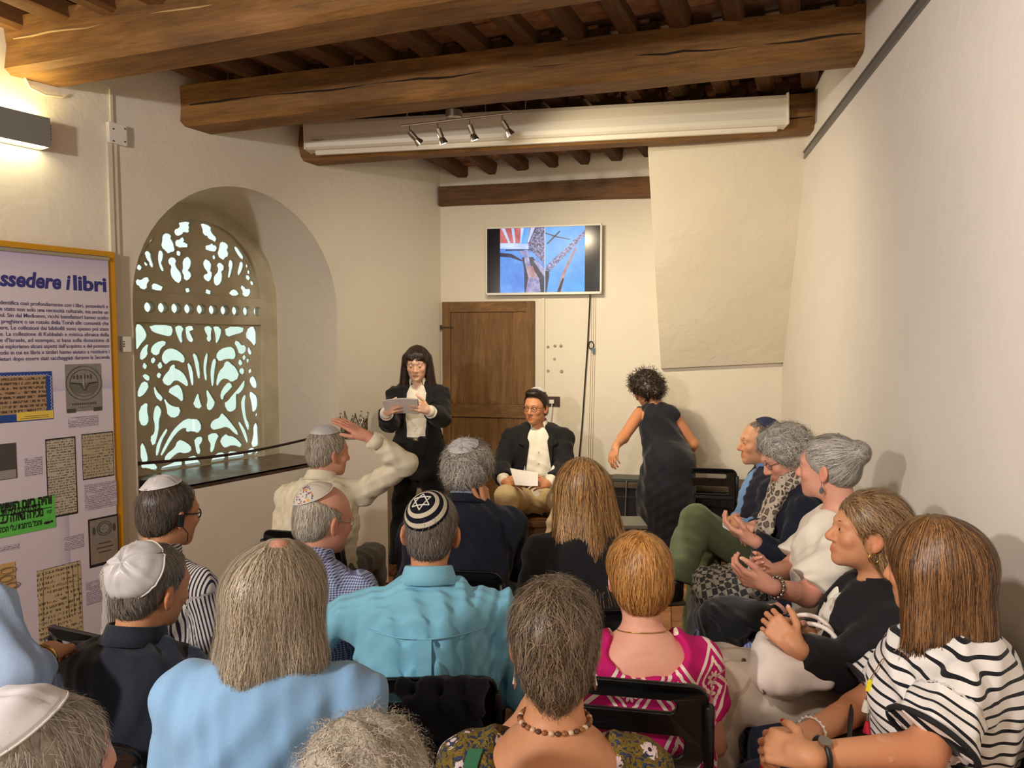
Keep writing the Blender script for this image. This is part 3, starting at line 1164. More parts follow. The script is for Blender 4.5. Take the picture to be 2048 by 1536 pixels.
# ---- four-spot ceiling lamp under the second beam
tb_c = at(908, 236, 3.83)
tb_l = at(803, 252, 3.88)
tb_r = at(1025, 226, 3.80)
spot = tag(empty('spot_lamp', tuple(tb_c)), 'brushed steel ceiling lamp with four lit spot heads on a bar', 'lamp')
MB().lathe([(0.043, -0.012), (0.045, -0.008), (0.045, 0.026), (0.042, 0.028)], (0, 0, 0.008), n=24).build('canopy', STEEL, spot)
MB().tube([tb_l - tb_c, tb_r - tb_c], 0.006, 8).build('bar', STEEL, spot)
BULB = emission('spot_bulb', (1.0, 0.86, 0.62, 1), 30.0)
heads = [((818, 249), (842, 288)), ((876, 243), (887, 286)), ((939, 236), (950, 280)), ((1004, 230), (1022, 270))]
for k, ((ax_, ay_), (bx_, by_)) in enumerate(heads):
    Y0 = 3.86 - 0.02 * k
    p = tb_l + (tb_r - tb_l) * ((ax_ - 803) / 222.0) - tb_c
    q = at(bx_, by_, Y0 + (0.05, 0.035, 0.03, 0.03)[k]) - tb_c
    d = unit(q - p - V3(0, 0, -0.03))
    stem = p + V3(0.002, 0, -0.035)
    hd_ = MB().tube([stem, stem + d * 0.048], [0.0155, 0.0155], 14)
    hd_.tube([stem + d * 0.046, stem + d * 0.056, stem + d * 0.082], [0.011, 0.017, 0.025], 14, caps=False)
    ho = hd_.build('spot_head', STEEL, spot, smooth=False)
    auto_smooth(ho, 0.7)
    MB().tube([p, stem + d * 0.004], 0.005, 6).build('stem', STEEL, ho)
    b_ = MB().lathe([(0.021, 0.0), (0.0225, 0.003), (0.012, 0.006)], stem + d * 0.076, np.array(Vector(d).to_track_quat('Z', 'Y').to_matrix()), 14)
    b_.build('bulb', BULB, ho)
    tip = tb_c + stem + d * 0.095
    aim = [(0.6, 5.4, 0.7), (1.4, 4.6, 1.5), (1.6, 4.9, 1.8), (-0.5, 5.6, 1.2)][k]
    lamp('spot_lamp_light', 'SPOT', tuple(tip), (40, 48, 48, 40)[k], WARM, aim=aim, size=0.03, angle=2.1, blend=0.9)

# ---- rectangular wall lamp on the left wall
s_e, z_t = L_pix(90, 240, 0.05)
_, z_b = L_pix(90, 298, 0.05)
wl = tag(empty('wall_lamp', tuple(LWP(s_e - 0.35, 0.5 * (z_t + z_b), 0.05))), 'grey rectangular wall lamp glowing above the exhibition banner', 'lamp')
wo = LWP(s_e - 0.35, 0.5 * (z_t + z_b), 0.05)
RL = np.stack([LT, -LN, V3(0, 0, 1)], axis=1)
hh = 0.5 * (z_t - z_b)
sh = MB()
for (d0, d1, zz0, zz1) in ((0.042, 0.048, -hh, hh), (-0.048, -0.042, -hh, hh)):
    c = LT * 0 + LN * (0.5 * (d0 + d1)) + V3(0, 0, 0.5 * (zz0 + zz1))
    sh.box(c, (0.35, 0.5 * (d1 - d0), 0.5 * (zz1 - zz0)), RL)
for e in (-1, 1):
    sh.box(LT * e * 0.347, (0.003, 0.045, hh), RL)
sh.build('housing', GREYL, wl)
WLAMP = emission('wall_lamp_tube', (1.0, 0.78, 0.32, 1), 24.0)
WLAMP_DN = emission('wall_lamp_diffuser', (1.0, 0.85, 0.48, 1), 11.0)
MB().box(V3(0, 0, hh - 0.02), (0.342, 0.038, 0.004), RL).build('upper_diffuser', WLAMP, wl)
MB().box(V3(0, 0, -hh + 0.012), (0.342, 0.038, 0.004), RL).build('lower_diffuser', WLAMP_DN, wl)
fn = MB()
for k in range(6):
    fn.box(LT * 0.352 + V3(0, 0, 0.035 - k * 0.012), (0.006, 0.04, 0.0035), RL)
fn.build('fin', GREYL, wl)

# ---- housings of the unseen lamps, the second one added as a wall wash
for k, (x, y, z) in enumerate(UNSEEN_LAMPS):
    cl = tag(empty('unseen_lamp', (x, y, z)), ['round white ceiling lamp over the back rows', 'unseen round white lamp added to brighten the right wall'][k], 'lamp')
    MB().lathe([(0.10, 0.0), (0.11, 0.01), (0.11, 0.05), (0.09, 0.06)], n=24).build('housing', WHITE_P, cl)
    MB().tube([(0, 0, 0.05), (0, 0, 3.06 - z)], 0.012).build('stem', WHITE_P, cl)

# ---- cable trunking with junction box and socket on the left wall
CREAM = plain('trunking_cream', rgb(214, 206, 186), 0.5)
tk = tag(empty('cable_trunking', tuple(LWP(L_pix(236, 500)[0], 0.9, 0))), 'white vertical cable trunking with square junction box beside the window', 'cable trunking')
to_ = LWP(L_pix(236, 500)[0], 0.9, 0)


def lbox(name, px0, px1, py0, py1, d0, d1, mat, par, off, bev=0.002):
    a0, _ = L_pix(px0, 0.5 * (py0 + py1))
    a1, _ = L_pix(px1, 0.5 * (py0 + py1))
    pm = 0.5 * (px0 + px1)
    b1 = L_pix(pm, py0)[1]
    b0 = L_pix(pm, py1)[1]
    c = LWP(0.5 * (a0 + a1), 0.5 * (b0 + b1), 0.5 * (d0 + d1)) - off
    return MB().box(c, (0.5 * abs(a1 - a0), 0.5 * (d1 - d0), 0.5 * abs(b1 - b0)), RL, bev).build(name, mat, par)


lbox('trunking', 227, 236, 288, 1240, 0.0, 0.02, CREAM, tk, to_)
lbox('trunking', 237, 247, 290, 1240, 0.0, 0.012, CREAM, tk, to_)
lbox('junction_box', 212, 248, 249, 290, 0.0, 0.03, WHITE_P, tk, to_, 0.004)
for (x_, y_) in ((219, 258), (242, 258), (219, 282), (242, 284)):
    lbox('screw', x_, x_ + 3, y_, y_ + 3, 0.029, 0.032, STEEL, tk, to_, 0.0)
lbox('conduit', 218, 224, 178, 250, 0.0, 0.012, CREAM, tk, to_)
so = lbox('socket', 238, 255, 673, 704, 0.0, 0.04, WHITE_P, tk, to_, 0.005)
sk_s, sk_z = L_pix(248, 688, 0.04)
for k, dz in enumerate((0.012, 0.0, -0.012)):
    MB().box(LWP(sk_s, sk_z + dz, 0.0405) - to_, (0.004, 0.001, 0.003), RL).build('contact_hole', BLACK_PL, so)
# thin cable round the first beam's end
wp = [L_pix(x, y, 0.012) for x, y in ((-20, 44), (20, 55), (43, 68), (46, 110), (47, 150), (60, 175), (90, 190), (125, 194), (137, 188))]
wc = MB().tube([LWP(a, b, 0.012) for a, b in wp], 0.006, 6)
tag(wc.build('wall_cable', CREAM), 'white cable running round the end of the nearest beam', 'cable')

# ---- exhibition banner in front of a yellow board
BD = 0.07
b_r = L_pix(232, 800, BD)[0]
z_bt = L_pix(224, 520, BD)[1]
yb_t = L_pix(224, 503, BD)[1]
ban = tag(empty('exhibition_banner', tuple(LWP(b_r - 0.5, 0, BD))), 'tall printed exhibition banner about owning books on a yellow board', 'banner')
bo = LWP(b_r - 0.5, 0, BD)
YEL = plain('yellow_board', rgb(206, 146, 18), 0.6)
MB().box(LWP(b_r - 0.50 + 0.004, 0.5 * yb_t, BD - 0.022) - bo, (0.52, 0.012, 0.5 * yb_t), RL, 0.003).build('yellow_board', YEL, ban)
t = NT('banner_print')
co = t.coord('Object')
sx = t.n('SeparateXYZ')
t.l(co, sx.inputs[0])
lilac, pale = rgb(150, 140, 196), rgb(214, 206, 216)
# book-page folds printed in lilac: soft gradients fading from a crisp edge
g1 = t.math('DIVIDE', t.math('SUBTRACT', L_pix(210, 778, BD)[1] + 0.18, sx.outputs[2]), 0.22, clamp=True)
g1 = t.math('MULTIPLY', g1, t.math('GREATER_THAN', sx.outputs[2], L_pix(200, 778, BD)[1]))
g1 = t.math('MULTIPLY', t.math('POWER', g1, 3.0), 0.75)
c1 = t.mix(g1, pale, lilac)
g2 = t.math('MULTIPLY', t.math('POWER', t.math('DIVIDE', t.math('SUBTRACT', sx.outputs[2], z_bt - 0.16), 0.16, clamp=True), 2.0), 0.55)
c1 = t.mix(g2, c1, lilac)
sxv = L_pix(137, 1000, BD)[0] - (b_r - 0.5)
xx = t.math('ADD', t.math('MULTIPLY', sx.outputs[0], float(LT[0])), t.math('MULTIPLY', sx.outputs[1], float(LT[1])))
g3 = t.math('DIVIDE', t.math('SUBTRACT', xx, sxv - 0.09), 0.09, clamp=True)
g3 = t.math('MULTIPLY', t.math('MULTIPLY', t.math('POWER', g3, 3.0), t.math('LESS_THAN', xx, sxv)), t.math('LESS_THAN', sx.outputs[2], L_pix(200, 930, BD)[1]))
c1 = t.mix(t.math('MULTIPLY', g3, 0.6), c1, lilac)
t.base(c1, 0.5, spec=0.3)
BANNER_M = t.m
sheet = MB().box(LWP(b_r - 0.5 - 0.008, 0.5 * (z_bt + 0.02), BD - 0.004) - bo, (0.492, 0.003, 0.5 * (z_bt - 0.02)), RL, 0.0).build('printed_sheet', BANNER_M, ban)
MB().box(LWP(b_r - 0.5 - 0.008, z_bt + 0.004, BD) - bo, (0.494, 0.008, 0.010), RL, 0.003).build('top_rail', STEEL, ban)
MB().box(LWP(b_r - 0.5, 0.012, BD + 0.03) - bo, (0.5, 0.08, 0.012), RL, 0.004).build('foot', STEEL, ban)
INK = plain('ink_blue', rgb(48, 50, 128), 0.6)
INKG = plain('ink_grey', rgb(72, 66, 110), 0.6)
INKB = plain('ink_black', rgb(28, 26, 26), 0.6)


def BP(s_, z_):
    return lambda a, b, c: LWP(s_ + a, z_ + b, BD + c) - bo


hs_r, hz_ = L_pix(213, 583, BD)
hs_m = L_pix(147, 583, BD)[0]
ht = text_mesh('heading', 'libri', 0.098, BP(hs_r, hz_), INK, ban, 'RIGHT', 0.0, 0.0034, hs_r - hs_m)
hs_i = L_pix(142, 583, BD)[0]
hs_0 = L_pix(0, 583, BD)[0]
text_mesh('heading', 'ssedere i', 0.098, BP(hs_i, hz_), INK, ban, 'RIGHT', 0.16, 0.0034, hs_i - hs_0)
LINES = ['dentifica così profondamente con i libri, possederli e', 'e stato non solo una necessità culturale, ma anche un',
         'ol. Sin dal Medioevo, ricchi benefattori hanno scelto', 'preghiere o un rotolo della Torah alle comunità che',
         'ere. Le collezioni dei bibliofili sono spesso poi state', 'e. La collezione di Kabbalah e mistica ebraica della',
         'e d’Israele, ad esempio, si basa sulla donazione di', 'ui esploriamo alcuni aspetti dell’acquisto e del possesso',
         'odo in cui ex libris e timbri hanno aiutato a restituire i', 'ietari dopo essere stati saccheggiati durante la Seconda']
for k, tx in enumerate(LINES):
    yy = 616.7 + k * 11.19
    s1_, z1_ = L_pix(216 + k * 0.35, yy, BD)
    s0_ = L_pix(3 if k == 3 else 0, yy, BD)[0]
    text_mesh('text_line', tx, 0.0255, BP(s1_, z1_), INKG, ban, 'RIGHT', 0, 0.0003, s1_ - s0_)


def prect(name, x0, x1, y0, y1, mat, lift=0.001, par=None):
    ym = 0.5 * (y0 + y1)
    a0, a1 = L_pix(x0, ym, BD)[0], L_pix(x1, ym, BD)[0]
    b1, b0 = L_pix(x1, y0, BD)[1], L_pix(x1, y1, BD)[1]
    cc = LWP(0.5 * (a0 + a1), 0.5 * (b0 + b1), BD + lift * 0.5) - bo
    mb = MB().box((0, 0, 0), (0.5 * (a1 - a0), lift * 0.5, 0.5 * (b1 - b0)), None, 0.0)
    o = mb.build(name, mat, ban, tuple(cc), (0, 0, math.atan2(LT[1], LT[0])))
    return o


def mat_print(name, paper, ink, pitch, dens=0.5, wob=2.0, xs=160.0, margin=None):
    """rows of script: local x along the row, z up"""
    t = NT(name)
    co = t.coord('Object')
    sx = t.n('SeparateXYZ')
    t.l(co, sx.inputs[0])
    row = t.math('FRACT', t.math('DIVIDE', sx.outputs[2], pitch))
    band = t.math('LESS_THAN', t.math('ABSOLUTE', t.math('SUBTRACT', row, 0.5)), 0.27)
    n = t.noise(t.coord('Object', (xs, 1, 0.9 / pitch)), 1.0, 3, 0.6)
    w = t.math('GREATER_THAN', n, dens)
    big = t.noise(t.coord('Object', (18, 1, 0.3 / pitch)), 1.0, 2)
    w = t.math('MULTIPLY', w, t.math('GREATER_THAN', big, 0.40))
    f = t.math('MULTIPLY', band, w)
    pn = t.noise(t.coord('Object'), 9.0, 4)
    pc = t.mix(pn, paper, tuple(x * 0.82 for x in paper[:3]) + (1,))
    t.base(t.mix(t.math('MULTIPLY', f, 0.85), pc, ink), 0.6, spec=0.25)
    return t.m


PAPER_S = mat_print('manuscript_script', rgb(178, 148, 116), rgb(44, 34, 30), 0.021, 0.47, xs=110)
PAPER_L = mat_print('ledger_script', rgb(196, 188, 166), rgb(74, 68, 60), 0.0125, 0.48)
PAPER_T = mat_print('letter_script', rgb(188, 176, 148), rgb(84, 74, 60), 0.0145, 0.5)
PAPER_B = mat_print('list_script', rgb(206, 186, 148), rgb(70, 56, 44), 0.024, 0.5, xs=130)
CAPT = mat_print('caption_print', rgb(212, 204, 214), rgb(96, 88, 124), 0.0085, 0.46, xs=260)
BLUEP = plain('print_blue', rgb(28, 66, 140), 0.5)
prect('picture', -70, 105, 742, 838, BLUEP)
prect('picture', -75, 92, 750, 824, PAPER_S, 0.0018)
prect('picture', 33, 106, 820, 836, plain('print_yellow', rgb(226, 200, 84), 0.5), 0.0022)
for k, (x0, x1, y0) in enumerate(((48, 96, 829), (40, 98, 832.5))):
    prect('picture_rule', x0, x1, y0, y0 + 0.9, INKB, 0.0026)
# zig-zag edging of the blue picture
zz = MB()
sa, za = L_pix(0, 744, BD)[0], L_pix(104, 746, BD)[1]
se = L_pix(101, 790, BD)[0]
zend = L_pix(101, 818, BD)[1]
pts = []
n_z = 44
for k in range(n_z):
    pts.append(LWP(se - 0.30 + 0.30 * k / n_z, za - 0.004 - (k % 2) * 0.008, BD + 0.002) - bo)
for k in range(22):
    pts.append(LWP(se + (k % 2) * 0.006, za - 0.012 - (za - zend) * k / 22, BD + 0.002) - bo)
zz.tube(pts, 0.0012, 4)
zz.build('zigzag_edge', plain('print_white', rgb(210, 212, 222), 0.6), ban)
GREYPR = plain('print_grey', rgb(134, 130, 122), 0.6, var=0.12, bscale=60)
DKPR = plain('print_dark', rgb(74, 70, 64), 0.6)
prect('picture', 131, 203, 727, 819, GREYPR)
scn, szn = L_pix(167.5, 766, BD)
ring = MB()
for rr_, wv in ((0.083, 0.0016), (0.066, 0.0014)):
    ring.tube([LWP(scn + rr_ * math.cos(a), szn + rr_ * math.sin(a), BD + 0.0018) - bo for a in np.linspace(0, 2 * math.pi, 33)], wv, 4, False)
for k in range(9):
    zz_ = -0.05 + k * 0.006
    hw = math.sqrt(max(0.0, 0.062 ** 2 - zz_ ** 2))
    ring.tube([LWP(scn - hw + 2 * hw * i / 10, szn + zz_ + 0.0022 * (i % 2), BD + 0.0016) - bo for i in range(11)], 0.0011, 4)
ring.tube([LWP(scn - 0.06, szn + 0.002, BD + .002) - bo, LWP(scn - 0.02, szn - 0.002, BD + .002) - bo, LWP(scn, szn - 0.035, BD + .002) - bo,
           LWP(scn + 0.02, szn - 0.002, BD + .002) - bo, LWP(scn + 0.06, szn + 0.002, BD + .002) - bo], 0.0035, 5)
for k in range(6):
    ring.box(LWP(scn - 0.045 + 0.016 * k, szn + 0.03, BD + .001) - bo, (0.004, 0.0008, 0.008 + 0.004 * (k % 2)), RL)
for k in range(13):
    ring.box(LWP(scn - 0.055 + 0.009 * k, szn - 0.102, BD + .001) - bo, (0.0026, 0.0008, 0.005), RL)
for e in (-1, 1):
    ring.box(LWP(scn + e * 0.062, szn - 0.132, BD + .001) - bo, (0.02, 0.0008, 0.010), RL)
ring.box(LWP(scn, szn - 0.118, BD + .001) - bo, (0.03, 0.0008, 0.001), RL)
ring.build('seal_drawing', DKPR, ban)
# white figure in the seal
MB().tube([LWP(scn, szn + 0.04, BD + .0015) - bo, LWP(scn, szn, BD + .0015) - bo, LWP(scn + .002, szn - 0.03, BD + .0015) - bo], [0.003, 0.011, 0.004], 6, flat=0.2).build('seal_figure', plain('print_pale', rgb(196, 192, 184), 0.6), ban)
prect('caption', 136, 196, 829, 851, CAPT, 0.0008)
prect('picture', -20, 33, 885, 956, DKPR)
prect('picture', -20, 32, 938, 955, plain('print_mid', rgb(150, 146, 140), 0.6), 0.0015)
prect('caption', 49, 84, 912, 949, CAPT, 0.0008)
prect('picture_border', 93, 153, 872, 1027, INKB, 0.0008)
prect('picture', 95, 151, 875, 1024, PAPER_L, 0.0016)
prect('picture_border', 164, 227, 862, 951, INKB, 0.0008)
prect('picture', 165, 226, 864, 949, PAPER_T, 0.0014)
prect('caption', 169, 233, 960, 1010, CAPT, 0.0008)
GREENP = plain('print_green', rgb(96, 196, 84), 0.55)
prect('poster', -90, 110, 990, 1054, GREENP, 0.0022)
prect('picture_border', 177, 237, 1027, 1122, INKB, 0.001)
prect('picture', 180, 235, 1031, 1117, plain('print_brown', rgb(142, 128, 110), 0.6, var=0.1, bscale=40), 0.0018)
prect('picture', 182, 233, 1034, 1076, GREYPR, 0.0024)
eo = MB()
ec, ez = L_pix(208, 1056, BD)
for rr_ in (0.036, 0.026):
    eo.tube([LWP(ec + rr_ * math.cos(a), ez + rr_ * math.sin(a), BD + 0.0028) - bo for a in np.linspace(0, 2 * math.pi, 21)], 0.002, 4, False)
for e in (-1, 1):
    eo.sphere(LWP(ec + e * 0.05, ez - 0.005, BD + 0.002) - bo, (0.010, 0.001, 0.024), 8, 6, RL)
for k in range(3):
    eo.box(LWP(ec, ez - 0.075 - k * 0.022, BD + 0.0022) - bo, (0.03 + 0.012 * (k % 2), 0.0005, 0.003), RL)
eo.build('emblem_drawing', DKPR, ban)
prect('caption', 129, 167, 1066, 1094, CAPT, 0.0008)
prect('caption', 172, 209, 1156, 1200, CAPT, 0.0008)
prect('picture', 75, 163, 1120, 1262, PAPER_B, 0.0012)
lr = MB()
for (x0, y0, x1, y1) in ((86, 1140, 86, 1252), (133, 1133, 138, 1235), (144, 1128, 149, 1230), (86, 1150, 156, 1128), (154, 1122, 160, 1226), (86, 1140, 154, 1122)):
    a_, b_ = L_pix(x0, y0, BD)
    c2_, d2_ = L_pix(x1, y1, BD)
    lr.tube([LWP(a_, b_, BD + .002) - bo, LWP(c2_, d2_, BD + .002) - bo], 0.0009, 4)
lr.build('table_rule', DKPR, ban)
prect('picture', -30, 32, 1122, 1230, plain('print_tan', rgb(206, 168, 112), 0.6, var=0.06), 0.0012)
ov = MB()
for k, (x, y) in enumerate(((14, 1142), (12, 1158), (22, 1172))):
    a_, b_ = L_pix(x, y, BD)
    for m_ in (1.0, 0.7):
        ov.tube([LWP(a_ + 0.036 * m_ * math.cos(q), b_ + 0.016 * m_ * math.sin(q), BD + 0.002) - bo for q in np.linspace(0, 2 * math.pi, 21)], 0.0012, 4, False)
ov.build('stamp_drawing', DKPR, ban)
prect('caption', -10, 38, 1086, 1096, CAPT, 0.0008)
# Hebrew poster lines (right to left)
HEB = [('ובימי החנוכה בין השעות', 103, 1000 + 10, 0.040, 0.0), ]
for (tx, xr, yb, sz, bd_, xl) in (('והיה ביום השיש', 103, 1006, 0.060, 0.0032, -1), ('ובימי החנוכה בין השע', 80, 1017, 0.038, 0.0012, -1),
                                  ('מכירה גדולה עצ', 86, 1031, 0.058, 0.0026, -1), ('זקנים', 103, 1025, 0.024, 0.0003, 93),
                                  ('והכל ברחבת עלי הכה', 83, 1049, 0.036, 0.0012, -1)):
    s1_, z1_ = L_pix(xr, yb, BD)
    s0_ = L_pix(xl, yb, BD)[0]
    text_mesh('poster_text', tx[::-1], sz, lambda a, b, c, s1_=s1_, z1_=z1_: LWP(s1_ + a, z1_ + b, BD + 0.003 + c) - bo, INKB, ban, 'RIGHT', 0, bd_, s1_ - s0_)
for (x0, x1, ya) in ((-90, 103, 1013), ):
    prect('poster_rule', x0, x1, ya, ya + 1.6, INKB, 0.0030)
for (x0, x1, ya) in ((-5, 103, 1034), (-5, 103, 1037.5), (20, 60, 1041)):
    prect('poster_small_print', x0, x1, ya, ya + 1.8, mat_print('poster_small', rgb(96, 196, 84), rgb(20, 24, 20), 0.012, 0.47, xs=240), 0.0029)
hand_ = MB()
a_, b_ = L_pix(94, 1045, BD)
hand_.sphere(LWP(a_, b_, BD + .0028) - bo, (0.016, 0.0012, 0.007), 8, 5, RL)
hand_.sphere(LWP(a_ + .02, b_ + .002, BD + .0028) - bo, (0.006, 0.0012, 0.006), 6, 5, RL)
hand_.build('pointing_hand', INKB, ban)

# ---- television on the back wall
TD = 0.075
tl_s, tl_z = B_pix(971, 455, TD)
tr_s, tr_z = B_pix(1204, 447, TD)
_, tb_z = B_pix(1088, 589, TD)
tz = 0.5 * (tl_z + tr_z)
TW, TH = tr_s - tl_s, tz - tb_z
tvo = BWP(0.5 * (tl_s + tr_s), tb_z, TD)
tv = tag(empty('television', tuple(tvo)), 'flat television in thin white frame showing two blue attic pictures', 'television')


def tbox(name, x0, x1, y0, y1, d0, d1, mat, par, bev=0.0):
    c = BT * (0.5 * (x0 + x1)) + V3(0, 0, 0.5 * (y0 + y1)) + BN * (0.5 * (d0 + d1))
    return MB().box(c, (0.5 * (x1 - x0), 0.5 * abs(d1 - d0), 0.5 * (y1 - y0)), RB, bev).build(name, mat, par)


tbox('casing', -TW / 2, TW / 2, 0, TH, -0.04, -0.006, WHITE_P, tv, 0.006)
for nm, a0, a1, b0, b1 in (('bezel', -TW / 2, TW / 2, 0, 0.018), ('bezel', -TW / 2, TW / 2, TH - 0.013, TH), ('bezel', -TW / 2, -TW / 2 + 0.013, 0, TH), ('bezel', TW / 2 - 0.013, TW / 2, 0, TH)):
    tbox(nm, a0, a1, b0, b1, -0.006, 0.003, WHITE_P, tv, 0.002)
t = NT('tv_glass')
t.base((0.004, 0.004, 0.008, 1), 0.16, spec=0.35)
tbox('screen', -TW / 2 + .012, TW / 2 - .012, 0.017, TH - .012, -0.006, 0.0, t.m, tv)
MB().box(BT * 0 - BN * 0.06 + V3(0, 0, TH / 2), (0.15, 0.03, 0.12), RB).build('wall_bracket', BLACK_M, tv)


def em_noise(name, a, b, strength, sc_=20.0, lo=0.35, hi=0.65):
    t = NT(name)
    n = t.noise(t.coord('Object'), sc_, 5)
    col = t.ramp(n, [(lo, a), (hi, b)])
    t.base((0.01, 0.01, 0.01, 1), 0.3, spec=0.2)
    t.l(col, t.b.inputs['Emission Color'])
    t.b.inputs['Emission Strength'].default_value = strength * 0.72
    return t.m


EBLUE = em_noise('screen_blue', rgb(66, 128, 226), rgb(110, 172, 250), 1.0, 7)
EBLUE2 = em_noise('screen_sky', rgb(74, 158, 238), rgb(96, 180, 250), 1.0, 10)
ERED = em_noise('screen_red', rgb(176, 76, 84), rgb(226, 128, 130), 1.0, 12)
ESTONE = em_noise('screen_stone', rgb(30, 34, 66), rgb(150, 150, 205), 1.0, 70, 0.42, 0.6)
EPLANK = em_noise('screen_plank', rgb(120, 120, 172), rgb(190, 186, 226), 1.0, 26)
EPINK = em_noise('screen_pink', rgb(160, 112, 122), rgb(200, 160, 164), 1.0, 26)
EDARK = em_noise('screen_dark', rgb(14, 16, 40), rgb(44, 50, 90), 1.0, 26)
EPALE = em_noise('screen_pale', rgb(170, 200, 244), rgb(214, 230, 255), 1.0, 12)
ETEX = em_noise('screen_texture', rgb(52, 70, 130), rgb(170, 176, 226), 1.0, 60, 0.4, 0.6)


def tpoly(name, pts, mat, lift):
    """pts in the zoomed television crop (65..1110 x 125..730)"""
    vs = []
    for lv in (0.0005, lift):
        for (x, y) in pts:
            a = -TW / 2 + .012 + (x - 65) / 1045.0 * (TW - 0.024)
            b = 0.017 + (730 - (y - (x - 65) * -0.0)) / 640.0 * (TH - 0.029)
            vs.append(BT * a + V3(0, 0, min(max(b, 0.018), TH - 0.014)) + BN * lv)
    n = len(pts)
    fs = [tuple(range(n, 2 * n))] + [(k, (k + 1) % n, n + (k + 1) % n, n + k) for k in range(n)]
    bm_o = MB().add(vs, fs).build(name, mat, tv)
    return bm_o


tpoly('picture', [(190, 90), (605, 90), (605, 730), (190, 730)], EBLUE, 0.001)
tpoly('picture', [(190, 90), (520, 90), (455, 245), (190, 235)], ERED, 0.0014)
for q in ([(205, 90), (235, 90), (290, 245), (272, 245)], [(295, 90), (322, 90), (335, 245), (318, 245)], [(385, 90), (412, 90), (390, 245), (375, 245)], [(480, 90), (515, 90), (460, 235), (445, 235)]):
    tpoly('picture_plank', q, EPALE, 0.0017)
tpoly('picture', [(400, 90), (470, 90), (440, 250), (380, 250)], EBLUE2, 0.0015)
tpoly('picture', [(190, 235), (455, 245), (455, 300), (190, 290)], EPALE, 0.0015)
tpoly('picture', [(520, 90), (605, 90), (605, 470), (560, 400), (470, 310), (455, 240)], ESTONE, 0.0016)
tpoly('picture', [(240, 300), (500, 305), (500, 316), (240, 312)], EDARK, 0.0018)
tpoly('picture', [(190, 330), (300, 345), (400, 410), (400, 425), (290, 380), (190, 370)], EDARK, 0.0015)
tpoly('picture', [(395, 380), (500, 380), (605, 580), (605, 730), (420, 730), (415, 500)], EDARK, 0.0017)
tpoly('picture_plank', [(412, 310), (448, 310), (475, 460), (555, 590), (570, 730), (430, 730), (455, 580), (420, 420)], EPLANK, 0.0021)
tpoly('picture_plank', [(445, 470), (495, 470), (540, 585), (460, 580)], EPINK, 0.0024)
tpoly('picture_plank', [(500, 415), (540, 415), (605, 500), (605, 580)], EPLANK, 0.0021)
for k in range(3):
    tpoly('picture', [(370 + 20 * k, 320 + 22 * k), (410, 322 + 22 * k), (410, 334 + 22 * k), (372 + 20 * k, 332 + 22 * k)], EPINK, 0.002)
tpoly('picture', [(610, 90), (972, 90), (972, 730), (610, 730)], EBLUE2, 0.001)
tpoly('picture', [(610, 480), (972, 130), (972, 190), (650, 530), (612, 560)], ETEX, 0.0015)
tpoly('picture', [(612, 520), (645, 520), (650, 560), (625, 730), (612, 730)], EDARK, 0.0017)
tpoly('picture', [(880, 300), (900, 300), (800, 540), (755, 730), (720, 730), (770, 540)], EPINK, 0.0015)
tpoly('picture', [(770, 590), (785, 600), (750, 730), (720, 730)], EDARK, 0.0018)
tpoly('picture', [(612, 145), (720, 185), (840, 215), (840, 222), (718, 196), (612, 156)], EDARK, 0.0015)
tpoly('picture', [(625, 250), (740, 130), (750, 140), (632, 262)], EDARK, 0.0015)
tpoly('picture_edge', [(604, 90), (611, 90), (611, 730), (604, 730)], EPALE, 0.0026)

# ---- cables hanging from the television, with a socket strip and stains on the wall
tcb = [B_pix(x, y, 0.02) for x, y in ((1180, 588), (1177, 650), (1175, 690), (1170, 760), (1164, 850), (1158, 915), (1170, 950))]
tag(MB().tube([BWP(a, b, 0.02) for a, b in tcb], 0.005, 6).build('power_cable', BLACK_PL), 'black cable hanging from the television down to the ledge', 'cable')
for k, dx in enumerate((0, 4, 8)):
    tcb = [B_pix(x + dx, y, 0.008) for x, y in ((1183, 590), (1182, 690), (1180, 780), (1177, 880), (1176, 945))]
    tag(MB().tube([BWP(a, b, 0.008) for a, b in tcb], 0.0022, 5).build('thin_cable', CREAM), ['thin white wire nearest the black television cable on the wall', 'middle one of the thin white wires beside the television cable', 'thin white wire farthest right of the television cable'][k], 'cable', 'thin wires below the television')
kn = empty('cable_tie', tuple(BWP(*B_pix(1182, 690, 0.02), 0.02)))
tag(kn, 'blue plug tied in a knot of cable below the television', 'plug')
ko = BWP(*B_pix(1182, 690, 0.02), 0.02)
kk = MB()
kk.tube([BT * 0.02 * math.cos(a) + V3(0, 0, 0.03 * math.sin(a)) + BN * 0.01 * math.sin(2 * a) for a in np.linspace(0, 6.28, 17)], 0.004, 6, False)
kk.build('knot', BLACK_PL, kn)
MB().box(BT * 0.02 + V3(0, 0, -0.045), (0.010, 0.008, 0.022), RB, 0.003).build('plug_body', plain('plug_blue', rgb(70, 110, 130), 0.5), kn)
cs0, cz0 = B_pix(1087, 596, 0.0)
c_b = B_pix(1085, 1100, 0.0)[1]
cd = MB().box(BWP(cs0, 0.5 * (cz0 + c_b), 0.008), (0.012, 0.008, 0.5 * (cz0 - c_b)), RB, 0.003)
tag(cd.build('conduit', CREAM), 'slim white conduit running down the wall beside the door', 'conduit')
t = NT('adhesive_stain')
t.base(t.ramp(t.noise(t.coord(), 90, 4), [(0.35, rgb(128, 116, 96)), (0.7, rgb(188, 176, 152))]), 0.7)
STAIN = t.m
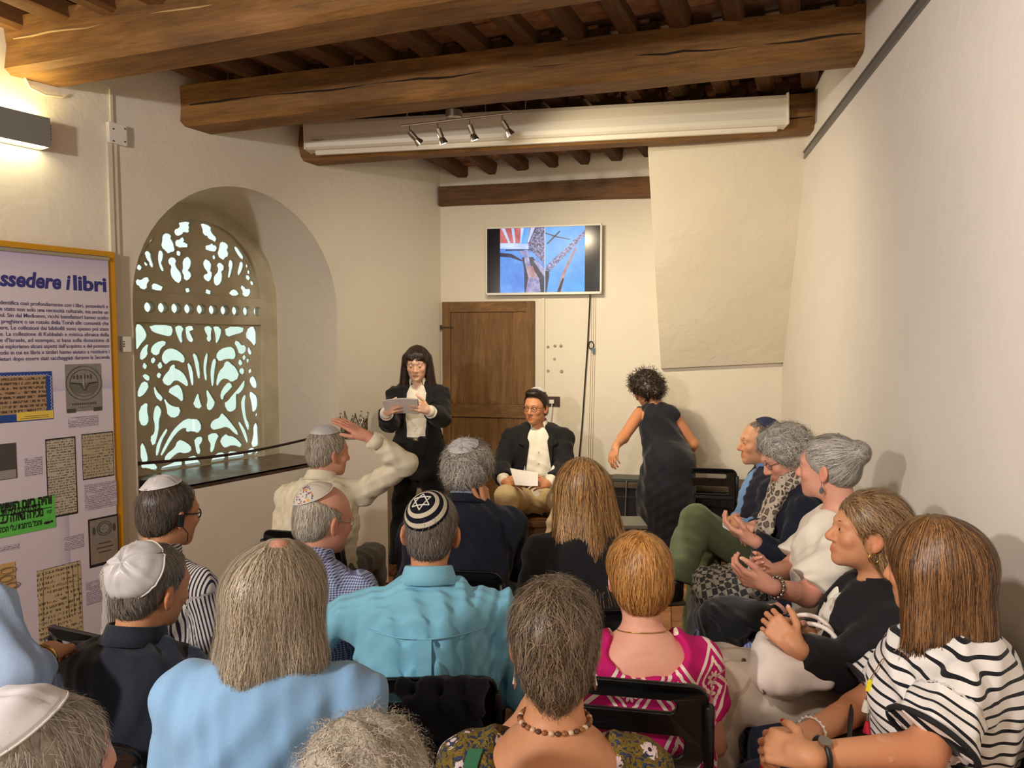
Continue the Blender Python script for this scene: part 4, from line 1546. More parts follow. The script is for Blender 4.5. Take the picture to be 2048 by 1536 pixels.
for k, (x, y, r_) in enumerate(((1096, 694, 0.012), (1110, 692, 0.013), (1122, 692, 0.014), (1109, 718, 0.012), (1096, 742, 0.012), (1123, 743, 0.014))):
    s_, z_ = B_pix(x, y)
    st_ = MB().sphere(BWP(s_, z_, 0.001), (r_, 0.003, r_ * 1.05), 10, 6, RB)
    st_.build('glue_spot', STAIN, wall_back, smooth=True)
ws, wz = B_pix(1105, 803, 0.01)
wp_o = tag(empty('wall_socket', tuple(BWP(ws, wz, 0))), 'brown wall socket plate with a white plug behind the seated speaker', 'wall socket')
MB().box(BN * 0.006, (0.06, 0.006, 0.04), RB, 0.003).build('plate', DARKBROWN, wp_o)
pgm = MB().box(BN * 0.022 - BT * 0.005, (0.02, 0.014, 0.015), RB, 0.004)
pgm.tube([BN * 0.03 + V3(0, 0, -0.01), BN * 0.035 + BT * -0.01 + V3(0, 0, -.12), BN * 0.03 - BT * 0.035 + V3(0, 0, -.3)], 0.004, 6)
pgm.build('plug', WHITE_P, wp_o)

# ---- dark hearth bench along the back wall with a closed laptop on it
le_s = B_pix(1195, 1000)[0]
HB_Z = B_pix(1300, 966, 0.30)[1]
hb = tag(empty('hearth_bench', tuple(BWP(0.5 * (le_s + s_bc), 0, 0))), 'long low dark bench along the end wall under the chimney hood', 'bench')
hbo = BWP(0.5 * (le_s + s_bc), 0, 0)
hL = s_bc - le_s - 0.03
BENCH_T = mat_wood('bench_top_wood', rgb(66, 58, 46), rgb(112, 100, 80), 6.0)
MB().box(BN * 0.17 + V3(0, 0, HB_Z - 0.02), (hL / 2, 0.165, 0.02), RB, 0.005).build('top', BENCH_T, hb)
BLK_W = plain('black_lacquer', rgb(26, 20, 18), 0.45, var=0.2)
MB().box(BN * 0.16 + V3(0, 0, 0.5 * (HB_Z - 0.04)), (hL / 2 - 0.01, 0.145, 0.5 * (HB_Z - 0.04)), RB, 0.003).build('carcass', BLK_W, hb)
for k in range(3):
    x0 = -hL / 2 + 0.03 + k * (hL - 0.04) / 3
    MB().box(BN * 0.31 + BT * (x0 + (hL - 0.08) / 6) + V3(0, 0, 0.28), ((hL - 0.14) / 6, 0.006, 0.19), RB, 0.004).build('door', BLK_W, hb)
lp_s, lp_z = B_pix(1260, 970, 0.2)
lap = tag(empty('laptop', tuple(BWP(lp_s, HB_Z, 0.2))), 'closed dark grey laptop lying on the low bench', 'laptop')
LAPM = plain('laptop_grey', rgb(74, 76, 72), 0.4, 0.4)
MB().box(V3(0, 0, 0.008), (0.13, 0.095, 0.007), RB, 0.004).build('base', LAPM, lap)
MB().box(V3(0, 0, 0.019), (0.13, 0.095, 0.004), RB, 0.003).build('lid', LAPM, lap)
lcb = MB().tube([BWP(lp_s - .02, HB_Z + .012, 0.305), BWP(lp_s - .02, HB_Z + .01, 0.35), BWP(lp_s - .03, HB_Z - .3, 0.35), BWP(lp_s - .05, 0.04, 0.36)], 0.004, 6)
tag(lcb.build('laptop_cable', plain('cable_grey', rgb(110, 106, 100), 0.5)), 'grey cable dropping from the laptop to the floor', 'cable')

# ---- small low table with grey top beside the bench
tp = at(1250, 1045, 4.45)
sd = tag(empty('side_table', (tp[0], tp[1], 0)), 'low black side table with pale grey top in front of the bench', 'table')
MB().box((0.0, 0, tp[2]), (0.12, 0.12, 0.012), None, 0.004).build('table_top', plain('grey_laminate', rgb(118, 116, 108), 0.5), sd)
for ex in (-1, 1):
    for ey in (-1, 1):
        MB().tube([(ex * 0.10, ey * 0.10, 0), (ex * 0.10, ey * 0.10, tp[2] - .012)], 0.012, 8).build('leg', BLACK_M, sd)

# ---- bench of the seated speaker
SEAT_P = at(1062, 1040, 5.06)
bn_ = tag(empty('wooden_stool_bench', (SEAT_P[0] + .0, 5.12, 0)), 'dark wooden box seat under the seated speaker', 'bench')
SEATW = mat_wood('stool_wood', rgb(64, 40, 22), rgb(116, 78, 44), 6.0)
BXZ = 0.385
MB().box((0, 0, BXZ - 0.02), (0.25, 0.2, 0.02), None, 0.005).build('seat', SEATW, bn_)
for ex in (-1, 1):
    MB().box((ex * 0.22, 0, 0.5 * (BXZ - .04)), (0.016, 0.18, 0.5 * (BXZ - .04)), None, 0.003).build('side_panel', SEATW, bn_)
MB().box((0, -0.15, 0.27), (0.204, 0.012, 0.085), None, 0.003).build('front_panel', SEATW, bn_)
MB().box((0, -0.15, 0.12), (0.204, 0.012, 0.05), None, 0.003).build('front_panel', SEATW, bn_)
MB().box((0, 0.15, 0.19), (0.204, 0.012, 0.16), None, 0.003).build('back_panel', SEATW, bn_)

# ---- white plinth with a silver crown in front of the window
pd_c = at(722, 882, 4.35)
PDZ = pd_c[2]
pdx, pdy = pd_c[0] - 0.075, 4.52
ped = tag(empty('plinth', (pdx, pdy, 0), math.atan2(LT[1], LT[0]) - math.pi / 2 - 0.35), 'white display plinth beside the standing reader', 'plinth')
MB().box((0, 0, 0.5 * (PDZ + 0.1)), (0.15, 0.15, 0.5 * (PDZ - 0.1)), None, 0.003).build('body', plain('plinth_white', rgb(216, 208, 196), 0.5), ped)
MB().box((0, 0, 0.05), (0.152, 0.152, 0.05), None, 0.002).build('base', plain('plinth_red', rgb(96, 44, 30), 0.6), ped)
SILV = plain('old_silver', rgb(120, 112, 96), 0.35, 1.0, bump=0.3, bscale=120)
cr = tag(empty('silver_crown', (pdx - 0.0, pdy - 0.02, PDZ)), 'dark filigree silver crown standing on the white plinth', 'crown')
MB().lathe([(0.075, 0.0), (0.082, 0.004), (0.078, 0.02), (0.085, 0.045), (0.08, 0.05), (0.074, 0.045), (0.07, 0.01)], n=28).build('band', SILV, cr)
for k in range(10):
    a = 2 * math.pi * k / 10
    h_ = 0.085 if k % 2 else 0.115
    b0 = V3(0.080 * math.cos(a), 0.080 * math.sin(a), 0.045)
    tw = V3(-math.sin(a), math.cos(a), 0)
    pp = MB()
    top = b0 * V3(1.12, 1.12, 1) + V3(0, 0, h_)
    pp.tube([b0 - tw * 0.02, b0 - tw * 0.016 + V3(0, 0, h_ * .5), top], 0.0035, 5)
    pp.tube([b0 + tw * 0.02, b0 + tw * 0.016 + V3(0, 0, h_ * .5), top], 0.0035, 5)
    pp.tube([b0, b0 + V3(0, 0, h_ * .55)], 0.003, 5)
    for m_ in range(3):
        c5 = b0 + V3(0, 0, h_ * (0.25 + 0.25 * m_))
        rr_ = 0.010 - 0.002 * m_
        pp.tube([c5 + tw * rr_ * math.cos(q) + V3(0, 0, rr_ * math.sin(q)) for q in np.linspace(0, 6.28, 9)], 0.0025, 4, False)
    pp.sphere(top, 0.006, 6, 5)
    pp.build('crown_leaf', SILV, cr)

# ---- dark rope across the window recess, tablet on the sill
ra, rb_ = at(278, 927, 3.86), at(640, 872, 4.95)
rp = tag(empty('barrier_rope', tuple(ra)), 'dark brown barrier cord stretched across the window recess', 'rope')
pts = []
for k in range(17):
    f = k / 16
    pts.append((rb_ - ra) * f - V3(0, 0, 0.03 * math.sin(math.pi * f)))
MB().tube(pts, 0.0085, 8).build('cord', plain('cord_brown', rgb(44, 26, 20), 0.7, bump=0.4, bscale=200), rp)
MB().sphere((0, 0, 0), 0.012, 8, 6).build('hook', IRON, rp)
MB().sphere(rb_ - ra, 0.012, 8, 6).build('hook', IRON, rp)
tc = at(303, 962, 3.98)
tbs = tag(empty('tablet', (tc[0], tc[1], SILL)), 'black tablet lying on the dark window sill', 'tablet')
MB().box((0, 0, 0.006), (0.10, 0.07, 0.006), RL, 0.003).build('body', BLACK_PL, tbs)
MB().box((-.04, .02, 0.03), (0.03, 0.02, 0.018), RL, 0.004).build('stand', BLACK_PL, tbs)

# ---- black folding chair, copied for each seat
CHAIR = {}


def chair_meshes():
    W2 = 0.205

    def rr(x0, x1, y0, y1, r, n=5):
        pts = []
        for cx, cy, a0 in ((x1 - r, y1 - r, 0), (x0 + r, y1 - r, 90), (x0 + r, y0 + r, 180), (x1 - r, y0 + r, 270)):
            for k in range(n + 1):
                a = math.radians(a0 + 90 * k / n)
                pts.append((cx + r * math.cos(a), cy + r * math.sin(a)))
        return pts

    def bend(a, b, c):
        # b: height on the panel; lean back, curve round the sitter
        return V3(a, -0.205 - (b - 0.45) * 0.24 + 0.10 * (a * a) / (W2 * W2) * 0.45 + c, b)
    back = poly_solid('backrest', rr(-W2, W2, 0.575, 0.805, 0.055), [rr(-0.13, 0.13, 0.735, 0.768, 0.016), rr(-0.15, 0.15, 0.615, 0.675, 0.02)], 0.012, bend, BLACK_PL, None, 0.003)
    CHAIR['backrest'] = back.data
    bpy.data.objects.remove(back)
    seat = poly_solid('seat', rr(-0.195, 0.195, -0.18, 0.20, 0.05), [], 0.018, lambda a, b, c: V3(a, b, 0.415 + c - 0.012 * math.cos(a * 7) * math.cos(b * 7)), BLACK_PL, None, 0.004)
    CHAIR['seat'] = seat.data
    bpy.data.objects.remove(seat)

    def tube_me(nm, pts, r):
        mb = MB().tube(pts, r, 8)
        me = mesh_np(nm, np.array(mb.v), mb.f, True)
        me.materials.append(BLACK_M)
        return me
    CHAIR['legs'] = []
    for e in (-1, 1):
        CHAIR['legs'].append(tube_me('leg', [(e * 0.205, 0.21, 0.0), (e * 0.208, 0.02, 0.36), (e * 0.208, -0.14, 0.5), (e * 0.208, -0.20, 0.60), (e * 0.203, -0.242, 0.75)], 0.0125))
        CHAIR['legs'].append(tube_me('leg', [(e * 0.185, -0.25, 0.0), (e * 0.188, 0.0, 0.30), (e * 0.188, 0.12, 0.405)], 0.0115))
    CHAIR['bar'] = [tube_me('crossbar', [(-0.185, -0.22, 0.04), (0.185, -0.22, 0.04)], 0.009), tube_me('crossbar', [(-0.205, 0.15, 0.11), (0.205, 0.15, 0.11)], 0.009)]


chair_meshes()


def chair(x, y, yaw, label, s=0.97, group='black folding chairs of the audience'):
    r = empty('folding_chair', (x, y, 0.0), yaw)
    r.scale = (s, s, s)
    tag(r, label, 'chair', group)
    link('backrest', CHAIR['backrest'], None, r)
    link('seat', CHAIR['seat'], None, r)
    for m in CHAIR['legs']:
        link('leg', m, None, r)
    for m in CHAIR['bar']:
        link('crossbar', m, None, r)
    return r
# ================================================================== IMPLICIT SURFACES FOR FIGURES
I3 = np.eye(3)


def rc(a, b, ra, rb, k=0.02, flat=None):
    return dict(t='rc', a=np.asarray(a, float), b=np.asarray(b, float), ra=ra, rb=rb, k=k, cap=False, flat=flat)


def rcc(a, b, ra, rb, k=0.02):
    return dict(t='rc', a=np.asarray(a, float), b=np.asarray(b, float), ra=ra, rb=rb, k=k, cap=True, flat=None)


def el(c, r, R=None, k=0.02):
    return dict(t='el', c=np.asarray(c, float), r=np.asarray(r, float), R=I3 if R is None else R, k=k)


def bx(c, h, R=None, rd=0.01, k=0.02):
    return dict(t='bx', c=np.asarray(c, float), h=np.asarray(h, float), R=I3 if R is None else R, rd=rd, k=k)


def sub(p):
    q = dict(p)
    q['sub'] = True
    return q


def half(p0, n):
    """keep the side opposite to n"""
    return dict(t='half', p=np.asarray(p0, float), n=unit(n), k=0)


def xf(prims, c, R, s):
    """head-local prims to world"""
    out = []
    for p in prims:
        q = dict(p)
        for key in ('a', 'b', 'c', 'p'):
            if key in q:
                q[key] = c + R @ (q[key] * s)
        for key in ('ra', 'rb', 'r', 'h', 'rd', 'k'):
            if key in q:
                q[key] = q[key] * s
        if 'R' in q:
            q['R'] = R @ q['R']
        if 'n' in q:
            q['n'] = R @ q['n']
        out.append(q)
    return out


def prim_d(p, P):
    if p['t'] == 'rc':
        ba = p['b'] - p['a']
        pa = P - p['a']
        L2 = float(ba @ ba) + 1e-12
        t = np.clip(pa @ ba / L2, 0, 1)
        q = pa - t[:, None] * ba
        d = np.sqrt(np.einsum('ij,ij->i', q, q)) - (p['ra'] + (p['rb'] - p['ra']) * t)
        if p['cap']:
            d = np.maximum(d, (P - p['b']) @ (ba / math.sqrt(L2)))
        return d
    if p['t'] == 'el':
        q = (P - p['c']) @ p['R']
        k0 = np.sqrt(((q / p['r']) ** 2).sum(1))
        k1 = np.sqrt(((q / p['r'] ** 2) ** 2).sum(1)) + 1e-9
        return k0 * (k0 - 1.0) / k1
    if p['t'] == 'bx':
        q = np.abs((P - p['c']) @ p['R']) - (p['h'] - p['rd'])
        return np.sqrt((np.maximum(q, 0) ** 2).sum(1)) + np.minimum(q.max(1), 0) - p['rd']
    return (P - p['p']) @ p['n']


def prim_box(p):
    if p['t'] == 'rc':
        r = max(p['ra'], p['rb'])
        return np.minimum(p['a'], p['b']) - r, np.maximum(p['a'], p['b']) + r
    if p['t'] == 'el':
        e = np.sqrt(((p['R'] * p['r'][None, :]) ** 2).sum(1))
        return p['c'] - e, p['c'] + e
    if p['t'] == 'bx':
        e = np.abs(p['R']) @ p['h']
        return p['c'] - e, p['c'] + e
    return None


def sdf(prims, P, pad=0.10):
    d = np.full(len(P), 0.5)
    for p in prims:
        if p['t'] == 'half':
            d = np.maximum(d, prim_d(p, P))
            continue
        lo, hi = prim_box(p)
        m = ((P > lo - pad) & (P < hi + pad)).all(1)
        if not m.any():
            continue
        e = prim_d(p, P[m])
        dm = d[m]
        k = max(p['k'], 1e-5)
        if p.get('sub'):
            e = -e
            h = np.clip(0.5 - 0.5 * (dm - e) / k, 0, 1)
            d[m] = dm * (1 - h) + e * h + k * h * (1 - h)
        else:
            h = np.clip(0.5 + 0.5 * (e - dm) / k, 0, 1)
            d[m] = e * (1 - h) + dm * h - k * h * (1 - h)
    return d


def sgrad(prims, P, e=0.002):
    g = np.stack([sdf(prims, P + np.eye(3)[i] * e) - sdf(prims, P - np.eye(3)[i] * e) for i in range(3)], 1)
    return g / (np.linalg.norm(g, axis=1, keepdims=True) + 1e-9)


def mesh_sdf(prims, h, disp=None, B=6, margin=0.012):
    """surface nets on a sparse grid -> verts, quads"""
    los, his = [], []
    for p in prims:
        if p['t'] == 'half' or p.get('sub'):
            continue
        lo, hi = prim_box(p)
        los.append(lo)
        his.append(hi)
    lo = np.min(los, 0) - 0.025
    hi = np.max(his, 0) + 0.025
    nb = np.ceil((hi - lo) / (h * B)).astype(int)
    n = nb * B
    gx = [np.arange(nb[i]) for i in range(3)]
    bi = np.stack(np.meshgrid(*gx, indexing='ij'), -1).reshape(-1, 3)
    bc = lo + (bi + 0.5) * B * h
    dc = sdf(prims, bc, 0.10 + B * h)
    act = np.abs(dc) < 0.87 * B * h + margin
    F = np.where(dc < 0, -1.0, 1.0).astype(np.float32).reshape(nb)
    G = np.repeat(np.repeat(np.repeat(F, B, 0), B, 1), B, 2)
    ab = bi[act]
    loc = np.stack(np.meshgrid(*[np.arange(B)] * 3, indexing='ij'), -1).reshape(-1, 3)
    idx = (ab[:, None, :] * B + loc[None]).reshape(-1, 3)
    P = lo + idx * h
    d = sdf(prims, P, 0.03)
    if disp is not None:
        near = np.abs(d) < 0.03
        d[near] += disp(P[near])
    G[idx[:, 0], idx[:, 1], idx[:, 2]] = d
    ins = G < 0
    # active cells
    c = np.zeros(np.array(G.shape) - 1, np.int8)
    for dx in (0, 1):
        for dy in (0, 1):
            for dz in (0, 1):
                c += ins[dx:n[0] - 1 + dx, dy:n[1] - 1 + dy, dz:n[2] - 1 + dz]
    cells = np.argwhere((c > 0) & (c < 8))
    vid = np.full(c.shape, -1, np.int32)
    vid[cells[:, 0], cells[:, 1], cells[:, 2]] = np.arange(len(cells))
    cor = np.array([[x, y, z] for x in (0, 1) for y in (0, 1) for z in (0, 1)])
    val = np.stack([G[cells[:, 0] + q[0], cells[:, 1] + q[1], cells[:, 2] + q[2]] for q in cor], 1).astype(float)
    acc = np.zeros((len(cells), 3))
    cnt = np.zeros(len(cells))
    for i in range(8):
        for j in range(i + 1, 8):
            if np.abs(cor[i] - cor[j]).sum() != 1:
                continue
            m = (val[:, i] < 0) != (val[:, j] < 0)
            t = val[m, i] / (val[m, i] - val[m, j])
            acc[m] += cor[i] + t[:, None] * (cor[j] - cor[i])
            cnt[m] += 1
    V = lo + (cells + acc / cnt[:, None]) * h
    quads = []
    for ax in range(3):
        sl0 = [slice(None)] * 3
        sl1 = [slice(None)] * 3
        sl0[ax] = slice(0, -1)
        sl1[ax] = slice(1, None)
        a, b = ins[tuple(sl0)], ins[tuple(sl1)]
        e = np.argwhere(a != b)
        o1, o2 = [(1, 2), (2, 0), (0, 1)][ax]
        ok = (e[:, o1] > 0) & (e[:, o2] > 0) & (e[:, o1] < n[o1] - 1) & (e[:, o2] < n[o2] - 1)
        e = e[ok]
        s = a[e[:, 0], e[:, 1], e[:, 2]]
        d1 = np.zeros(3, int)
        d2 = np.zeros(3, int)
        d1[o1] = 1
        d2[o2] = 1

        def g(q):
            return vid[q[:, 0], q[:, 1], q[:, 2]]
        q0, q1, q2, q3 = g(e - d1 - d2), g(e - d2), g(e), g(e - d1)
        qq = np.where(s[:, None], np.stack([q0, q1, q2, q3], 1), np.stack([q3, q2, q1, q0], 1))
        quads.append(qq)
    Q = np.concatenate(quads)
    Q = Q[(Q >= 0).all(1)]
    # one light smoothing pass removes the grid stepping
    for _ in range(2):
        A = np.zeros_like(V)
        Nn = np.zeros(len(V))
        for i in range(4):
            j = (i + 1) % 4
            np.add.at(A, Q[:, i], V[Q[:, j]])
            np.add.at(A, Q[:, j], V[Q[:, i]])
            np.add.at(Nn, Q[:, i], 1)
            np.add.at(Nn, Q[:, j], 1)
        V = 0.6 * V + 0.4 * A / np.maximum(Nn, 1)[:, None]
    return V, Q


def join(parts):
    vs, qs, o = [], [], 0
    for V, Q in parts:
        vs.append(V)
        qs.append(Q + o)
        o += len(V)
    return np.concatenate(vs), np.concatenate(qs)


def folds(seed, amp, fr=22.0, ax=None):
    rs = np.random.RandomState(seed)
    W1 = rs.normal(size=(5, 3))
    W1 /= np.linalg.norm(W1, axis=1, keepdims=True)
    if ax is not None:                       # folds mostly across the given axis
        W1 = W1 * 0.55 + np.asarray(ax)[None] * rs.choice([-1, 1], 5)[:, None] * 0.8
    ph = rs.rand(5, 2) * 6.28
    W2 = rs.normal(size=(5, 3)) * 7

    def f(P):
        d = np.zeros(len(P))
        for i in range(5):
            w = np.sin(P @ W2[i] + ph[i, 1])
            s = np.sin(P @ W1[i] * fr * (0.6 + 0.25 * i) + 2.2 * w + ph[i, 0])
            m = 0.5 + 0.5 * np.sin(P @ W2[(i + 2) % 5] * 0.8 + ph[i, 0] * 2)
            d += (np.abs(s) ** 1.5 - 0.5) * m / (1 + 0.35 * i)
        return d * amp * 1.3
    return f


# ------------------------------------------------------------------ fabrics, skin, hair
def mat_skin(name, c, rough=0.5):
    t = NT(name)
    a = t.n('Attribute', attribute_name='tint')
    co = t.coord()
    n = t.noise(co, 55, 4)
    n2 = t.noise(co, 12, 3)
    base = t.mix(t.math('MULTIPLY', n, 0.22), c, tuple(x * y for x, y in zip(c[:3], (0.80, 0.66, 0.58))) + (1,))
    base = t.mix(t.math('MULTIPLY', t.math('SUBTRACT', n2, 0.45, clamp=True), 0.5), base, tuple(x * y for x, y in zip(c[:3], (0.95, 0.72, 0.62))) + (1,))
    col = t.mix(1.0, base, a.outputs['Color'], 'MULTIPLY')
    t.base(col, rough, spec=0.35)
    t.b.inputs['Subsurface Weight'].default_value = 0.0
    t.bump(t.noise(co, 220, 3), 0.12, 0.002)
    return t.m


def mat_hair(name, root, tip, rough=0.42, spec=0.5):
    t = NT(name)
    a = t.n('Attribute', attribute_name='tint')
    co = t.coord()
    n = t.noise(t.coord('Object', (1, 1, 0.35)), 90, 4)
    sp = t.n('SeparateColor')
    t.l(a.outputs['Color'], sp.inputs[0])
    f = t.math('ADD', t.math('MULTIPLY', n, 0.35), t.math('MULTIPLY', sp.outputs[0], 0.8), clamp=True)
    col = t.ramp(f, [(0.25, root), (0.85, tip)])
    t.base(col, rough, spec=spec)
    t.bump(n, 0.5, 0.004)
    return t.m


def mat_cloth(name, c, rough=0.85, sheen=0.15, weave=0.25, var=0.08, spec=0.25):
    t = NT(name)
    co = t.coord()
    n = t.noise(co, 8, 4)
    d = tuple(x * (1 - var) for x in c[:3]) + (1,)
    e = tuple(min(1, x * (1 + var)) for x in c[:3]) + (1,)
    t.base(t.ramp(n, [(0.3, d), (0.7, e)]), rough, spec=spec)
    t.b.inputs['Sheen Weight'].default_value = sheen
    t.b.inputs['Sheen Roughness'].default_value = 0.5
    h = t.math('ADD', t.math('MULTIPLY', t.noise(co, 380, 2), 0.3), t.math('MULTIPLY', t.noise(co, 26, 3), 1.0))
    t.bump(h, weave, 0.006)
    return t.m


def fab_xyz(t):
    a = t.n('Attribute', attribute_name='fab').outputs['Vector']
    s = t.n('SeparateXYZ')
    t.l(a, s.inputs[0])
    return a, s.outputs


def mat_stripe(name, base, ink, pitch, duty, axis=1, rough=0.85, warp=0.0):
    t = NT(name)
    a, o = fab_xyz(t)
    v = o[axis]
    if warp:
        n = t.n('TexNoise')
        n.inputs['Scale'].default_value = 6.0
        t.l(a, n.inputs['Vector'])
        v = t.math('ADD', v, t.math('MULTIPLY', t.math('SUBTRACT', n.outputs[0], 0.5), warp))
    f = t.math('FRACT', t.math('DIVIDE', v, pitch))
    m = t.math('LESS_THAN', f, duty)
    t.base(t.mix(m, base, ink), rough, spec=0.25)
    t.b.inputs['Sheen Weight'].default_value = 0.1
    t.bump(t.noise(t.coord(), 26, 3), 0.25, 0.006)
    return t.m


def mat_gingham(name, base, ink, pitch):
    t = NT(name)
    a, o = fab_xyz(t)
    fx = t.math('LESS_THAN', t.math('FRACT', t.math('DIVIDE', o[0], pitch)), 0.5)
    fy = t.math('LESS_THAN', t.math('FRACT', t.math('DIVIDE', o[1], pitch)), 0.5)
    m = t.math('MULTIPLY', t.math('ADD', fx, fy), 0.5)
    t.base(t.mix(m, base, ink), 0.85, spec=0.25)
    t.bump(t.noise(t.coord(), 26, 3), 0.2, 0.006)
    return t.m


SKIN = {k: mat_skin('skin_' + k, c) for k, c in dict(
    fair=rgb(226, 178, 150), rosy=rgb(222, 164, 140), tan=rgb(206, 148, 108), warm=rgb(214, 158, 120), light=rgb(232, 190, 164)).items()}
EYE_W = plain('eye_white', rgb(172, 160, 148), 0.35)
EYE_I = plain('eye_iris', rgb(52, 36, 26), 0.15)


# ------------------------------------------------------------------ anatomy
def head_prims(mouth_open=0.0, nose=1.0, jowl=0.0, ears=True):
    H = [el((0, -0.012, 0.035), (0.076, 0.097, 0.085), k=0.03),
         el((0, 0.022, -0.018), (0.064, 0.073, 0.092), k=0.03),
         el((0, 0.030, -0.070), (0.050 + 0.006 * jowl, 0.058, 0.042), k=0.03),
         el((0, 0.074, -0.098), (0.022, 0.018, 0.018), k=0.025),
         rc((-0.040, 0.076, 0.024), (0, 0.088, 0.026), 0.009, 0.010, 0.018),
         rc((0.040, 0.076, 0.024), (0, 0.088, 0.026), 0.009, 0.010, 0.018),
         el((-0.040, 0.066, -0.026), (0.020, 0.018, 0.018), k=0.02),
         el((0.040, 0.066, -0.026), (0.020, 0.018, 0.018), k=0.02)]
    for e in (-1, 1):
        H.append(sub(el((e * 0.031, 0.100, 0.003), (0.018, 0.016, 0.013), k=0.012)))
    H += [rc((0, 0.088, 0.012), (0, 0.110 * (0.98 + 0.02 * nose), -0.028), 0.0075, 0.0115 * nose, 0.010),
          el((0, 0.106, -0.033), (0.0125 * nose, 0.012, 0.010), k=0.008),
          el((-0.013, 0.097, -0.036), (0.0075, 0.010, 0.007), k=0.006), el((0.013, 0.097, -0.036), (0.0075, 0.010, 0.007), k=0.006),
          rc((-0.024, 0.083, -0.064), (0, 0.0945, -0.0605), 0.0045, 0.0062, 0.006), rc((0.024, 0.083, -0.064), (0, 0.0945, -0.0605), 0.0045, 0.0062, 0.006),
          rc((-0.020, 0.084, -0.070 - 0.022 * mouth_open), (0, 0.0935, -0.0725 - 0.026 * mouth_open), 0.0045, 0.007, 0.006),
          rc((0.020, 0.084, -0.070 - 0.022 * mouth_open), (0, 0.0935, -0.0725 - 0.026 * mouth_open), 0.0045, 0.007, 0.006)]
    if mouth_open:
        H.append(sub(el((0, 0.098, -0.066 - 0.013 * mouth_open), (0.016, 0.022, 0.012 * mouth_open), k=0.004)))
    for e in (-1, 1):
        H.append(el((e * 0.0305, 0.0805, 0.0025), (0.0135, 0.0125, 0.0125), k=0.004))
    if ears:
        for e in (-1, 1):
            a = e * 0.45
            R = np.array([[math.cos(a), -math.sin(a), 0], [math.sin(a), math.cos(a), 0], [0, 0, 1.0]])
            H.append(el((e * 0.081, -0.008, -0.010), (0.009, 0.019, 0.031), R, k=0.008))
            H.append(el((e * 0.078, -0.002, -0.036), (0.008, 0.010, 0.012), R, k=0.008))
            H.append(sub(el((e * 0.090, 0.000, -0.006), (0.006, 0.010, 0.016), R, k=0.006)))
    return H


def head_tint(Q, lips=(0.86, 0.52, 0.50), beard=0.0, beard_c=(0.8, 0.8, 0.82), bald=False):
    """Q head-local coordinates -> colour multipliers"""
    n = len(Q)
    T = np.ones((n, 4), np.float32)

    def blob(c, r, col, s=1.0):
        d = np.sqrt((((Q - np.array(c)) / np.array(r)) ** 2).sum(1))
        w = np.clip(1.25 - d, 0, 1)[:, None] * s
        T[:, :3] = T[:, :3] * (1 - w) + T[:, :3] * np.array(col) * w
    for e in (-1, 1):
        blob((e * 0.042, 0.075, -0.03), (0.03, 0.03, 0.025), (1.0, 0.82, 0.78), 0.8)
        blob((e * 0.085, -0.008, -0.010), (0.02, 0.03, 0.04), (1.0, 0.78, 0.70), 0.8)
        blob((e * 0.031, 0.09, 0.004), (0.02, 0.02, 0.011), (0.86, 0.76, 0.74), 0.8)
    blob((0, 0.11, -0.03), (0.018, 0.018, 0.02), (1.0, 0.80, 0.75), 0.8)
    blob((0, 0.092, -0.067), (0.026, 0.018, 0.0125), lips, 1.2)
    if beard:
        blob((0, 0.05, -0.085), (0.07, 0.07, 0.045), beard_c, beard)
    T[:, :3] = np.clip(T[:, :3], 0, 1.2)
    return T


def hand_prims(w, d, nb, side, curl=(25, 35, 20), thumb=(0.75, 0.6, -0.35), S=0.95, spread=0.06, curls=None, k=0.0035):
    """w wrist, d finger direction, nb back-of-hand normal; side 'L' or 'R'"""
    y = unit(d)
    z = unit(np.asarray(nb, float) - y * np.dot(nb, y))
    x = np.cross(y, z)
    R = np.stack([x, y, z], 1)
    e = -1.0 if side == 'R' else 1.0

    def W_(p):
        return w + R @ (np.asarray(p, float) * S)
    pr = [rc(W_((0, -0.015, 0)), W_((0, 0.025, 0)), 0.024 * S, 0.026 * S, 0.01)]
    xs = [e * 0.029, e * 0.0095, -e * 0.0100, -e * 0.0285]
    by = [0.088, 0.092, 0.087, 0.078]
    ln = [(0.042, 0.025, 0.020), (0.046, 0.028, 0.021), (0.042, 0.026, 0.021), (0.033, 0.020, 0.018)]
    rad = [0.0092, 0.0095, 0.0090, 0.0080]
    for i in range(4):
        pr.append(rc(W_((xs[i] * 0.55, 0.01, 0)), W_((xs[i], by[i], 0.001)), 0.0155 * S, 0.0115 * S, 0.008))
    pr.append(el(W_((e * 0.024, 0.028, -0.010)), np.array((0.018, 0.03, 0.014)) * S, R, 0.01))
    for i in range(4):
        c = curls[i] if curls is not None else curl
        ang = 0.0
        p = np.array([xs[i], by[i], 0.0])
        sp = spread * (1.5 - i) * e * 0.7
        for j in range(3):
            ang += math.radians(c[j])
            q = p + ln[i][j] * np.array([math.sin(sp) * math.cos(ang), math.cos(sp) * math.cos(ang), -math.sin(ang)])
            r0, r1 = rad[i] * (1 - 0.10 * j), rad[i] * (1 - 0.10 * (j + 1))
            pr.append(rc(W_(p), W_(q), r0 * S, r1 * S, k))
            p = q
    tb = np.array([e * 0.024, 0.022, -0.006])
    td = unit(np.array([e * thumb[0], thumb[1], thumb[2]]))
    t1 = tb + td * 0.040
    td2 = unit(td * 0.85 + np.array([-e * 0.15, 0.55, -0.12]))
    t2 = t1 + td2 * 0.032
    t3 = t2 + unit(td2 + np.array([-e * 0.15, 0.2, -0.1])) * 0.024
    pr += [rc(W_(tb), W_(t1), 0.0135 * S, 0.0112 * S, 0.006), rc(W_(t1), W_(t2), 0.0112 * S, 0.0100 * S, k), rc(W_(t2), W_(t3), 0.0102 * S, 0.0082 * S, k)]
    tips = [W_(t3)]
    return pr, W_


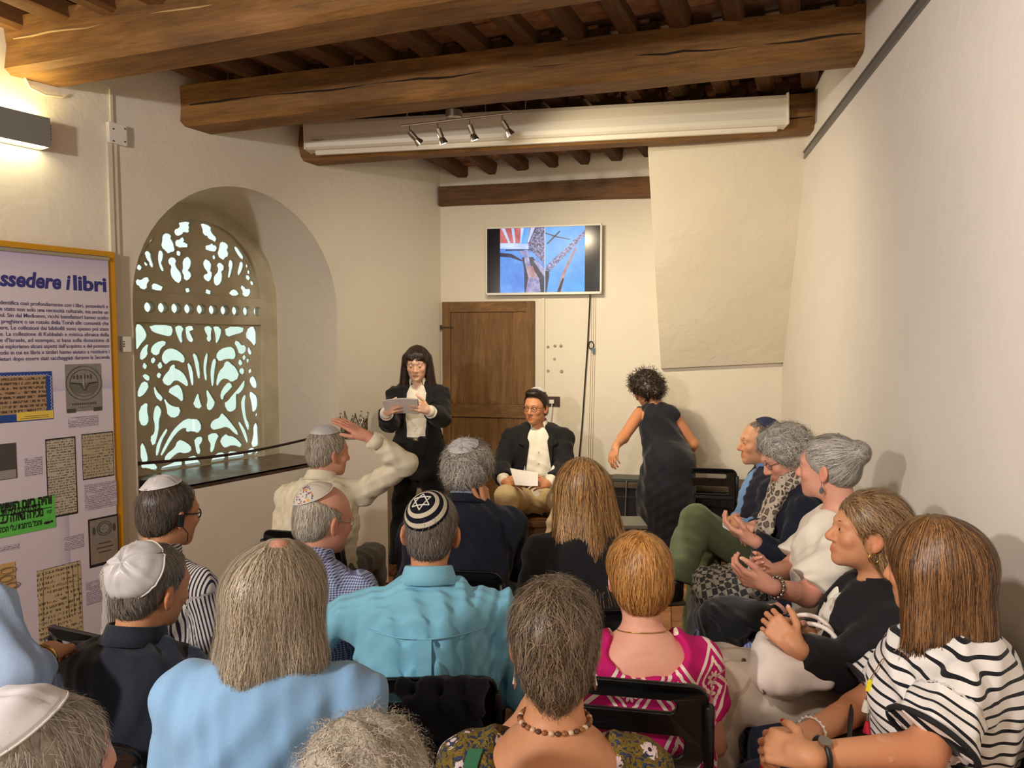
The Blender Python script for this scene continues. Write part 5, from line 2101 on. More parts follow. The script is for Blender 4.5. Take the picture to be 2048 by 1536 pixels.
# ------------------------------------------------------------------ hair strands
def strands(prims, verts, n, length, flow, seg=7, width=0.0016, lift=(0.001, 0.006), seed=1, zhem=None, jit=0.25, curl=0.0, head=None):
    """ribbons combed along the hair volume's surface; returns V, Q, tint"""
    rs = np.random.RandomState(seed)
    P = verts[rs.randint(0, len(verts), n)] + rs.normal(size=(n, 3)) * 0.002
    L = length * (0.6 + 0.6 * rs.rand(n))
    off0 = lift[0] + (lift[1] - lift[0]) * rs.rand(n) ** 2
    pts, nrm = [], []
    jd = rs.normal(size=(n, 3)) * jit
    ph = rs.rand(n) * 6.28
    for i in range(seg + 1):
        g = sgrad(prims, P)
        d = sdf(prims, P)
        free = np.zeros(n, bool) if zhem is None else P[:, 2] < zhem
        corr = np.where(free, 0.0, np.clip(off0 * (0.5 + i / seg) - d, -0.02, 0.02))
        P = P + g * corr[:, None]
        pts.append(P.copy())
        nrm.append(g.copy())
        D = flow(P) + jd
        if curl:
            u_ = np.cross(g, D)
            D = D + u_ * (curl * np.sin(ph + i * 1.9))[:, None] + g * (curl * 0.4 * np.cos(ph + i * 1.9))[:, None]
        D = np.where(free[:, None], D, D - g * (D * g).sum(1)[:, None])
        D /= np.linalg.norm(D, axis=1, keepdims=True) + 1e-9
        P = P + D * (L / seg)[:, None]
    pts = np.stack(pts, 1)
    nrm = np.stack(nrm, 1)
    T = np.gradient(pts, axis=1)
    Sd = np.cross(nrm, T)
    Sd /= np.linalg.norm(Sd, axis=2, keepdims=True) + 1e-9
    taper = np.linspace(1.0, 0.25, seg + 1)[None, :, None]
    wd = (width * (0.6 + 0.8 * rs.rand(n)))[:, None, None] * taper
    A, Bq = pts - Sd * wd * 0.5, pts + Sd * wd * 0.5
    V = np.stack([A, Bq], 2).reshape(-1, 3)
    base = (np.arange(n) * (seg + 1) * 2)[:, None] + (np.arange(seg) * 2)[None]
    Q = np.stack([base, base + 1, base + 3, base + 2], -1).reshape(-1, 4)
    tint = np.repeat(rs.rand(n), (seg + 1) * 2)
    return V, Q, tint
# ================================================================== FIGURES
def rotz(a):
    c, s = math.cos(a), math.sin(a)
    return np.array([[c, -s, 0], [s, c, 0], [0, 0, 1.0]])


def rotx(a):
    c, s = math.cos(a), math.sin(a)
    return np.array([[1.0, 0, 0], [0, c, -s], [0, s, c]])


def roty(a):
    c, s = math.cos(a), math.sin(a)
    return np.array([[c, 0, s], [0, 1.0, 0], [-s, 0, c]])


D2R = math.pi / 180
_seed = [50]


class Fig:
    def __init__(s, label, T, yaw=0.0, S=0.95, hyaw=0.0, hpitch=0.0, htilt=0.0, lean=0.03, sw=0.175, bulk=1.0, seat=0.44,
                 pose='sit', skin='fair', hS=None, neck=0.150, pv=None, slope=0.085, name='person', NB=None):
        s.S, s.sw, s.bulk = S, sw, bulk
        s.hS = hS or S
        s.skin = SKIN[skin]
        s.R = rotz(yaw * D2R)
        s.r, s.f, s.u = s.R[:, 0], s.R[:, 1], V3(0, 0, 1)
        s.Rh = rotz((yaw + hyaw) * D2R) @ rotx(-hpitch * D2R) @ roty(htilt * D2R)
        T = np.asarray(T, float)
        s.hc = T - s.Rh @ V3(0, -0.012, 0.120) * s.hS
        nk = s.hc + s.Rh @ V3(0, -0.03, -0.06) * s.hS
        s.NB = nk + (-s.f * 0.022 - s.u * (neck - 0.06)) * S
        if NB is not None:
            s.NB = np.asarray(NB, float)
        sl = slope * S
        s.sh = {e: s.NB + s.r * (k * sw * S) - s.u * sl + s.f * 0.01 for e, k in (('L', -1), ('R', 1))}
        if pv is not None:
            s.PV = np.asarray(pv, float)
        elif pose == 'sit':
            s.PV = np.array([*(s.NB - s.f * lean)[:2], seat + 0.07])
        else:
            s.PV = np.array([*(s.NB - s.f * lean)[:2], 0.56 * T[2]])
        s.base = V3(s.PV[0], s.PV[1], 0)
        s.sp = unit(s.NB - s.PV)
        s.ff = unit(np.cross(s.sp, s.r))
        if np.dot(s.ff, s.f) < 0:
            s.ff = -s.ff
        s.rr = np.cross(s.ff, s.sp)
        s.Rt = np.stack([s.rr, s.ff, s.sp], 1)
        s.hip, s.knee, s.ank, s.elb, s.wr = {}, {}, {}, {}, {}
        for e, k in (('L', -1), ('R', 1)):
            s.hip[e] = s.PV + s.r * (k * 0.088 * S)
            if pose == 'sit':
                s.knee[e] = s.hip[e] + s.f * 0.40 * S + s.r * k * 0.03 * S + V3(0, 0, 0.0)
                s.knee[e][2] = seat + 0.055
                s.ank[e] = s.knee[e] - s.f * 0.03
                s.ank[e][2] = 0.085
                s.elb[e] = s.sh[e] - s.u * 0.26 * S + s.r * k * 0.055 * S + s.f * 0.02
                s.wr[e] = s.knee[e] * 0.55 + s.hip[e] * 0.45 + V3(0, 0, 0.075) - s.r * k * 0.05
            else:
                s.knee[e] = s.hip[e] * 1.0 + V3(0, 0, 0)
                s.knee[e][2] = s.PV[2] * 0.53
                s.ank[e] = s.hip[e] * 1.0
                s.ank[e][2] = 0.085
                s.elb[e] = s.sh[e] - s.u * 0.28 * S + s.r * k * 0.06 * S - s.f * 0.02
                s.wr[e] = s.elb[e] - s.u * 0.24 * S + s.f * 0.06
        s.root = empty(name, tuple(s.base))
        tag(s.root, label, 'person')
        s.body_parts = []
        s.tints = []
        _seed[0] += 7
        s.seed = _seed[0]

    def L(s, x, y, z):
        """body-local point (right, forward, height)"""
        return s.base + s.r * x + s.f * y + V3(0, 0, z)

    def H(s, x, y, z):
        return s.hc + s.Rh @ (V3(x, y, z) * s.hS)

    # ---------------- prims
    def torso(s, inf=0.0, belly=1.0, chest_f=0.0):
        S, sw, b = s.S, s.sw, s.bulk
        Ls = np.linalg.norm(s.NB - s.PV)
        CH = s.NB - s.sp * 0.155 * S + s.ff * 0.008
        pr = [el(CH, np.array([0.93 * sw, 0.108 * (0.5 + 0.5 * b) + chest_f, 0.165]) * S + inf, s.Rt, 0.05),
              el(s.PV + s.sp * Ls * 0.42 + s.ff * 0.008, np.array([0.84 * sw * b, 0.112 * b * belly, 0.20]) * S + inf, s.Rt, 0.06),
              el(s.PV + s.sp * 0.03, np.array([0.165 * (0.6 + 0.4 * b), 0.125 * b, 0.125]) * S + inf, s.Rt, 0.06)]
        for e in 'LR':
            pr.append(rc(s.NB - s.sp * 0.03, s.sh[e], 0.046 * S + inf, 0.050 * S + inf, 0.035))
        pr.append(el(s.NB - s.sp * 0.085 * S - s.ff * 0.03, np.array([0.8 * sw, 0.075, 0.09]) * S + inf, s.Rt, 0.05))
        return pr

    def arm(s, e, inf=0.0, t0=0.0, t1=2.0, k=0.025, loose=0.0):
        """t in 0..1 upper arm, 1..2 forearm; flat end at t1"""
        S = s.S
        pr = []
        a, b, c = s.sh[e], s.elb[e], s.wr[e]
        R0, R1, R2 = 0.053 * S + inf, 0.042 * S + inf, 0.0275 * S + inf
        if t1 <= 1.0:
            q = a + (b - a) * t1
            pr.append(rcc(a, q, R0, R0 + (R1 - R0) * t1 + loose, k))
        else:
            pr.append(rc(a, b, R0, R1 + loose * .5, k))
            tt = min(t1 - 1.0, 1.0)
            m = b + (c - b) * min(0.35, tt)
            q = b + (c - b) * tt
            pr.append(rc(b, m, R1 + loose * .5, R1 * 0.98 + loose * .7, k))
            if tt > 0.35:
                pr.append(rcc(m, q, R1 * 0.98 + loose * .7, R1 * 0.98 + (R2 - R1 * 0.98) * (tt - .35) / .65 + loose, k))
        return pr

    def legp(s, e, inf=0.0, t1=2.0, flare=0.0):
        S = s.S
        a, b, c = s.hip[e], s.knee[e], s.ank[e]
        pr = [rc(a, b, 0.083 * S + inf, 0.058 * S + inf, 0.04)]
        q = b + (c - b) * (t1 - 1.0)
        m = b + (q - b) * 0.35
        pr += [rc(b, m, 0.057 * S + inf, 0.056 * S + inf + flare * .35, 0.03), rcc(m, q, 0.056 * S + inf + flare * .35, 0.042 * S + inf + flare, 0.03)]
        return pr

    # ---------------- body
    def head(s, h=0.0055, tint={}, neck_r=0.052, chest=True, **kw):
        pr = xf(head_prims(**kw), s.hc, s.Rh, s.hS)
        pr.append(rc(s.H(0, -0.028, -0.05), s.NB, neck_r * s.S, (neck_r + 0.004) * s.S, 0.03))
        if chest:
            pr += s.torso(-0.004)[:1]
            for e in 'LR':
                pr.append(rc(s.NB - s.sp * 0.03, s.sh[e], 0.043 * s.S, 0.042 * s.S, 0.035))
            pr.append(s.torso(-0.006)[-1])
            pr.append(half(s.NB - s.sp * 0.24, -s.sp))
        V, Q = mesh_sdf(pr, h)
        loc = ((V - s.hc) @ s.Rh) / s.hS
        s.body_parts.append((V, Q))
        s.tints.append(head_tint(loc, **tint))
        return s

    def hand(s, e, d, nb, h=0.004, fore=0.0, nails=None, **kw):
        """hand with the forearm from t=fore"""
        hp, W_ = hand_prims(s.wr[e], d, nb, e, S=s.S, **kw)
        b, c = s.elb[e], s.wr[e]
        pr = [rc(b + (c - b) * max(fore, 0.0), c, (0.041 + (0.0275 - 0.041) * max(fore, 0)) * s.S, 0.0265 * s.S, 0.02)]
        if fore < 0:
            pr.insert(0, rc(s.sh[e], b, 0.050 * s.S, 0.040 * s.S, 0.03))
        pr += hp
        if nails is not None:
            y_ = unit(d)
            z_ = unit(np.asarray(nb, float) - y_ * np.dot(nb, y_))
            x_ = np.cross(y_, z_)
            for i in (8, 11, 14, 17, 20):
                a_, b_, r_ = hp[i]['a'], hp[i]['b'], hp[i]['rb']
                dd = unit(b_ - a_)
                nn = unit(np.cross(x_, dd)) if i < 20 else unit(x_ * (-1 if e == 'R' else 1) * 0.4 + z_ * 0.8)
                if i < 20 and np.dot(nn, z_) < 0 and np.dot(dd, y_) > 0:
                    nn = -nn
                nn = unit(nn - dd * np.dot(nn, dd))
                Rn = np.stack([np.cross(dd, nn), dd, nn], 1)
                MB().sphere(b_ + nn * r_ * 0.80 - s.base, (r_ * 0.72, r_ * 0.95, r_ * 0.30), 8, 6, Rn).build('fingernail', nails, s.root, smooth=True)
        V, Q = mesh_sdf(pr, h)
        s.body_parts.append((V, Q))
        T = np.ones((len(V), 4), np.float32)
        # redder knuckles and fingertips
        dist = np.linalg.norm(V - s.wr[e], axis=1)
        w = np.clip((dist - 0.06) / 0.1, 0, 1) * (np.abs((V - s.wr[e]) @ unit(d)) > 0.03)
        T[:, 1] -= 0.10 * w
        T[:, 2] -= 0.12 * w
        s.tints.append(T)
        return W_

    def limb(s, prims, h=0.006):
        V, Q = mesh_sdf(prims, h)
        s.body_parts.append((V, Q))
        s.tints.append(np.ones((len(V), 4), np.float32))

    def core(s, legs=True):
        pr = s.torso(-0.02)
        for e in 'LR':
            pr += s.arm(e, -0.008)
            if legs:
                pr += s.legp(e, -0.012)
        s.limb(pr, 0.016)

    def finish(s, core=True, legs=True):
        if core:
            s.core(legs)
        V, Q = join(s.body_parts)
        me = mesh_np('body', V - s.base, Q)
        vattr(me, 'tint', np.concatenate(s.tints), 'FLOAT_COLOR')
        return link('body', me, s.skin, s.root)

    def eyes(s, look=(0, 0), half_closed=0.0):
        for e in (-1, 1):
            c = s.H(e * 0.0305, 0.0822, 0.0022 - 0.003 * half_closed)
            o = MB().sphere(c - s.base, 0.0108 * s.hS, 10, 8).build('eye', EYE_W, s.root, smooth=True)
            d = unit(s.Rh @ V3(look[0], 1.0, look[1]))
            MB().sphere(c + d * 0.0066 * s.hS - s.base, 0.0058 * s.hS, 8, 6).build('iris', EYE_I, o, smooth=True)

    def brows(s, mat, th=0.0028):
        for e in (-1, 1):
            mb = MB()
            pts = [s.H(e * x, y, z) - s.base for x, y, z in ((0.012, 0.0955, 0.024), (0.026, 0.0925, 0.029), (0.040, 0.083, 0.029), (0.049, 0.073, 0.023))]
            mb.tube(pts, [th * .8, th, th, th * .5], 6, flat=0.5)
            mb.build('eyebrow', mat, s.root, smooth=True)

    def glasses(s, mat, w=0.0014, rnd_=0.020, hgt=0.016):
        mb = MB()
        for e in (-1, 1):
            pts = [s.H(e * 0.032 + rnd_ * math.cos(a), 0.099 - 0.010 * abs(e * 0.032 + rnd_ * math.cos(a)) / 0.05, 0.000 + hgt * math.sin(a)) - s.base for a in np.linspace(0, 2 * math.pi, 19)]
            mb.tube(pts, w, 6, False)
            mb.tube([s.H(e * 0.052, 0.088, 0.006) - s.base, s.H(e * 0.072, 0.06, 0.006) - s.base, s.H(e * 0.0835, 0.0, 0.008) - s.base, s.H(e * 0.086, -0.018, -0.004) - s.base], w, 6)
        mb.tube([s.H(-0.012, 0.097, 0.004) - s.base, s.H(0, 0.102, 0.007) - s.base, s.H(0.012, 0.097, 0.004) - s.base], w, 6)
        return mb.build('glasses', mat, s.root, smooth=True)

    # ---------------- clothes
    def fab(s, V, arms=True):
        q = ((V - s.PV) @ s.Rt)[:, [0, 2, 1]]
        out = q.copy()
        if arms:
            dt = sdf(s.torso(0.012), V, 0.3)
            for k_, e in enumerate('LR'):
                da = sdf(s.arm(e, 0.012), V, 0.3)
                m = da < dt - 0.004
                for (a, b, o0) in ((s.sh[e], s.elb[e], 0.0), (s.elb[e], s.wr[e], np.linalg.norm(s.elb[e] - s.sh[e]))):
                    ax = unit(b - a)
                    t = (V - a) @ ax
                    L_ = np.linalg.norm(b - a)
                    mm = m & ((t <= L_) if o0 == 0 else (t > 0) & (((V - s.sh[e]) @ unit(s.elb[e] - s.sh[e])) > o0 - 0.02))
                    ref = s.ff - ax * np.dot(s.ff, ax)
                    ref = unit(ref if np.linalg.norm(ref) > 0.2 else s.sp - ax * np.dot(s.sp, ax))
                    w = np.cross(ax, ref)
                    rel = V - a
                    ang = np.arctan2(rel @ w, rel @ ref)
                    out[mm, 0] = ang[mm] * 0.055
                    out[mm, 1] = 3.0 + o0 + t[mm]
                    out[mm, 2] = 0
        return out

    def garment(s, name, prims, mat, h=0.008, amp=0.008, fr=46.0, fold_ax=None, fab=True, seed=0):
        V, Q = mesh_sdf(prims, h, folds(s.seed + seed, amp, fr, fold_ax) if amp else None)
        me = mesh_np(name, V - s.base, Q)
        if fab:
            vattr(me, 'fab', s.fab(V))
        return link(name, me, mat, s.root)

    def top(s, mat, name='shirt', inf=0.014, sleeve=2.0, loose=0.008, h=0.008, amp=0.008, belly=1.0, extra=(), cut=(), both=True, neck_drop=0.0, amp_ax=None, fr=46.0, chest_f=0.0, hem=None):
        pr = s.torso(inf, belly, chest_f)
        for e in 'LR':
            t1 = sleeve[e] if isinstance(sleeve, dict) else sleeve
            if t1:
                pr += s.arm(e, inf * 0.75, 0, t1, loose=loose)
        pr += list(extra)
        # neck hole
        pr.append(sub(rc(s.NB + s.sp * 0.07 + s.ff * 0.01, s.NB - s.sp * (0.005 + neck_drop) + s.ff * (0.01), 0.060 * s.S, 0.056 * s.S, 0.012)))
        pr += list(cut)
        if hem is not None:
            pr.append(half(s.PV + s.sp * hem, -s.sp))
        return s.garment(name, pr, mat, h, amp, fr, amp_ax)

    def collar(s, mat, r=0.058, hgt=0.042, gap=35, fold=0.024, name='collar', tilt=0.25, drop=0.0, up=0.026):
        """folded shirt collar round the neck, open at the front by +-gap degrees"""
        n = 40
        ax = unit(unit(s.H(0, -0.028, -0.05) - s.NB) * 0.6 + s.sp * 0.4)
        fx = unit(s.ff - ax * np.dot(s.ff, ax))
        rx = np.cross(fx, ax)
        prof = [(-0.004, -0.012), (-0.002, 0.5 * hgt), (0.000, hgt), (0.003, hgt + 0.002), (0.006, hgt - 0.002), (0.5 * fold, hgt * 0.5), (fold, -0.002 - drop), (fold - 0.004, -0.003 - drop), (0.003, hgt * 0.6)]
        mb = MB()
        m = len(prof)
        for i in range(n + 1):
            a = math.radians(gap + (360 - 2 * gap) * i / n)
            fr_ = math.cos(a)
            for (dr, z) in prof:
                rad = (r + 0.004 + dr) * s.S
                ext = 0.018 * max(0, fr_) ** 2
                mb.v.append(tuple(s.NB + ax * ((z - 0.006 + up) * s.S - (0.03 * tilt * 4) * (0.5 + 0.5 * fr_) * 0.5 - (0.02 * max(0, fr_) ** 3 if dr > 0.01 else 0)) + fx * (rad * fr_ * 1.02 + ext) + rx * (rad * math.sin(a)) - s.base))
        for i in range(n):
            for k in range(m):
                k2 = (k + 1) % m
                mb.f.append((i * m + k, (i + 1) * m + k, (i + 1) * m + k2, i * m + k2))
        mb.f.append(tuple(range(m)))
        mb.f.append(tuple(n * m + k for k in range(m - 1, -1, -1)))
        o = mb.build(name, mat, s.root, smooth=True)
        bm = bmesh.new()
        bm.from_mesh(o.data)
        bmesh.ops.recalc_face_normals(bm, faces=bm.faces)
        bm.to_mesh(o.data)
        bm.free()
        vattr(o.data, 'fab', ((np.array(mb.v) + s.base - s.PV) @ s.Rt)[:, [0, 2, 1]])
        return o

    def cuff(s, e, mat, t=0.93, r=0.034, w=0.05):
        ax = unit(s.wr[e] - s.elb[e])
        c = s.elb[e] + (s.wr[e] - s.elb[e]) * t - s.base
        mb = MB().tube([c - ax * w * .5, c + ax * w * .5, c + ax * (w * .5 - .002), c + ax * (w * .3)], [r + .001, r, r - .004, r - .006], 16, caps=True)
        o = mb.build('cuff', mat, s.root, smooth=True)
        vattr(o.data, 'fab', np.array(mb.v))
        return o

    def trousers(s, mat, inf=0.012, h=0.010, amp=0.009, t1=1.95, flare=0.01, name='trousers', extra=(), cut=()):
        pr = [s.torso(inf)[2]]
        for e in 'LR':
            pr += s.legp(e, inf, t1, flare)
        return s.garment(name, pr + list(extra) + list(cut), mat, h, amp, 36.0)

    def shoes(s, mat, sole=None, S=None, dirs=None):
        S = S or s.S
        for k, e in enumerate('LR'):
            a = s.ank[e]
            f = s.f if dirs is None else unit(dirs[e])
            u = V3(0, 0, 1) if dirs is None or abs(f[2]) < 0.3 else unit(np.cross(np.cross(f, V3(0, 0, 1)), f))
            r = np.cross(f, u)
            R = np.stack([r, f, u], 1)
            z0 = a - u * 0.085
            pr = [el(z0 + f * 0.02 + u * 0.045, (0.036 * S, 0.055 * S, 0.045), R, 0.02), el(z0 + f * 0.11 + u * 0.03, (0.043 * S, 0.085 * S, 0.032), R, 0.03),
                  rc(z0 + u * 0.05, a + u * 0.015, 0.036 * S, 0.040 * S, 0.02), half(z0 + u * 0.008, -u)]
            V, Q = mesh_sdf(pr, 0.008)
            me = mesh_np('shoe', V - s.base, Q)
            o = link('shoe', me, mat, s.root)
            sm = MB().box(z0 + f * 0.07 + u * 0.008 - s.base, (0.040 * S, 0.115 * S, 0.009), R, 0.006)
            sm.build('sole', sole or BLACK_PL, o)

    # ---------------- hair
    def flow(s, kind, c0=(0, -0.05, 0.125), down=0.35, target=None):
        c0w = s.H(*c0)

        def f(P):
            if kind == 'to':
                d = s.H(*target) - P
                return d / (np.linalg.norm(d, axis=1, keepdims=True) + 1e-9)
            d = P - c0w
            d = d / (np.linalg.norm(d, axis=1, keepdims=True) + 1e-9)
            return d * (1 - down) + np.array([0, 0, -1.0]) * down
        return f

    def hair(s, prims, mat, n=1600, length=0.05, flow=None, seg=6, h=0.006, width=0.0016, lift=(0.001, 0.006), amp=0.003, fr=60, zhem=None, jit=0.25, curl=0.0, world=(), name='hair', keep=None):
        pr = xf(prims, s.hc, s.Rh, s.hS) + list(world)
        V, Q = mesh_sdf(pr, h, folds(s.seed + 3, amp, fr) if amp else None)
        src = V if keep is None else V[keep(((V - s.hc) @ s.Rh) / s.hS)]
        SV, SQ, st = strands(pr, src, n, length, flow or s.flow('crown'), seg, width, lift, s.seed, zhem, jit, curl)
        VV, QQ = join([(V, Q), (SV, SQ)])
        rs = np.random.RandomState(s.seed)
        tv = np.concatenate([np.full(len(V), 0.35), st])
        me = mesh_np(name, VV - s.base, QQ)
        vattr(me, 'tint', np.stack([tv, tv, tv, np.ones_like(tv)], 1), 'FLOAT_COLOR')
        return link(name, me, mat, s.root)

    def kippah(s, mat, axis=(0, -0.45, 0.9), ang=50, c=(0, -0.016, 0.033), r=(0.085, 0.105, 0.090), lift=0.005, seams=4, seam_d=0.002, dome=0.006, edge=None, name='kippah', ph0=0.4, radial=False, edge_r=0.0016, lumps=0.0):
        ax = unit(axis)
        t1 = unit(np.cross(ax, V3(0, 1, 0.2)))
        t2 = np.cross(ax, t1)
        c, r = V3(*c), V3(*r)

        def surf(th, ph, off):
            d = ax * math.cos(th) + (t1 * math.cos(ph) + t2 * math.sin(ph)) * math.sin(th)
            k = 1.0 / math.sqrt(((d / r) ** 2).sum())
            return c + d * (k + off)
        tm = ang * D2R
        nr, na = 12, 48
        rs = np.random.RandomState(s.seed)
        lp = rs.rand(4) * 6.28

        def off(th, ph):
            e = lift + dome * (1 - (th / tm) ** 2)
            if seams:
                x = ((ph - ph0) * seams / (2 * math.pi)) % 1.0
                x = min(x, 1 - x) * 2 * math.pi / seams * max(th, 0.08)
                e -= seam_d * math.exp(-(x / 0.05) ** 2)
                e += seam_d * 0.8 * math.exp(-((x - 0.09) / 0.06) ** 2)
            if lumps:
                e += lumps * math.sin(3 * ph + lp[0]) * (th / tm) ** 2 + lumps * .7 * math.sin(th * 14 + lp[1]) * math.sin(2 * ph + lp[2])
            return e
        vs, rad = [], []
        for i in range(nr + 1):
            th = tm * max(i, 0.02) / nr
            for k in range(na):
                ph = 2 * math.pi * k / na
                vs.append(surf(th, ph, off(th, ph)))
                rad.append((i / nr, ph / 6.2832, 0))
        fs = []
        for i in range(nr):
            for k in range(na):
                k2 = (k + 1) % na
                fs.append((i * na + k, (i + 1) * na + k, (i + 1) * na + k2, i * na + k2))
        fs.append(tuple(range(na)))
        o0 = len(vs)
        for k in range(na):
            ph = 2 * math.pi * k / na
            vs.append(surf(tm * 0.985, ph, off(tm, ph) - 0.006))
            rad.append((1.0, ph / 6.2832, 0))
        for k in range(na):
            k2 = (k + 1) % na
            fs.append((nr * na + k, o0 + k, o0 + k2, nr * na + k2))
        W = np.array([s.hc + s.Rh @ (p * s.hS) for p in vs]) - s.base
        me = mesh_np(name, W, fs, True)
        bm = bmesh.new()
        bm.from_mesh(me)
        bmesh.ops.recalc_face_normals(bm, faces=bm.faces)
        bm.to_mesh(me)
        bm.free()
        vattr(me, 'rad', np.array(rad))
        o = link(name, me, mat, s.root)
        if edge is not None:
            MB().tube([W[nr * na + k % na] for k in range(na + 1)], edge_r, 6, False).build('edge_piping', edge, o, smooth=True)
        s.ksurf = lambda rho, ph, e=0.0008: s.hc + s.Rh @ (surf(tm * rho, ph, off(tm * rho, ph) + e) * s.hS) - s.base
        s.kip = o
        return o


# hair volumes in head-local coordinates
def hair_short(top=0.008, side=0.006, nape=0.07, hairline=0.02):
    return [el((0, -0.016, 0.033), (0.076 + side, 0.097 + side + .001, 0.085 + top), k=0.02),
            el((0, -0.052, -0.028), (0.062 + side * .6, 0.052 + side * .6, 0.058), k=0.03),
            half((0, hairline, 0.0), (0, 0.88, -0.47)), half((0, 0, -nape), (0, 0.35, -1))]


def hair_bald(side=0.007, nape=0.07, top_cut=0.055):
    return [el((0, -0.016, 0.033), (0.076 + side, 0.097 + side, 0.088), k=0.02),
            el((0, -0.052, -0.028), (0.062 + side, 0.052 + side, 0.058), k=0.03),
            half((0, 0.012, 0.0), (0, 1, -0.2)), half((0, 0, -nape), (0, 0.35, -1)), half((0, -0.02, top_cut), (0, 0.35, 1))]
# ================================================================== PEOPLE
# ---- fabrics
C_BLACK = mat_cloth('cloth_black', rgb(24, 23, 26), 0.8, 0.1)
C_BLACK2 = mat_cloth('cloth_soft_black', rgb(20, 20, 23), 0.9, 0.2)
C_NAVY = mat_cloth('cloth_navy', rgb(24, 27, 42), 0.85, 0.15)
C_NAVY2 = mat_cloth('cloth_ink_navy', rgb(22, 32, 46), 0.8, 0.2)
C_INKDRESS = mat_cloth('cloth_dress', rgb(26, 27, 36), 0.75, 0.2)
C_WHITE = mat_cloth('cloth_white', rgb(236, 230, 216), 0.8, 0.1)
C_CREAM = mat_cloth('cloth_cream', rgb(238, 230, 204), 0.75, 0.1)
C_CHINO = mat_cloth('cloth_chino', rgb(196, 174, 132), 0.85, 0.1)
C_TURQ = mat_cloth('cloth_turquoise', rgb(130, 196, 222), 0.8, 0.15)
C_BLAZER = mat_cloth('cloth_skyblue', rgb(138, 184, 228), 0.8, 0.2, var=0.05)
C_BLUES = mat_cloth('cloth_pale_blue', rgb(158, 182, 214), 0.8, 0.1)
C_CHAMB = mat_cloth('cloth_chambray', rgb(112, 150, 200), 0.85, 0.1)
C_GREEN = mat_cloth('cloth_green', rgb(112, 124, 90), 0.9, 0.15)
C_GREY = mat_cloth('cloth_grey', rgb(98, 94, 88), 0.9, 0.2)
C_DENIM = mat_cloth('cloth_denim', rgb(36, 42, 58), 0.9, 0.1)
C_BEIGE = mat_stripe('cloth_beige', rgb(206, 190, 172), rgb(182, 164, 146), 0.022, 0.10, 0)
C_OFFW = mat_cloth('cloth_offwhite', rgb(232, 224, 206), 0.85, 0.15)
SATIN = plain('kippah_satin', rgb(204, 203, 204), 0.35, spec=0.5, bump=0.08, bscale=14)
SATIN_E = plain('kippah_edge', rgb(232, 230, 226), 0.5)
PAPER = plain('paper_white', rgb(226, 222, 218), 0.6)
H_DARK = mat_hair('hair_dark_brown', rgb(26, 17, 13), rgb(66, 44, 32))
H_BLK = mat_hair('hair_near_black', rgb(24, 18, 15), rgb(62, 46, 34))
H_GREY = mat_hair('hair_grey', rgb(112, 107, 100), rgb(214, 208, 198))
H_SALT = mat_hair('hair_salt', rgb(62, 56, 52), rgb(150, 142, 132))
H_WHITE = mat_hair('hair_white', rgb(140, 132, 118), rgb(222, 214, 198))
H_ASH = mat_hair('hair_ash_blond', rgb(128, 113, 94), rgb(216, 204, 180))
H_BLOND = mat_hair('hair_honey', rgb(92, 62, 32), rgb(196, 150, 92))
H_GING = mat_hair('hair_ginger', rgb(126, 78, 32), rgb(220, 164, 92))
H_MOUSE = mat_hair('hair_mouse', rgb(58, 46, 36), rgb(150, 130, 106))
H_BROWN = mat_hair('hair_brown', rgb(58, 36, 20), rgb(156, 112, 68))
H_WAVE = mat_hair('hair_caramel', rgb(62, 42, 26), rgb(186, 148, 104))
SHOE_BR = plain('shoe_brown', rgb(70, 48, 34), 0.5)
SHOE_BK = plain('shoe_black', rgb(24, 23, 22), 0.45)


def sheet(name, p0, p1, p2, p3, mat, bend=0.01, n=6, th=0.0012):
    """a slightly bent sheet of paper between four corners"""
    mb = MB()
    top, bot = [], []
    nrm = unit(np.cross(p1 - p0, p3 - p0))
    for i in range(n + 1):
        for j in range(2):
            f = i / n
            q = (p0 * (1 - f) + p1 * f) * (1 - j) + (p3 * (1 - f) + p2 * f) * j
            q = q + nrm * bend * math.sin(math.pi * f)
            top.append(q + nrm * th * .5)
            bot.append(q - nrm * th * .5)
    m = len(top)
    mb.v = [tuple(x) for x in top + bot]
    for i in range(n):
        a = 2 * i
        mb.f.append((a, a + 1, a + 3, a + 2))
        mb.f.append((m + a, m + a + 2, m + a + 3, m + a + 1))
        mb.f.append((a, a + 2, m + a + 2, m + a))
        mb.f.append((a + 1, m + a + 1, m + a + 3, a + 3))
    mb.f.append((0, m, m + 1, 1))
    mb.f.append((2 * n, 2 * n + 1, m + 2 * n + 1, m + 2 * n))
    return mb.build(name, mat)


# ---- 1 the standing reader
g = Fig('standing woman in black suit and white shirt reading from sheets of paper', at(833, 693, 4.85), 180, 0.96, hyaw=0, hpitch=14, sw=0.158, skin='light', pose='stand', lean=-0.02, neck=0.16)
g.PV = g.PV * 1.0
g.PV[2] = 0.90
g.__dict__['hip'] = {e: g.PV + g.r * k * 0.085 for e, k in (('L', -1), ('R', 1))}
for e, k in (('L', -1), ('R', 1)):
    g.knee[e] = g.hip[e] + g.r * k * 0.02
    g.knee[e][2] = 0.48
    g.ank[e] = g.hip[e] + g.r * k * 0.04
    g.ank[e][2] = 0.085
g.elb['R'] = at(779, 846, 4.78)
g.elb['L'] = at(884, 836, 4.78)
g.wr['R'] = at(772, 826, 4.58)
g.wr['L'] = at(858, 822, 4.58)
g.head(h=0.0042, mouth_open=0.9, tint=dict(lips=(0.80, 0.45, 0.42)))
g.hand('R', at(797, 806, 4.48) - g.wr['R'], V3(-0.6, -0.8, 0.2), fore=0.5, curl=(35, 40, 25), h=0.0045)
g.hand('L', at(826, 806, 4.48) - g.wr['L'], V3(0.6, -0.8, 0.2), fore=0.5, curl=(35, 40, 25), h=0.0045)
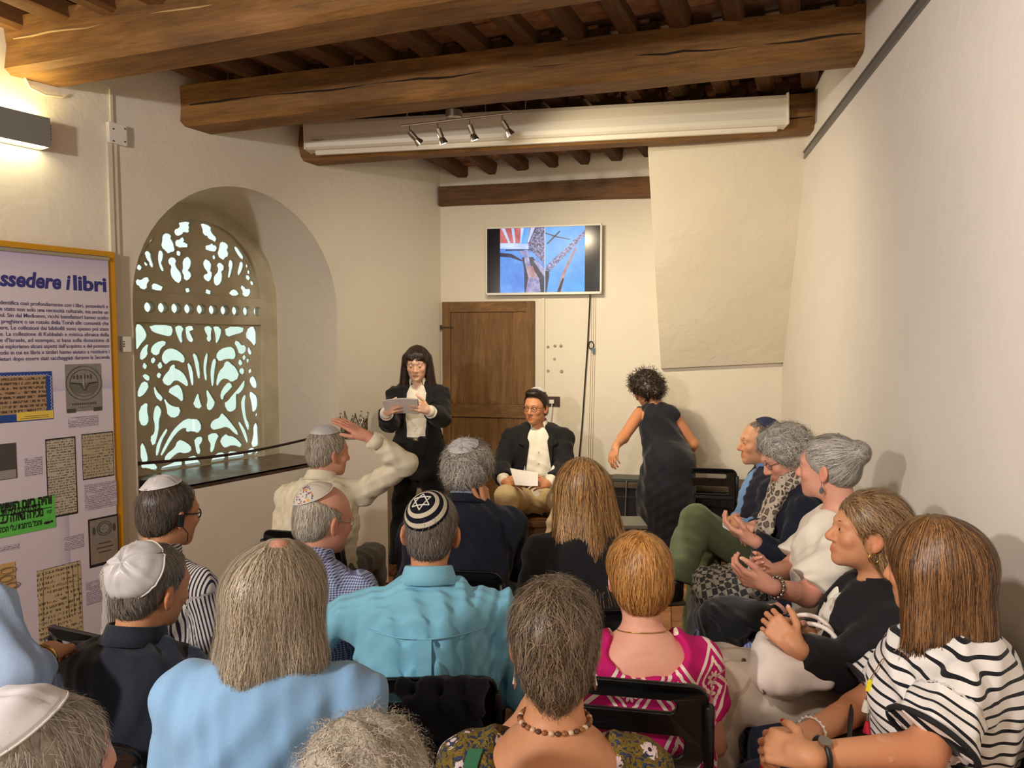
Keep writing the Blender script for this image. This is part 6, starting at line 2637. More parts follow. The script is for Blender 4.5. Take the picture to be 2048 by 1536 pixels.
g.finish()
g.eyes(look=(0, -0.45), half_closed=1.2)
g.brows(H_DARK)
sh_ = g.top(C_WHITE, 'shirt', 0.010, sleeve=1.9, h=0.009 , amp=0.006, cut=[sub(rc(g.NB + g.ff * 0.12 - g.sp * 0.10, g.NB + g.ff * 0.09 + g.sp * 0.06, 0.012, 0.055, 0.01))])
g.collar(C_WHITE, gap=38, r=0.056, fold=0.022)
for e in 'LR':
    g.cuff(e, C_WHITE, t=0.97, r=0.036, w=0.05)
mid_f = g.NB + g.ff * 0.16
hemz = 0.70
jk = g.torso(0.022) + g.arm('L', 0.018, 0, 1.86, loose=0.010) + g.arm('R', 0.018, 0, 1.86, loose=0.010)
jk += [el(V3(g.PV[0], g.PV[1], 0.80), (0.185, 0.145, 0.20), g.R, 0.06), half((0, 0, hemz), (0, 0, -1))]
jk += [sub(rc(g.NB + g.ff * 0.02 + g.sp * 0.08, g.NB - g.sp * 0.01, 0.058, 0.055, 0.012)),
       sub(rc(g.NB + g.ff * 0.13 + g.sp * 0.03, V3(g.PV[0], g.PV[1], 0.92) + g.f * 0.18, 0.078, 0.085, 0.012)),
       sub(rc(V3(g.PV[0], g.PV[1], 0.92) + g.f * 0.19, V3(g.PV[0], g.PV[1], 0.60) + g.f * 0.19, 0.085, 0.060, 0.02))]
g.garment('jacket', jk, C_BLACK, 0.009, 0.008)
for k, e in ((-1, 'L'), (1, 'R')):
    b = g.base
    lp = MB()
    c0 = g.NB + g.r * k * 0.055 + g.sp * 0.012 + g.ff * 0.03
    c1 = g.NB + g.r * k * 0.085 - g.sp * 0.02 + g.ff * 0.085
    c2 = g.NB + g.r * k * 0.125 - g.sp * 0.115 + g.ff * 0.118
    c3 = g.NB + g.r * k * 0.088 - g.sp * 0.135 + g.ff * 0.135
    c4 = g.NB + g.r * k * 0.078 - g.sp * 0.30 + g.ff * 0.142
    c5 = g.NB + g.r * k * 0.062 - g.sp * 0.13 + g.ff * 0.125
    pts = [c0, c1, c2, c3, c4, c5]
    vs = [p - b for p in pts] + [p - b - g.ff * 0.008 for p in pts]
    lp.add(vs, [(0, 1, 2, 3, 4, 5), (11, 10, 9, 8, 7, 6)] + [(i, (i + 1) % 6, 6 + (i + 1) % 6, 6 + i) for i in range(6)])
    lp.build('lapel', C_BLACK, g.root)
g.trousers(C_BLACK2, 0.022, amp=0.010, t1=1.96, flare=0.028, extra=[el(V3(g.PV[0], g.PV[1], 0.92), (0.155, 0.118, 0.10), g.R, 0.05)])
blt = MB()
blt.tube([V3(g.PV[0], g.PV[1], 0.99) + g.R @ V3(0.147 * math.cos(a), 0.118 * math.sin(a), 0) - g.base for a in np.linspace(0, 6.2832, 33)], 0.013, 8, False)
bo_ = blt.build('belt', SHOE_BK, g.root, smooth=True)
MB().box(V3(g.PV[0], g.PV[1], 0.99) + g.f * 0.130 - g.base, (0.02, 0.005, 0.016), g.R, 0.004).build('buckle', CHROME, bo_)
for k in range(4):
    p = g.NB - g.sp * (0.15 + 0.075 * k) + g.ff * (0.128 + 0.004 * k)
    MB().sphere(p - g.base, (0.0055, 0.003, 0.0055), 8, 5, g.R).build('button', SATIN_E, sh_)
g.shoes(SHOE_BK)
long_h = [el((0, -0.016, 0.034), (0.085, 0.105, 0.093), k=0.02),
          rc((-0.074, -0.02, 0.03), (-0.105, 0.015, -0.23), 0.032, 0.036, 0.03), rc((0.074, -0.02, 0.03), (0.105, 0.015, -0.23), 0.032, 0.036, 0.03),
          rc((0, -0.075, 0.02), (0, -0.085, -0.20), 0.05, 0.05, 0.06),
          rc((-0.045, 0.062, 0.075), (0.045, 0.062, 0.075), 0.020, 0.020, 0.02), rc((-0.055, 0.070, 0.058), (-0.012, 0.088, 0.042), 0.012, 0.007, 0.012), rc((0.055, 0.070, 0.058), (0.02, 0.086, 0.045), 0.012, 0.007, 0.012),
          sub(el((0, 0.105, -0.045), (0.062, 0.07, 0.082), k=0.012))]
g.hair(long_h, H_DARK, 1500, 0.16, g.flow('crown', (0, 0.0, 0.14), 0.6), 7, 0.006, 0.002)
pc = [at(764, 802, 4.47), at(834, 799, 4.47), at(838, 829, 4.56), at(772, 829, 4.56)]
for k in range(2):
    o = sheet('paper_sheet', *[p + V3(0.006 * k, 0.008 * k, 0.004 * k) for p in pc], PAPER, 0.012)
    tag(o, ['front white sheet of paper held up by the standing reader', 'rear white sheet of paper behind the one the standing reader holds'][k], 'paper')

# ---- 2 the seated speaker
g = Fig('seated man in dark blazer, open white shirt and chinos beside the door', at(1072, 782, 5.12), 180, 0.98, hyaw=-28, hpitch=4, sw=0.195, bulk=1.12, skin='tan', seat=0.42, lean=-0.03)
g.knee['R'] = at(1012, 992, 4.72)
g.knee['L'] = at(1132, 996, 4.70)
g.ank['R'] = at(1020, 1130, 4.80)
g.ank['L'] = at(1092, 1118, 4.72)
for e in 'LR':
    g.ank[e][2] = 0.085
g.elb['R'] = at(1000, 935, 5.02)
g.elb['L'] = at(1128, 935, 5.02)
g.wr['R'] = at(1008, 962, 4.82)
g.wr['L'] = at(1098, 966, 4.80)
g.head(h=0.0042, jowl=1.0, nose=1.1)
g.hand('R', at(1040, 968, 4.72) - g.wr['R'], V3(-0.2, -0.8, 0.5), fore=0.5, curl=(35, 40, 25), h=0.0045)
g.hand('L', at(1066, 968, 4.72) - g.wr['L'], V3(0.2, -0.8, 0.5), fore=0.5, curl=(35, 40, 25), h=0.0045)
g.finish()
g.eyes(look=(0.25, 0))
g.brows(H_BLK, 0.0034)
g.glasses(BLACK_M)
sh_ = g.top(C_WHITE, 'shirt', 0.012, sleeve=1.9, h=0.009, amp=0.007, belly=1.12, cut=[sub(rc(g.NB + g.ff * 0.14 - g.sp * 0.10, g.NB + g.ff * 0.09 + g.sp * 0.06, 0.012, 0.055, 0.01))])
g.collar(C_WHITE, gap=36, r=0.060, fold=0.024)
for e in 'LR':
    g.cuff(e, C_WHITE, t=0.95, r=0.036, w=0.05)
jk = g.torso(0.024, 1.0) + g.arm('L', 0.020, 0, 1.84, loose=0.012) + g.arm('R', 0.020, 0, 1.84, loose=0.012)
jk += [sub(rc(g.NB + g.ff * 0.02 + g.sp * 0.08, g.NB - g.sp * 0.01, 0.060, 0.057, 0.012)),
       sub(rc(g.NB + g.ff * 0.14 + g.sp * 0.03, g.PV + g.f * 0.22 + V3(0, 0, 0.15), 0.085, 0.12, 0.012)),
       sub(rc(g.PV + g.f * 0.22 + V3(0, 0, 0.15), g.PV + g.f * 0.25 - V3(0, 0, 0.1), 0.11, 0.15, 0.02))]
g.garment('jacket', jk, C_BLACK, 0.009, 0.008)
for k in (-1, 1):
    b = g.base
    c0 = g.NB + g.r * k * 0.058 + g.sp * 0.012 + g.ff * 0.02
    c1 = g.NB + g.r * k * 0.100 - g.sp * 0.02 + g.ff * 0.085
    c2 = g.NB + g.r * k * 0.140 - g.sp * 0.11 + g.ff * 0.125
    c3 = g.NB + g.r * k * 0.102 - g.sp * 0.13 + g.ff * 0.145
    c4 = g.NB + g.r * k * 0.094 - g.sp * 0.31 + g.ff * 0.158
    c5 = g.NB + g.r * k * 0.066 - g.sp * 0.12 + g.ff * 0.135
    vs = [p - b for p in (c0, c1, c2, c3, c4, c5)]
    vs += [p - g.ff * 0.008 for p in vs]
    MB().add(vs, [(0, 1, 2, 3, 4, 5), (11, 10, 9, 8, 7, 6)] + [(i, (i + 1) % 6, 6 + (i + 1) % 6, 6 + i) for i in range(6)]).build('lapel', C_BLACK, g.root)
for k in range(4):
    p = g.NB - g.sp * (0.17 + 0.08 * k) + g.ff * (0.152 + 0.006 * k)
    MB().sphere(p - g.base, (0.006, 0.003, 0.006), 8, 5, g.R).build('button', SATIN_E, sh_)
g.trousers(C_CHINO, 0.016, amp=0.011, flare=0.014)
g.shoes(SHOE_BR, dirs={'L': V3(-0.1, -1, 0), 'R': V3(-0.15, -1, 0)})
g.hair(hair_short(0.018, 0.009, 0.07, 0.008) + [el((0, 0.040, 0.112), (0.056, 0.048, 0.026), k=0.03)], H_BLK, 1500, 0.06, g.flow('crown', (0.05, 0.03, 0.13), 0.2), 6, 0.0055, 0.002, (0.001, 0.010), 0.006, 70)
g.kippah(SATIN, axis=(-0.05, -0.28, 0.95), ang=36, c=(0, -0.016, 0.033), r=(0.088, 0.109, 0.106), lift=0.005, edge=SATIN_E)
o = sheet('paper_sheet', at(1020, 936, 4.72), at(1076, 945, 4.72), at(1076, 972, 4.66), at(1030, 970, 4.66), PAPER, 0.006)
tag(o, 'white sheet of paper in the hands of the seated speaker', 'paper')

# ---- 3 the woman bending over
g = Fig('woman in sleeveless long dark dress bending forward with her back turned', at(1280, 749, 5.22), 22, 0.96, hyaw=18, hpitch=30, htilt=-4, sw=0.165, skin='tan', pose='stand',
        NB=at(1312, 815, 5.16), pv=at(1340, 935, 4.98), slope=0.03)
for e, k in (('L', -1), ('R', 1)):
    g.hip[e] = g.PV + g.r * k * 0.09
    g.knee[e] = g.hip[e] + g.f * 0.03
    g.knee[e][2] = 0.45
    g.ank[e] = g.hip[e] * 1.0
    g.ank[e][2] = 0.085
g.sh['L'] = at(1279, 828, 5.14)
g.sh['R'] = at(1347, 832, 5.10)
g.elb['L'] = at(1246, 876, 5.02)
g.wr['L'] = at(1232, 892, 4.90)
g.elb['R'] = at(1386, 888, 5.10)
g.wr['R'] = at(1372, 925, 5.28)
g.head(h=0.005)
g.hand('L', at(1228, 909, 4.86) - g.wr['L'], V3(-0.5, -0.4, 0.3), fore=-1, curl=(25, 30, 20), h=0.005)
g.hand('R', V3(-0.3, 0.5, -0.8), V3(0.8, 0, 0.3), fore=-1, h=0.006)
g.finish()
dr = g.torso(0.014) + [rc(g.PV + V3(0, 0, 0.02), V3(g.PV[0] - 0.02, g.PV[1] + 0.03, 0.55), 0.175, 0.185, 0.08),
                       rcc(V3(g.PV[0] - 0.02, g.PV[1] + 0.03, 0.60), V3(g.PV[0] - 0.03, g.PV[1] + 0.04, 0.14), 0.185, 0.20, 0.08)]
dr += [sub(rc(g.NB + g.sp * 0.08, g.NB + g.sp * 0.0, 0.065, 0.060, 0.012))]
for e, k in (('L', -1), ('R', 1)):
    dr.append(sub(el(g.sh[e] + g.r * k * 0.045, (0.05, 0.09, 0.085), g.Rt, 0.015)))
g.garment('dress', dr, C_INKDRESS, 0.010, 0.011, 34, None)
g.shoes(SHOE_BK)
g.glasses(plain('glasses_red', rgb(90, 40, 40), 0.4))
curly = [el((0, -0.02, 0.04), (0.104, 0.122, 0.104), k=0.03), el((0, -0.06, -0.03), (0.100, 0.085, 0.085), k=0.04), el((0, 0.03, 0.09), (0.07, 0.06, 0.04), k=0.03),
         half((0, 0.05, 0.0), (0, 0.88, -0.47))]
g.hair(curly, H_BLK, 1700, 0.06, None, 9, 0.006, 0.0055, (0.002, 0.030), 0.014, 60, jit=1.0, curl=2.2)
# ---- the audience seen from behind
def seat_for(g, label, dx=0.0, dy=0.0, yaw=None):
    q = g.base + g.r * dx + g.f * (dy + 0.03)
    yw = math.atan2(-g.f[0], g.f[1]) if yaw is None else yaw
    return chair(q[0], q[1], yw, label)


def lap_hands(g):
    for e, k in (('L', 1), ('R', -1)):
        g.hand(e, g.f * 0.9 + g.r * k * 0.4 - g.u * 0.1, g.u * 1.0, fore=0.5, h=0.006)


# ---- 4 man in cream shirt holding his kippah
g = Fig('man in cream shirt raising one hand to hold down his white kippah', at(657, 858, 3.5), -12, 0.97, hyaw=-38, hpitch=6, sw=0.185, bulk=1.12, skin='rosy')
g.elb['R'] = at(812, 927, 3.42)
g.sh['R'] = at(724, 985, 3.50)
g.wr['R'] = at(733, 872, 3.36)
g.elb['L'] = at(566, 1060, 3.52)
g.head(h=0.005, tint=dict(beard=0.5))
g.hand('R', at(672, 838, 3.36) - g.wr['R'], V3(0.2, -0.35, 1.0), fore=0.45, curl=(-4, 10, 8), h=0.0042, thumb=(0.5, 0.85, -0.25), spread=0.10)
g.hand('L', g.f, g.u, fore=0.5, h=0.006)
g.finish()
g.top(C_CREAM, 'shirt', 0.016, sleeve={'L': 1.9, 'R': 1.86}, loose=0.0, amp=0.010, h=0.006, fr=46, belly=1.15)
g.collar(C_CREAM, gap=30, r=0.060, hgt=0.045)
g.cuff('R', C_CREAM, t=0.80, r=0.042, w=0.055)
g.trousers(C_GREY, 0.012)
g.shoes(SHOE_BK)
g.hair(hair_short(0.006, 0.010, 0.078, 0.012), H_WHITE, 1800, 0.05, g.flow('crown', down=0.5), 6, 0.006, 0.0022, (0.001, 0.007))
g.kippah(SATIN, axis=(0, -0.2, 0.97), ang=44, lift=0.009, edge=SATIN_E, dome=0.012)
seat_for(g, 'black folding chair of the man in the cream shirt', 0.02)

# ---- 5 grey-haired man in navy jacket, chin on hand
g = Fig('grey curly-haired man in navy jacket with white kippah and hand at his chin', at(940, 882, 3.0), -8, 0.98, hyaw=-14, hpitch=8, sw=0.19, bulk=1.12, skin='tan', lean=0.06)
g.elb['R'] = g.L(0.20, 0.22, 0.66)
g.wr['R'] = at(972, 1018, 2.92)
g.head(h=0.006)
g.hand('R', at(968, 985, 2.93) - g.wr['R'], V3(0.9, -0.3, 0.1), fore=0.4, curl=(40, 60, 30), h=0.0048, thumb=(0.6, 0.8, -0.2))
g.hand('L', g.f, g.u, fore=0.5, h=0.007)
g.finish()
g.top(C_NAVY, 'jacket', 0.022, sleeve=1.86, amp=0.009, h=0.008)
g.collar(C_NAVY, gap=40, r=0.068, hgt=0.030, fold=0.034)
g.collar(C_BLUES, gap=36, r=0.055, hgt=0.040, name='shirt_collar', fold=0.012)
g.trousers(C_DENIM, 0.012)
g.shoes(SHOE_BK)
puff = [el((0, -0.02, 0.032), (0.108, 0.122, 0.098), k=0.03), el((0, -0.062, -0.03), (0.090, 0.075, 0.066), k=0.04), half((0, 0.03, 0.0), (0, 0.9, -0.4)), half((0, 0, -0.082), (0, 0.3, -1))]
g.hair(puff, H_GREY, 2600, 0.05, g.flow('crown', down=0.45), 8, 0.006, 0.0022, (0.002, 0.016), 0.010, 80, jit=0.6, curl=0.8)
g.kippah(SATIN, axis=(0, -0.62, 0.78), ang=36, c=(0, -0.02, 0.034), r=(0.110, 0.124, 0.098), lift=0.003, edge=SATIN_E, seams=4, lumps=0.002)
seat_for(g, 'black folding chair of the man in the navy jacket')

# ---- 6 man in gingham shirt
g = Fig('balding man in blue gingham shirt with paint-splashed kippah', at(654, 970, 2.38), -18, 0.96, hyaw=-26, hpitch=12, sw=0.178, bulk=1.1, skin='rosy')
g.head(h=0.005, jowl=0.5)
lap_hands(g)
g.finish()
C_GING = mat_gingham('cloth_gingham', rgb(206, 214, 232), rgb(58, 82, 150), 0.0075)
g.top(C_GING, 'shirt', 0.014, sleeve=1.9, amp=0.009, h=0.007)
g.collar(C_GING, gap=32, r=0.060, hgt=0.044)
g.trousers(C_DENIM, 0.012)
g.shoes(SHOE_BR)
g.hair(hair_bald(0.006, 0.072, 0.048), H_WHITE, 1700, 0.05, g.flow('crown', down=0.65), 6, 0.0055, 0.0018, (0.0005, 0.004), 0.001)
t = NT('kippah_splash')
co = t.coord('Object', (1, 1, 1))
base_c = rgb(212, 206, 190)
col = None
cur = base_c
mask = t.noise(t.coord('Object'), 16, 2)
rad_ = t.n('SeparateXYZ')
t.l(t.n('Attribute', attribute_name='rad').outputs['Vector'], rad_.inputs[0])
sect = t.math('GREATER_THAN', t.math('SINE', t.math('ADD', t.math('MULTIPLY', rad_.outputs[1], 6.283), 1.2)), -0.62)
for k, (c_, sc_, th_) in enumerate(((rgb(226, 150, 60), 55, 0.18), (rgb(84, 74, 150), 95, 0.20), (rgb(216, 92, 52), 75, 0.16), (rgb(232, 202, 60), 66, 0.15), (rgb(52, 92, 60), 120, 0.17), (rgb(120, 100, 160), 150, 0.22))):
    vo = t.n('TexVoronoi')
    vo.inputs['Scale'].default_value = sc_
    mp = t.n('Mapping')
    mp.inputs['Location'].default_value = (k * 0.37, k * 0.21, k * 0.13)
    t.l(co, mp.inputs[0])
    t.l(mp.outputs[0], vo.inputs['Vector'])
    rnd_m = t.n('SeparateColor')
    t.l(vo.outputs['Color'], rnd_m.inputs[0])
    f_ = t.math('MULTIPLY', t.math('LESS_THAN', vo.outputs['Distance'], th_ * 1.7), t.math('GREATER_THAN', rnd_m.outputs[0], 0.45))
    f_ = t.math('MULTIPLY', f_, sect)
    cur = t.mix(f_, cur, c_)
t.base(cur, 0.5, spec=0.4)
g.kippah(t.m, axis=(-0.10, -0.58, 0.78), ang=48, c=(0, -0.014, 0.034), r=(0.083, 0.104, 0.088), lift=0.006, edge=SATIN_E, seams=4, seam_d=0.0014)
g.glasses(CHROME, 0.0013)
seat_for(g, 'black folding chair of the man in the gingham shirt')

# ---- 7 man in turquoise shirt
g = Fig('man in turquoise shirt wearing a knitted striped kippah with a star', at(866, 985, 2.10), 2, 0.98, hyaw=-2, hpitch=6, htilt=3, sw=0.198, bulk=1.16, skin='tan', neck=0.155)
g.elb['L'] = at(640, 1262, 2.10)
g.wr['L'] = at(570, 1330, 2.12)
g.sh['L'] = g.sh['L'] + g.r * -0.012
g.elb['R'] = g.L(0.29, 0.05, 0.60)
g.head(h=0.005)
lap_hands(g)
g.finish()
turq = g.top(C_TURQ, 'shirt', 0.015, sleeve=1.9, loose=0.012, amp=0.015, h=0.006, fr=50)
g.collar(C_TURQ, gap=30, r=0.062, hgt=0.048, fold=0.026)
# yoke seam and box pleat down the back
bk_ = lambda x, d: None
yk = MB()
pts = []
Ltor = np.linalg.norm(g.NB - g.PV)
tor = g.torso(0.015)


def on_back(gg, prims, x, dz, off=0.002):
    """point on the back surface: x across, dz below the neck base along the spine"""
    o = gg.NB - gg.sp * dz + gg.rr * x
    ts = np.linspace(0.0, 0.25, 126)
    P = o[None] - gg.ff[None] * ts[:, None]
    d = sdf(prims, P, 0.3)
    i = int(np.argmax(d > 0)) if (d > 0).any() else 0
    return P[i] - gg.ff * off


for x in np.linspace(-0.165, 0.165, 23):
    pts.append(on_back(g, tor, x, 0.105 - 0.012 * (x / 0.16) ** 2, 0.006) - g.base)
yk.tube(pts, 0.0022, 5)
yk.build('yoke_seam', C_TURQ, turq)
pb = MB()
vs = []
for i in range(14):
    dz = 0.107 + i * 0.022
    for x in (-0.020, 0.020):
        vs.append(on_back(g, tor, x, dz, 0.013) - g.base)
for i in range(14):
    dz = 0.107 + i * 0.022
    for x in (-0.020, 0.020):
        vs.append(on_back(g, tor, x, dz, -0.006) - g.base)
fs = []
for i in range(13):
    a = 2 * i
    fs += [(a, a + 1, a + 3, a + 2), (28 + a, 28 + a + 2, 28 + a + 3, 28 + a + 1), (a, a + 2, 28 + a + 2, 28 + a), (a + 1, 28 + a + 1, 28 + a + 3, a + 3)]
fs += [(0, 28, 29, 1), (26, 27, 55, 54)]
pb.add(vs, fs).build('back_pleat', C_TURQ, turq)
g.trousers(C_DENIM, 0.012)
g.shoes(SHOE_BR)
g.hair(hair_short(0.004, 0.004, 0.075, 0.014), H_SALT, 2600, 0.022, g.flow('crown', down=0.5), 4, 0.0055, 0.0015, (0.0005, 0.005), 0.0015)
t = NT('kippah_knit')
rr_ = t.n('SeparateXYZ')
t.l(t.n('Attribute', attribute_name='rad').outputs['Vector'], rr_.inputs[0])
KB, KC = rgb(20, 22, 34), rgb(206, 198, 176)
colr = t.ramp(rr_.outputs[0], [(0.0, KB), (0.46, KC), (0.60, KB), (0.76, KC), (0.91, KB)], 'CONSTANT')
wv = t.math('FRACT', t.math('MULTIPLY', rr_.outputs[1], 90.0))
ln_ = t.math('FRACT', t.math('MULTIPLY', rr_.outputs[0], 16.0))
hh_ = t.math('MULTIPLY', t.math('ABSOLUTE', t.math('SUBTRACT', wv, 0.5)), t.math('ABSOLUTE', t.math('SUBTRACT', ln_, 0.5)))
t.base(colr, 0.9, spec=0.2)
t.bump(hh_, 0.9, 0.006)
g.kippah(t.m, axis=(-0.26, -0.70, 0.68), ang=52, c=(0, -0.016, 0.034), r=(0.080, 0.101, 0.089), lift=0.004, seams=0, dome=0.004)
stp = MB()
for tri in range(2):
    an = [0.30 + tri * math.pi / 3 + k * 2 * math.pi / 3 for k in range(4)]
    for k in range(3):
        A_, B_ = an[k], an[k + 1]
        pa = np.array([math.cos(A_), math.sin(A_)]) * 0.34
        pb2 = np.array([math.cos(B_), math.sin(B_)]) * 0.34
        pts = []
        for f in np.linspace(0, 1, 6):
            q = pa + (pb2 - pa) * f
            pts.append(g.ksurf(math.hypot(*q), math.atan2(q[1], q[0]), 0.0012))
        stp.tube(pts, 0.0018, 5)
stp.build('embroidered_star', plain('thread_white', rgb(226, 224, 216), 0.8), g.kip)
tq_chair = seat_for(g, 'black folding chair of the man in turquoise with a jacket over it')
# dark jacket hung over that chair back
cx = g.base + g.f * 0.03
jkb = []
pj = lambda x, y, z: V3(*(cx + g.r * x + g.f * y)[:2], z)
jkb += [bx(pj(0.055, -0.275, 0.50), (0.105, 0.022, 0.27), rotz(0.04) @ rotx(0.14), 0.02, 0.03), rc(pj(-0.04, -0.27, 0.765), pj(0.15, -0.27, 0.765), 0.026, 0.026, 0.03),
        bx(pj(0.05, -0.235, 0.62), (0.09, 0.016, 0.14), rotz(0.04), 0.012, 0.03)]
V, Q = mesh_sdf(jkb, 0.009, folds(77, 0.012, 60, (1, 0, 0)))
ob = V3(*pj(0.05, -0.27, 0)[:2], 0)
me = mesh_np('draped_jacket', V - ob, Q)
tag(link('draped_jacket', me, C_NAVY, None, tuple(ob)), 'dark navy jacket hanging over the back of a folding chair', 'jacket')

# ---- 8 woman with long straight hair
g = Fig('woman in black top with long straight honey-blond hair seen from behind', at(1158, 918, 2.56), 4, 0.94, hyaw=6, hpitch=6, htilt=-3, sw=0.165, bulk=1.05, skin='fair')
g.head(h=0.0065)
lap_hands(g)
g.finish()
g.top(C_BLACK2, 'top', 0.016, sleeve=1.8, amp=0.009)
g.trousers(C_BLACK2, 0.012)
g.shoes(SHOE_BK)
lh = [el((0, -0.018, 0.034), (0.090, 0.108, 0.094), k=0.02),
      rc((0, -0.07, 0.03), (0.0, -0.10, -0.24), 0.060, 0.062, 0.06), rc((-0.06, -0.04, 0.0), (-0.105, -0.075, -0.24), 0.05, 0.045, 0.06), rc((0.06, -0.04, 0.0), (0.115, -0.07, -0.26), 0.05, 0.045, 0.06),
      half((0, 0.03, 0.0), (0, 1, -0.4)), half((0, 0, -0.275), (0.08, 0, -1))]
g.hair(lh, H_BLOND, 3600, 0.20, g.flow('crown', (0, 0.0, 0.15), 0.8), 9, 0.006, 0.0024, (0.001, 0.007), 0.004, 90, zhem=g.H(0, 0, -0.26)[2], jit=0.12)
seat_for(g, 'black folding chair of the woman with long honey-blond hair')

# ---- 9 ginger woman in pink dress
g = Fig('woman with short ginger hair in magenta and white patterned dress', at(1277, 1069, 1.92), 2, 0.95, hyaw=4, hpitch=4, sw=0.168, bulk=1.08, skin='rosy', neck=0.155)
g.head(h=0.005)
lap_hands(g)
g.finish()
t = NT('cloth_magenta_print')
a, o_ = fab_xyz(t)
pt = 0.092


def sym(v, p):
    return t.math('ABSOLUTE', t.math('SUBTRACT', t.math('FRACT', t.math('DIVIDE', v, p)), 0.5))


ux_, uy_ = sym(o_[0], 0.120), sym(o_[1], 0.165)
dm = t.math('ADD', t.math('MULTIPLY', ux_, 2.0), t.math('MULTIPLY', uy_, 2.0))       # diamonds: 0 centre .. 2
nzw = t.noise(a, 60.0, 2)
dmw = t.math('ADD', dm, t.math('MULTIPLY', t.math('SUBTRACT', nzw, 0.5), 0.25))
line = t.math('LESS_THAN', t.math('ABSOLUTE', t.math('SUBTRACT', dm, 1.0)), 0.09)
ring2 = t.math('LESS_THAN', t.math('ABSOLUTE', t.math('SUBTRACT', dmw, 0.62)), 0.08)
rad2 = t.math('SQRT', t.math('ADD', t.math('POWER', t.math('MULTIPLY', ux_, 2.3), 2.0), t.math('POWER', t.math('MULTIPLY', uy_, 2.9), 2.0)))
an2 = t.math('ARCTAN2', uy_, ux_)
pet = t.math('LESS_THAN', t.math('SUBTRACT', rad2, t.math('MULTIPLY', t.math('ABSOLUTE', t.math('SINE', t.math('MULTIPLY', an2, 4.0))), 0.22)), 0.20)
eye2 = t.math('GREATER_THAN', rad2, 0.12)
pet = t.math('MULTIPLY', pet, eye2)
scr_ = t.math('MULTIPLY', t.math('GREATER_THAN', t.math('SINE', t.math('ADD', t.math('MULTIPLY', dmw, 24.0), t.math('MULTIPLY', an2, 6.0))), 0.45), t.math('GREATER_THAN', dm, 1.1))
m_ = t.math('MAXIMUM', t.math('MAXIMUM', line, ring2), pet)
t.base(t.mix(m_, rgb(186, 22, 102), rgb(232, 214, 196)), 0.85, spec=0.25)
t.bump(t.noise(t.coord(), 26, 3), 0.2, 0.006)
C_PINK = t.m
g.top(C_PINK, 'dress', 0.013, sleeve=0.55, loose=0.012, amp=0.006, h=0.0065,
      cut=[sub(el(g.NB - g.sp * 0.015 - g.ff * 0.075, (0.105, 0.09, 0.065), g.Rt, 0.010)), sub(el(g.NB + g.sp * 0.025 + g.ff * 0.03, (0.095, 0.10, 0.06), g.Rt, 0.010))],
      extra=[rc(g.PV, g.PV + g.f * 0.30, 0.17, 0.15, 0.08), rc(g.PV + g.f * 0.3, g.PV + g.f * 0.36 - V3(0, 0, 0.30), 0.15, 0.16, 0.06)])
g.limb(g.arm('L', -0.002) + g.arm('R', -0.002))
g.shoes(SHOE_BR)
gh = [el((0, -0.018, 0.034), (0.092, 0.110, 0.097), k=0.02), el((0, -0.058, -0.03), (0.078, 0.062, 0.070), k=0.04), half((0, 0.03, 0.0), (0, 0.9, -0.45)), half((0, 0, -0.088), (0, 0.3, -1))]
g.hair(gh, H_GING, 3200, 0.07, g.flow('crown', (0.0, -0.03, 0.145), 0.55), 7, 0.0055, 0.0016, (0.0006, 0.005), 0.004, 90, jit=0.14)
nk = MB().tube([g.NB + g.rr * 0.066 * math.cos(a_) + g.ff * (0.062 * math.sin(a_) + 0.004) + g.sp * (0.012 + 0.010 * math.sin(a_) * -1) - g.base for a_ in np.linspace(0, 6.2832, 41)], 0.0016, 6, False)
nk.build('necklace', GOLD, g.root, smooth=True)
pk_ch = seat_for(g, 'black folding chair of the ginger woman, its slotted back in full view', -0.05, 0.03, math.radians(-10))
pk_ch.scale = (1.03, 1.03, 1.06)

# ---- 10 woman with short mouse-brown hair
g = Fig('woman with short mouse-brown hair, bead necklace and floral top', at(1110, 1166, 1.33), -4, 0.95, hyaw=2, hpitch=5, sw=0.165, skin='tan', neck=0.158)
g.elb['L'] = g.L(-0.20, 0.18, 0.70)
g.wr['L'] = at(1052, 1440, 1.40)
g.head(h=0.005, neck_r=0.054)
g.hand('L', at(1066, 1405, 1.42) - g.wr['L'], V3(-0.6, 0.5, 0.2), fore=0.2, curl=(30, 50, 30), h=0.0045)
g.hand('R', g.f, g.u, fore=0.5, h=0.006)
g.finish()
t = NT('cloth_floral')
a, o_ = fab_xyz(t)
vo = t.n('TexVoronoi')
vo.inputs['Scale'].default_value = 26.0
t.l(a, vo.inputs['Vector'])
sc3 = t.n('SeparateColor')
t.l(vo.outputs['Color'], sc3.inputs[0])
n1 = t.noise(a, 70.0, 3, dist=1.5)
cur = t.ramp(n1, [(0.40, rgb(96, 80, 30)), (0.5, rgb(128, 108, 40)), (0.56, rgb(26, 32, 48)), (0.64, rgb(52, 62, 96))])
pet2 = t.math('MULTIPLY', t.math('LESS_THAN', t.math('ADD', vo.outputs['Distance'], t.math('MULTIPLY', t.math('SUBTRACT', n1, 0.5), 0.9)), 0.34), t.math('GREATER_THAN', sc3.outputs[0], 0.40))
cur = t.mix(pet2, cur, rgb(214, 196, 196))
cur = t.mix(t.math('MULTIPLY', t.math('LESS_THAN', vo.outputs['Distance'], 0.12), t.math('GREATER_THAN', sc3.outputs[0], 0.40)), cur, rgb(60, 40, 46))
t.base(cur, 0.85, spec=0.25)
C_FLOR = t.m
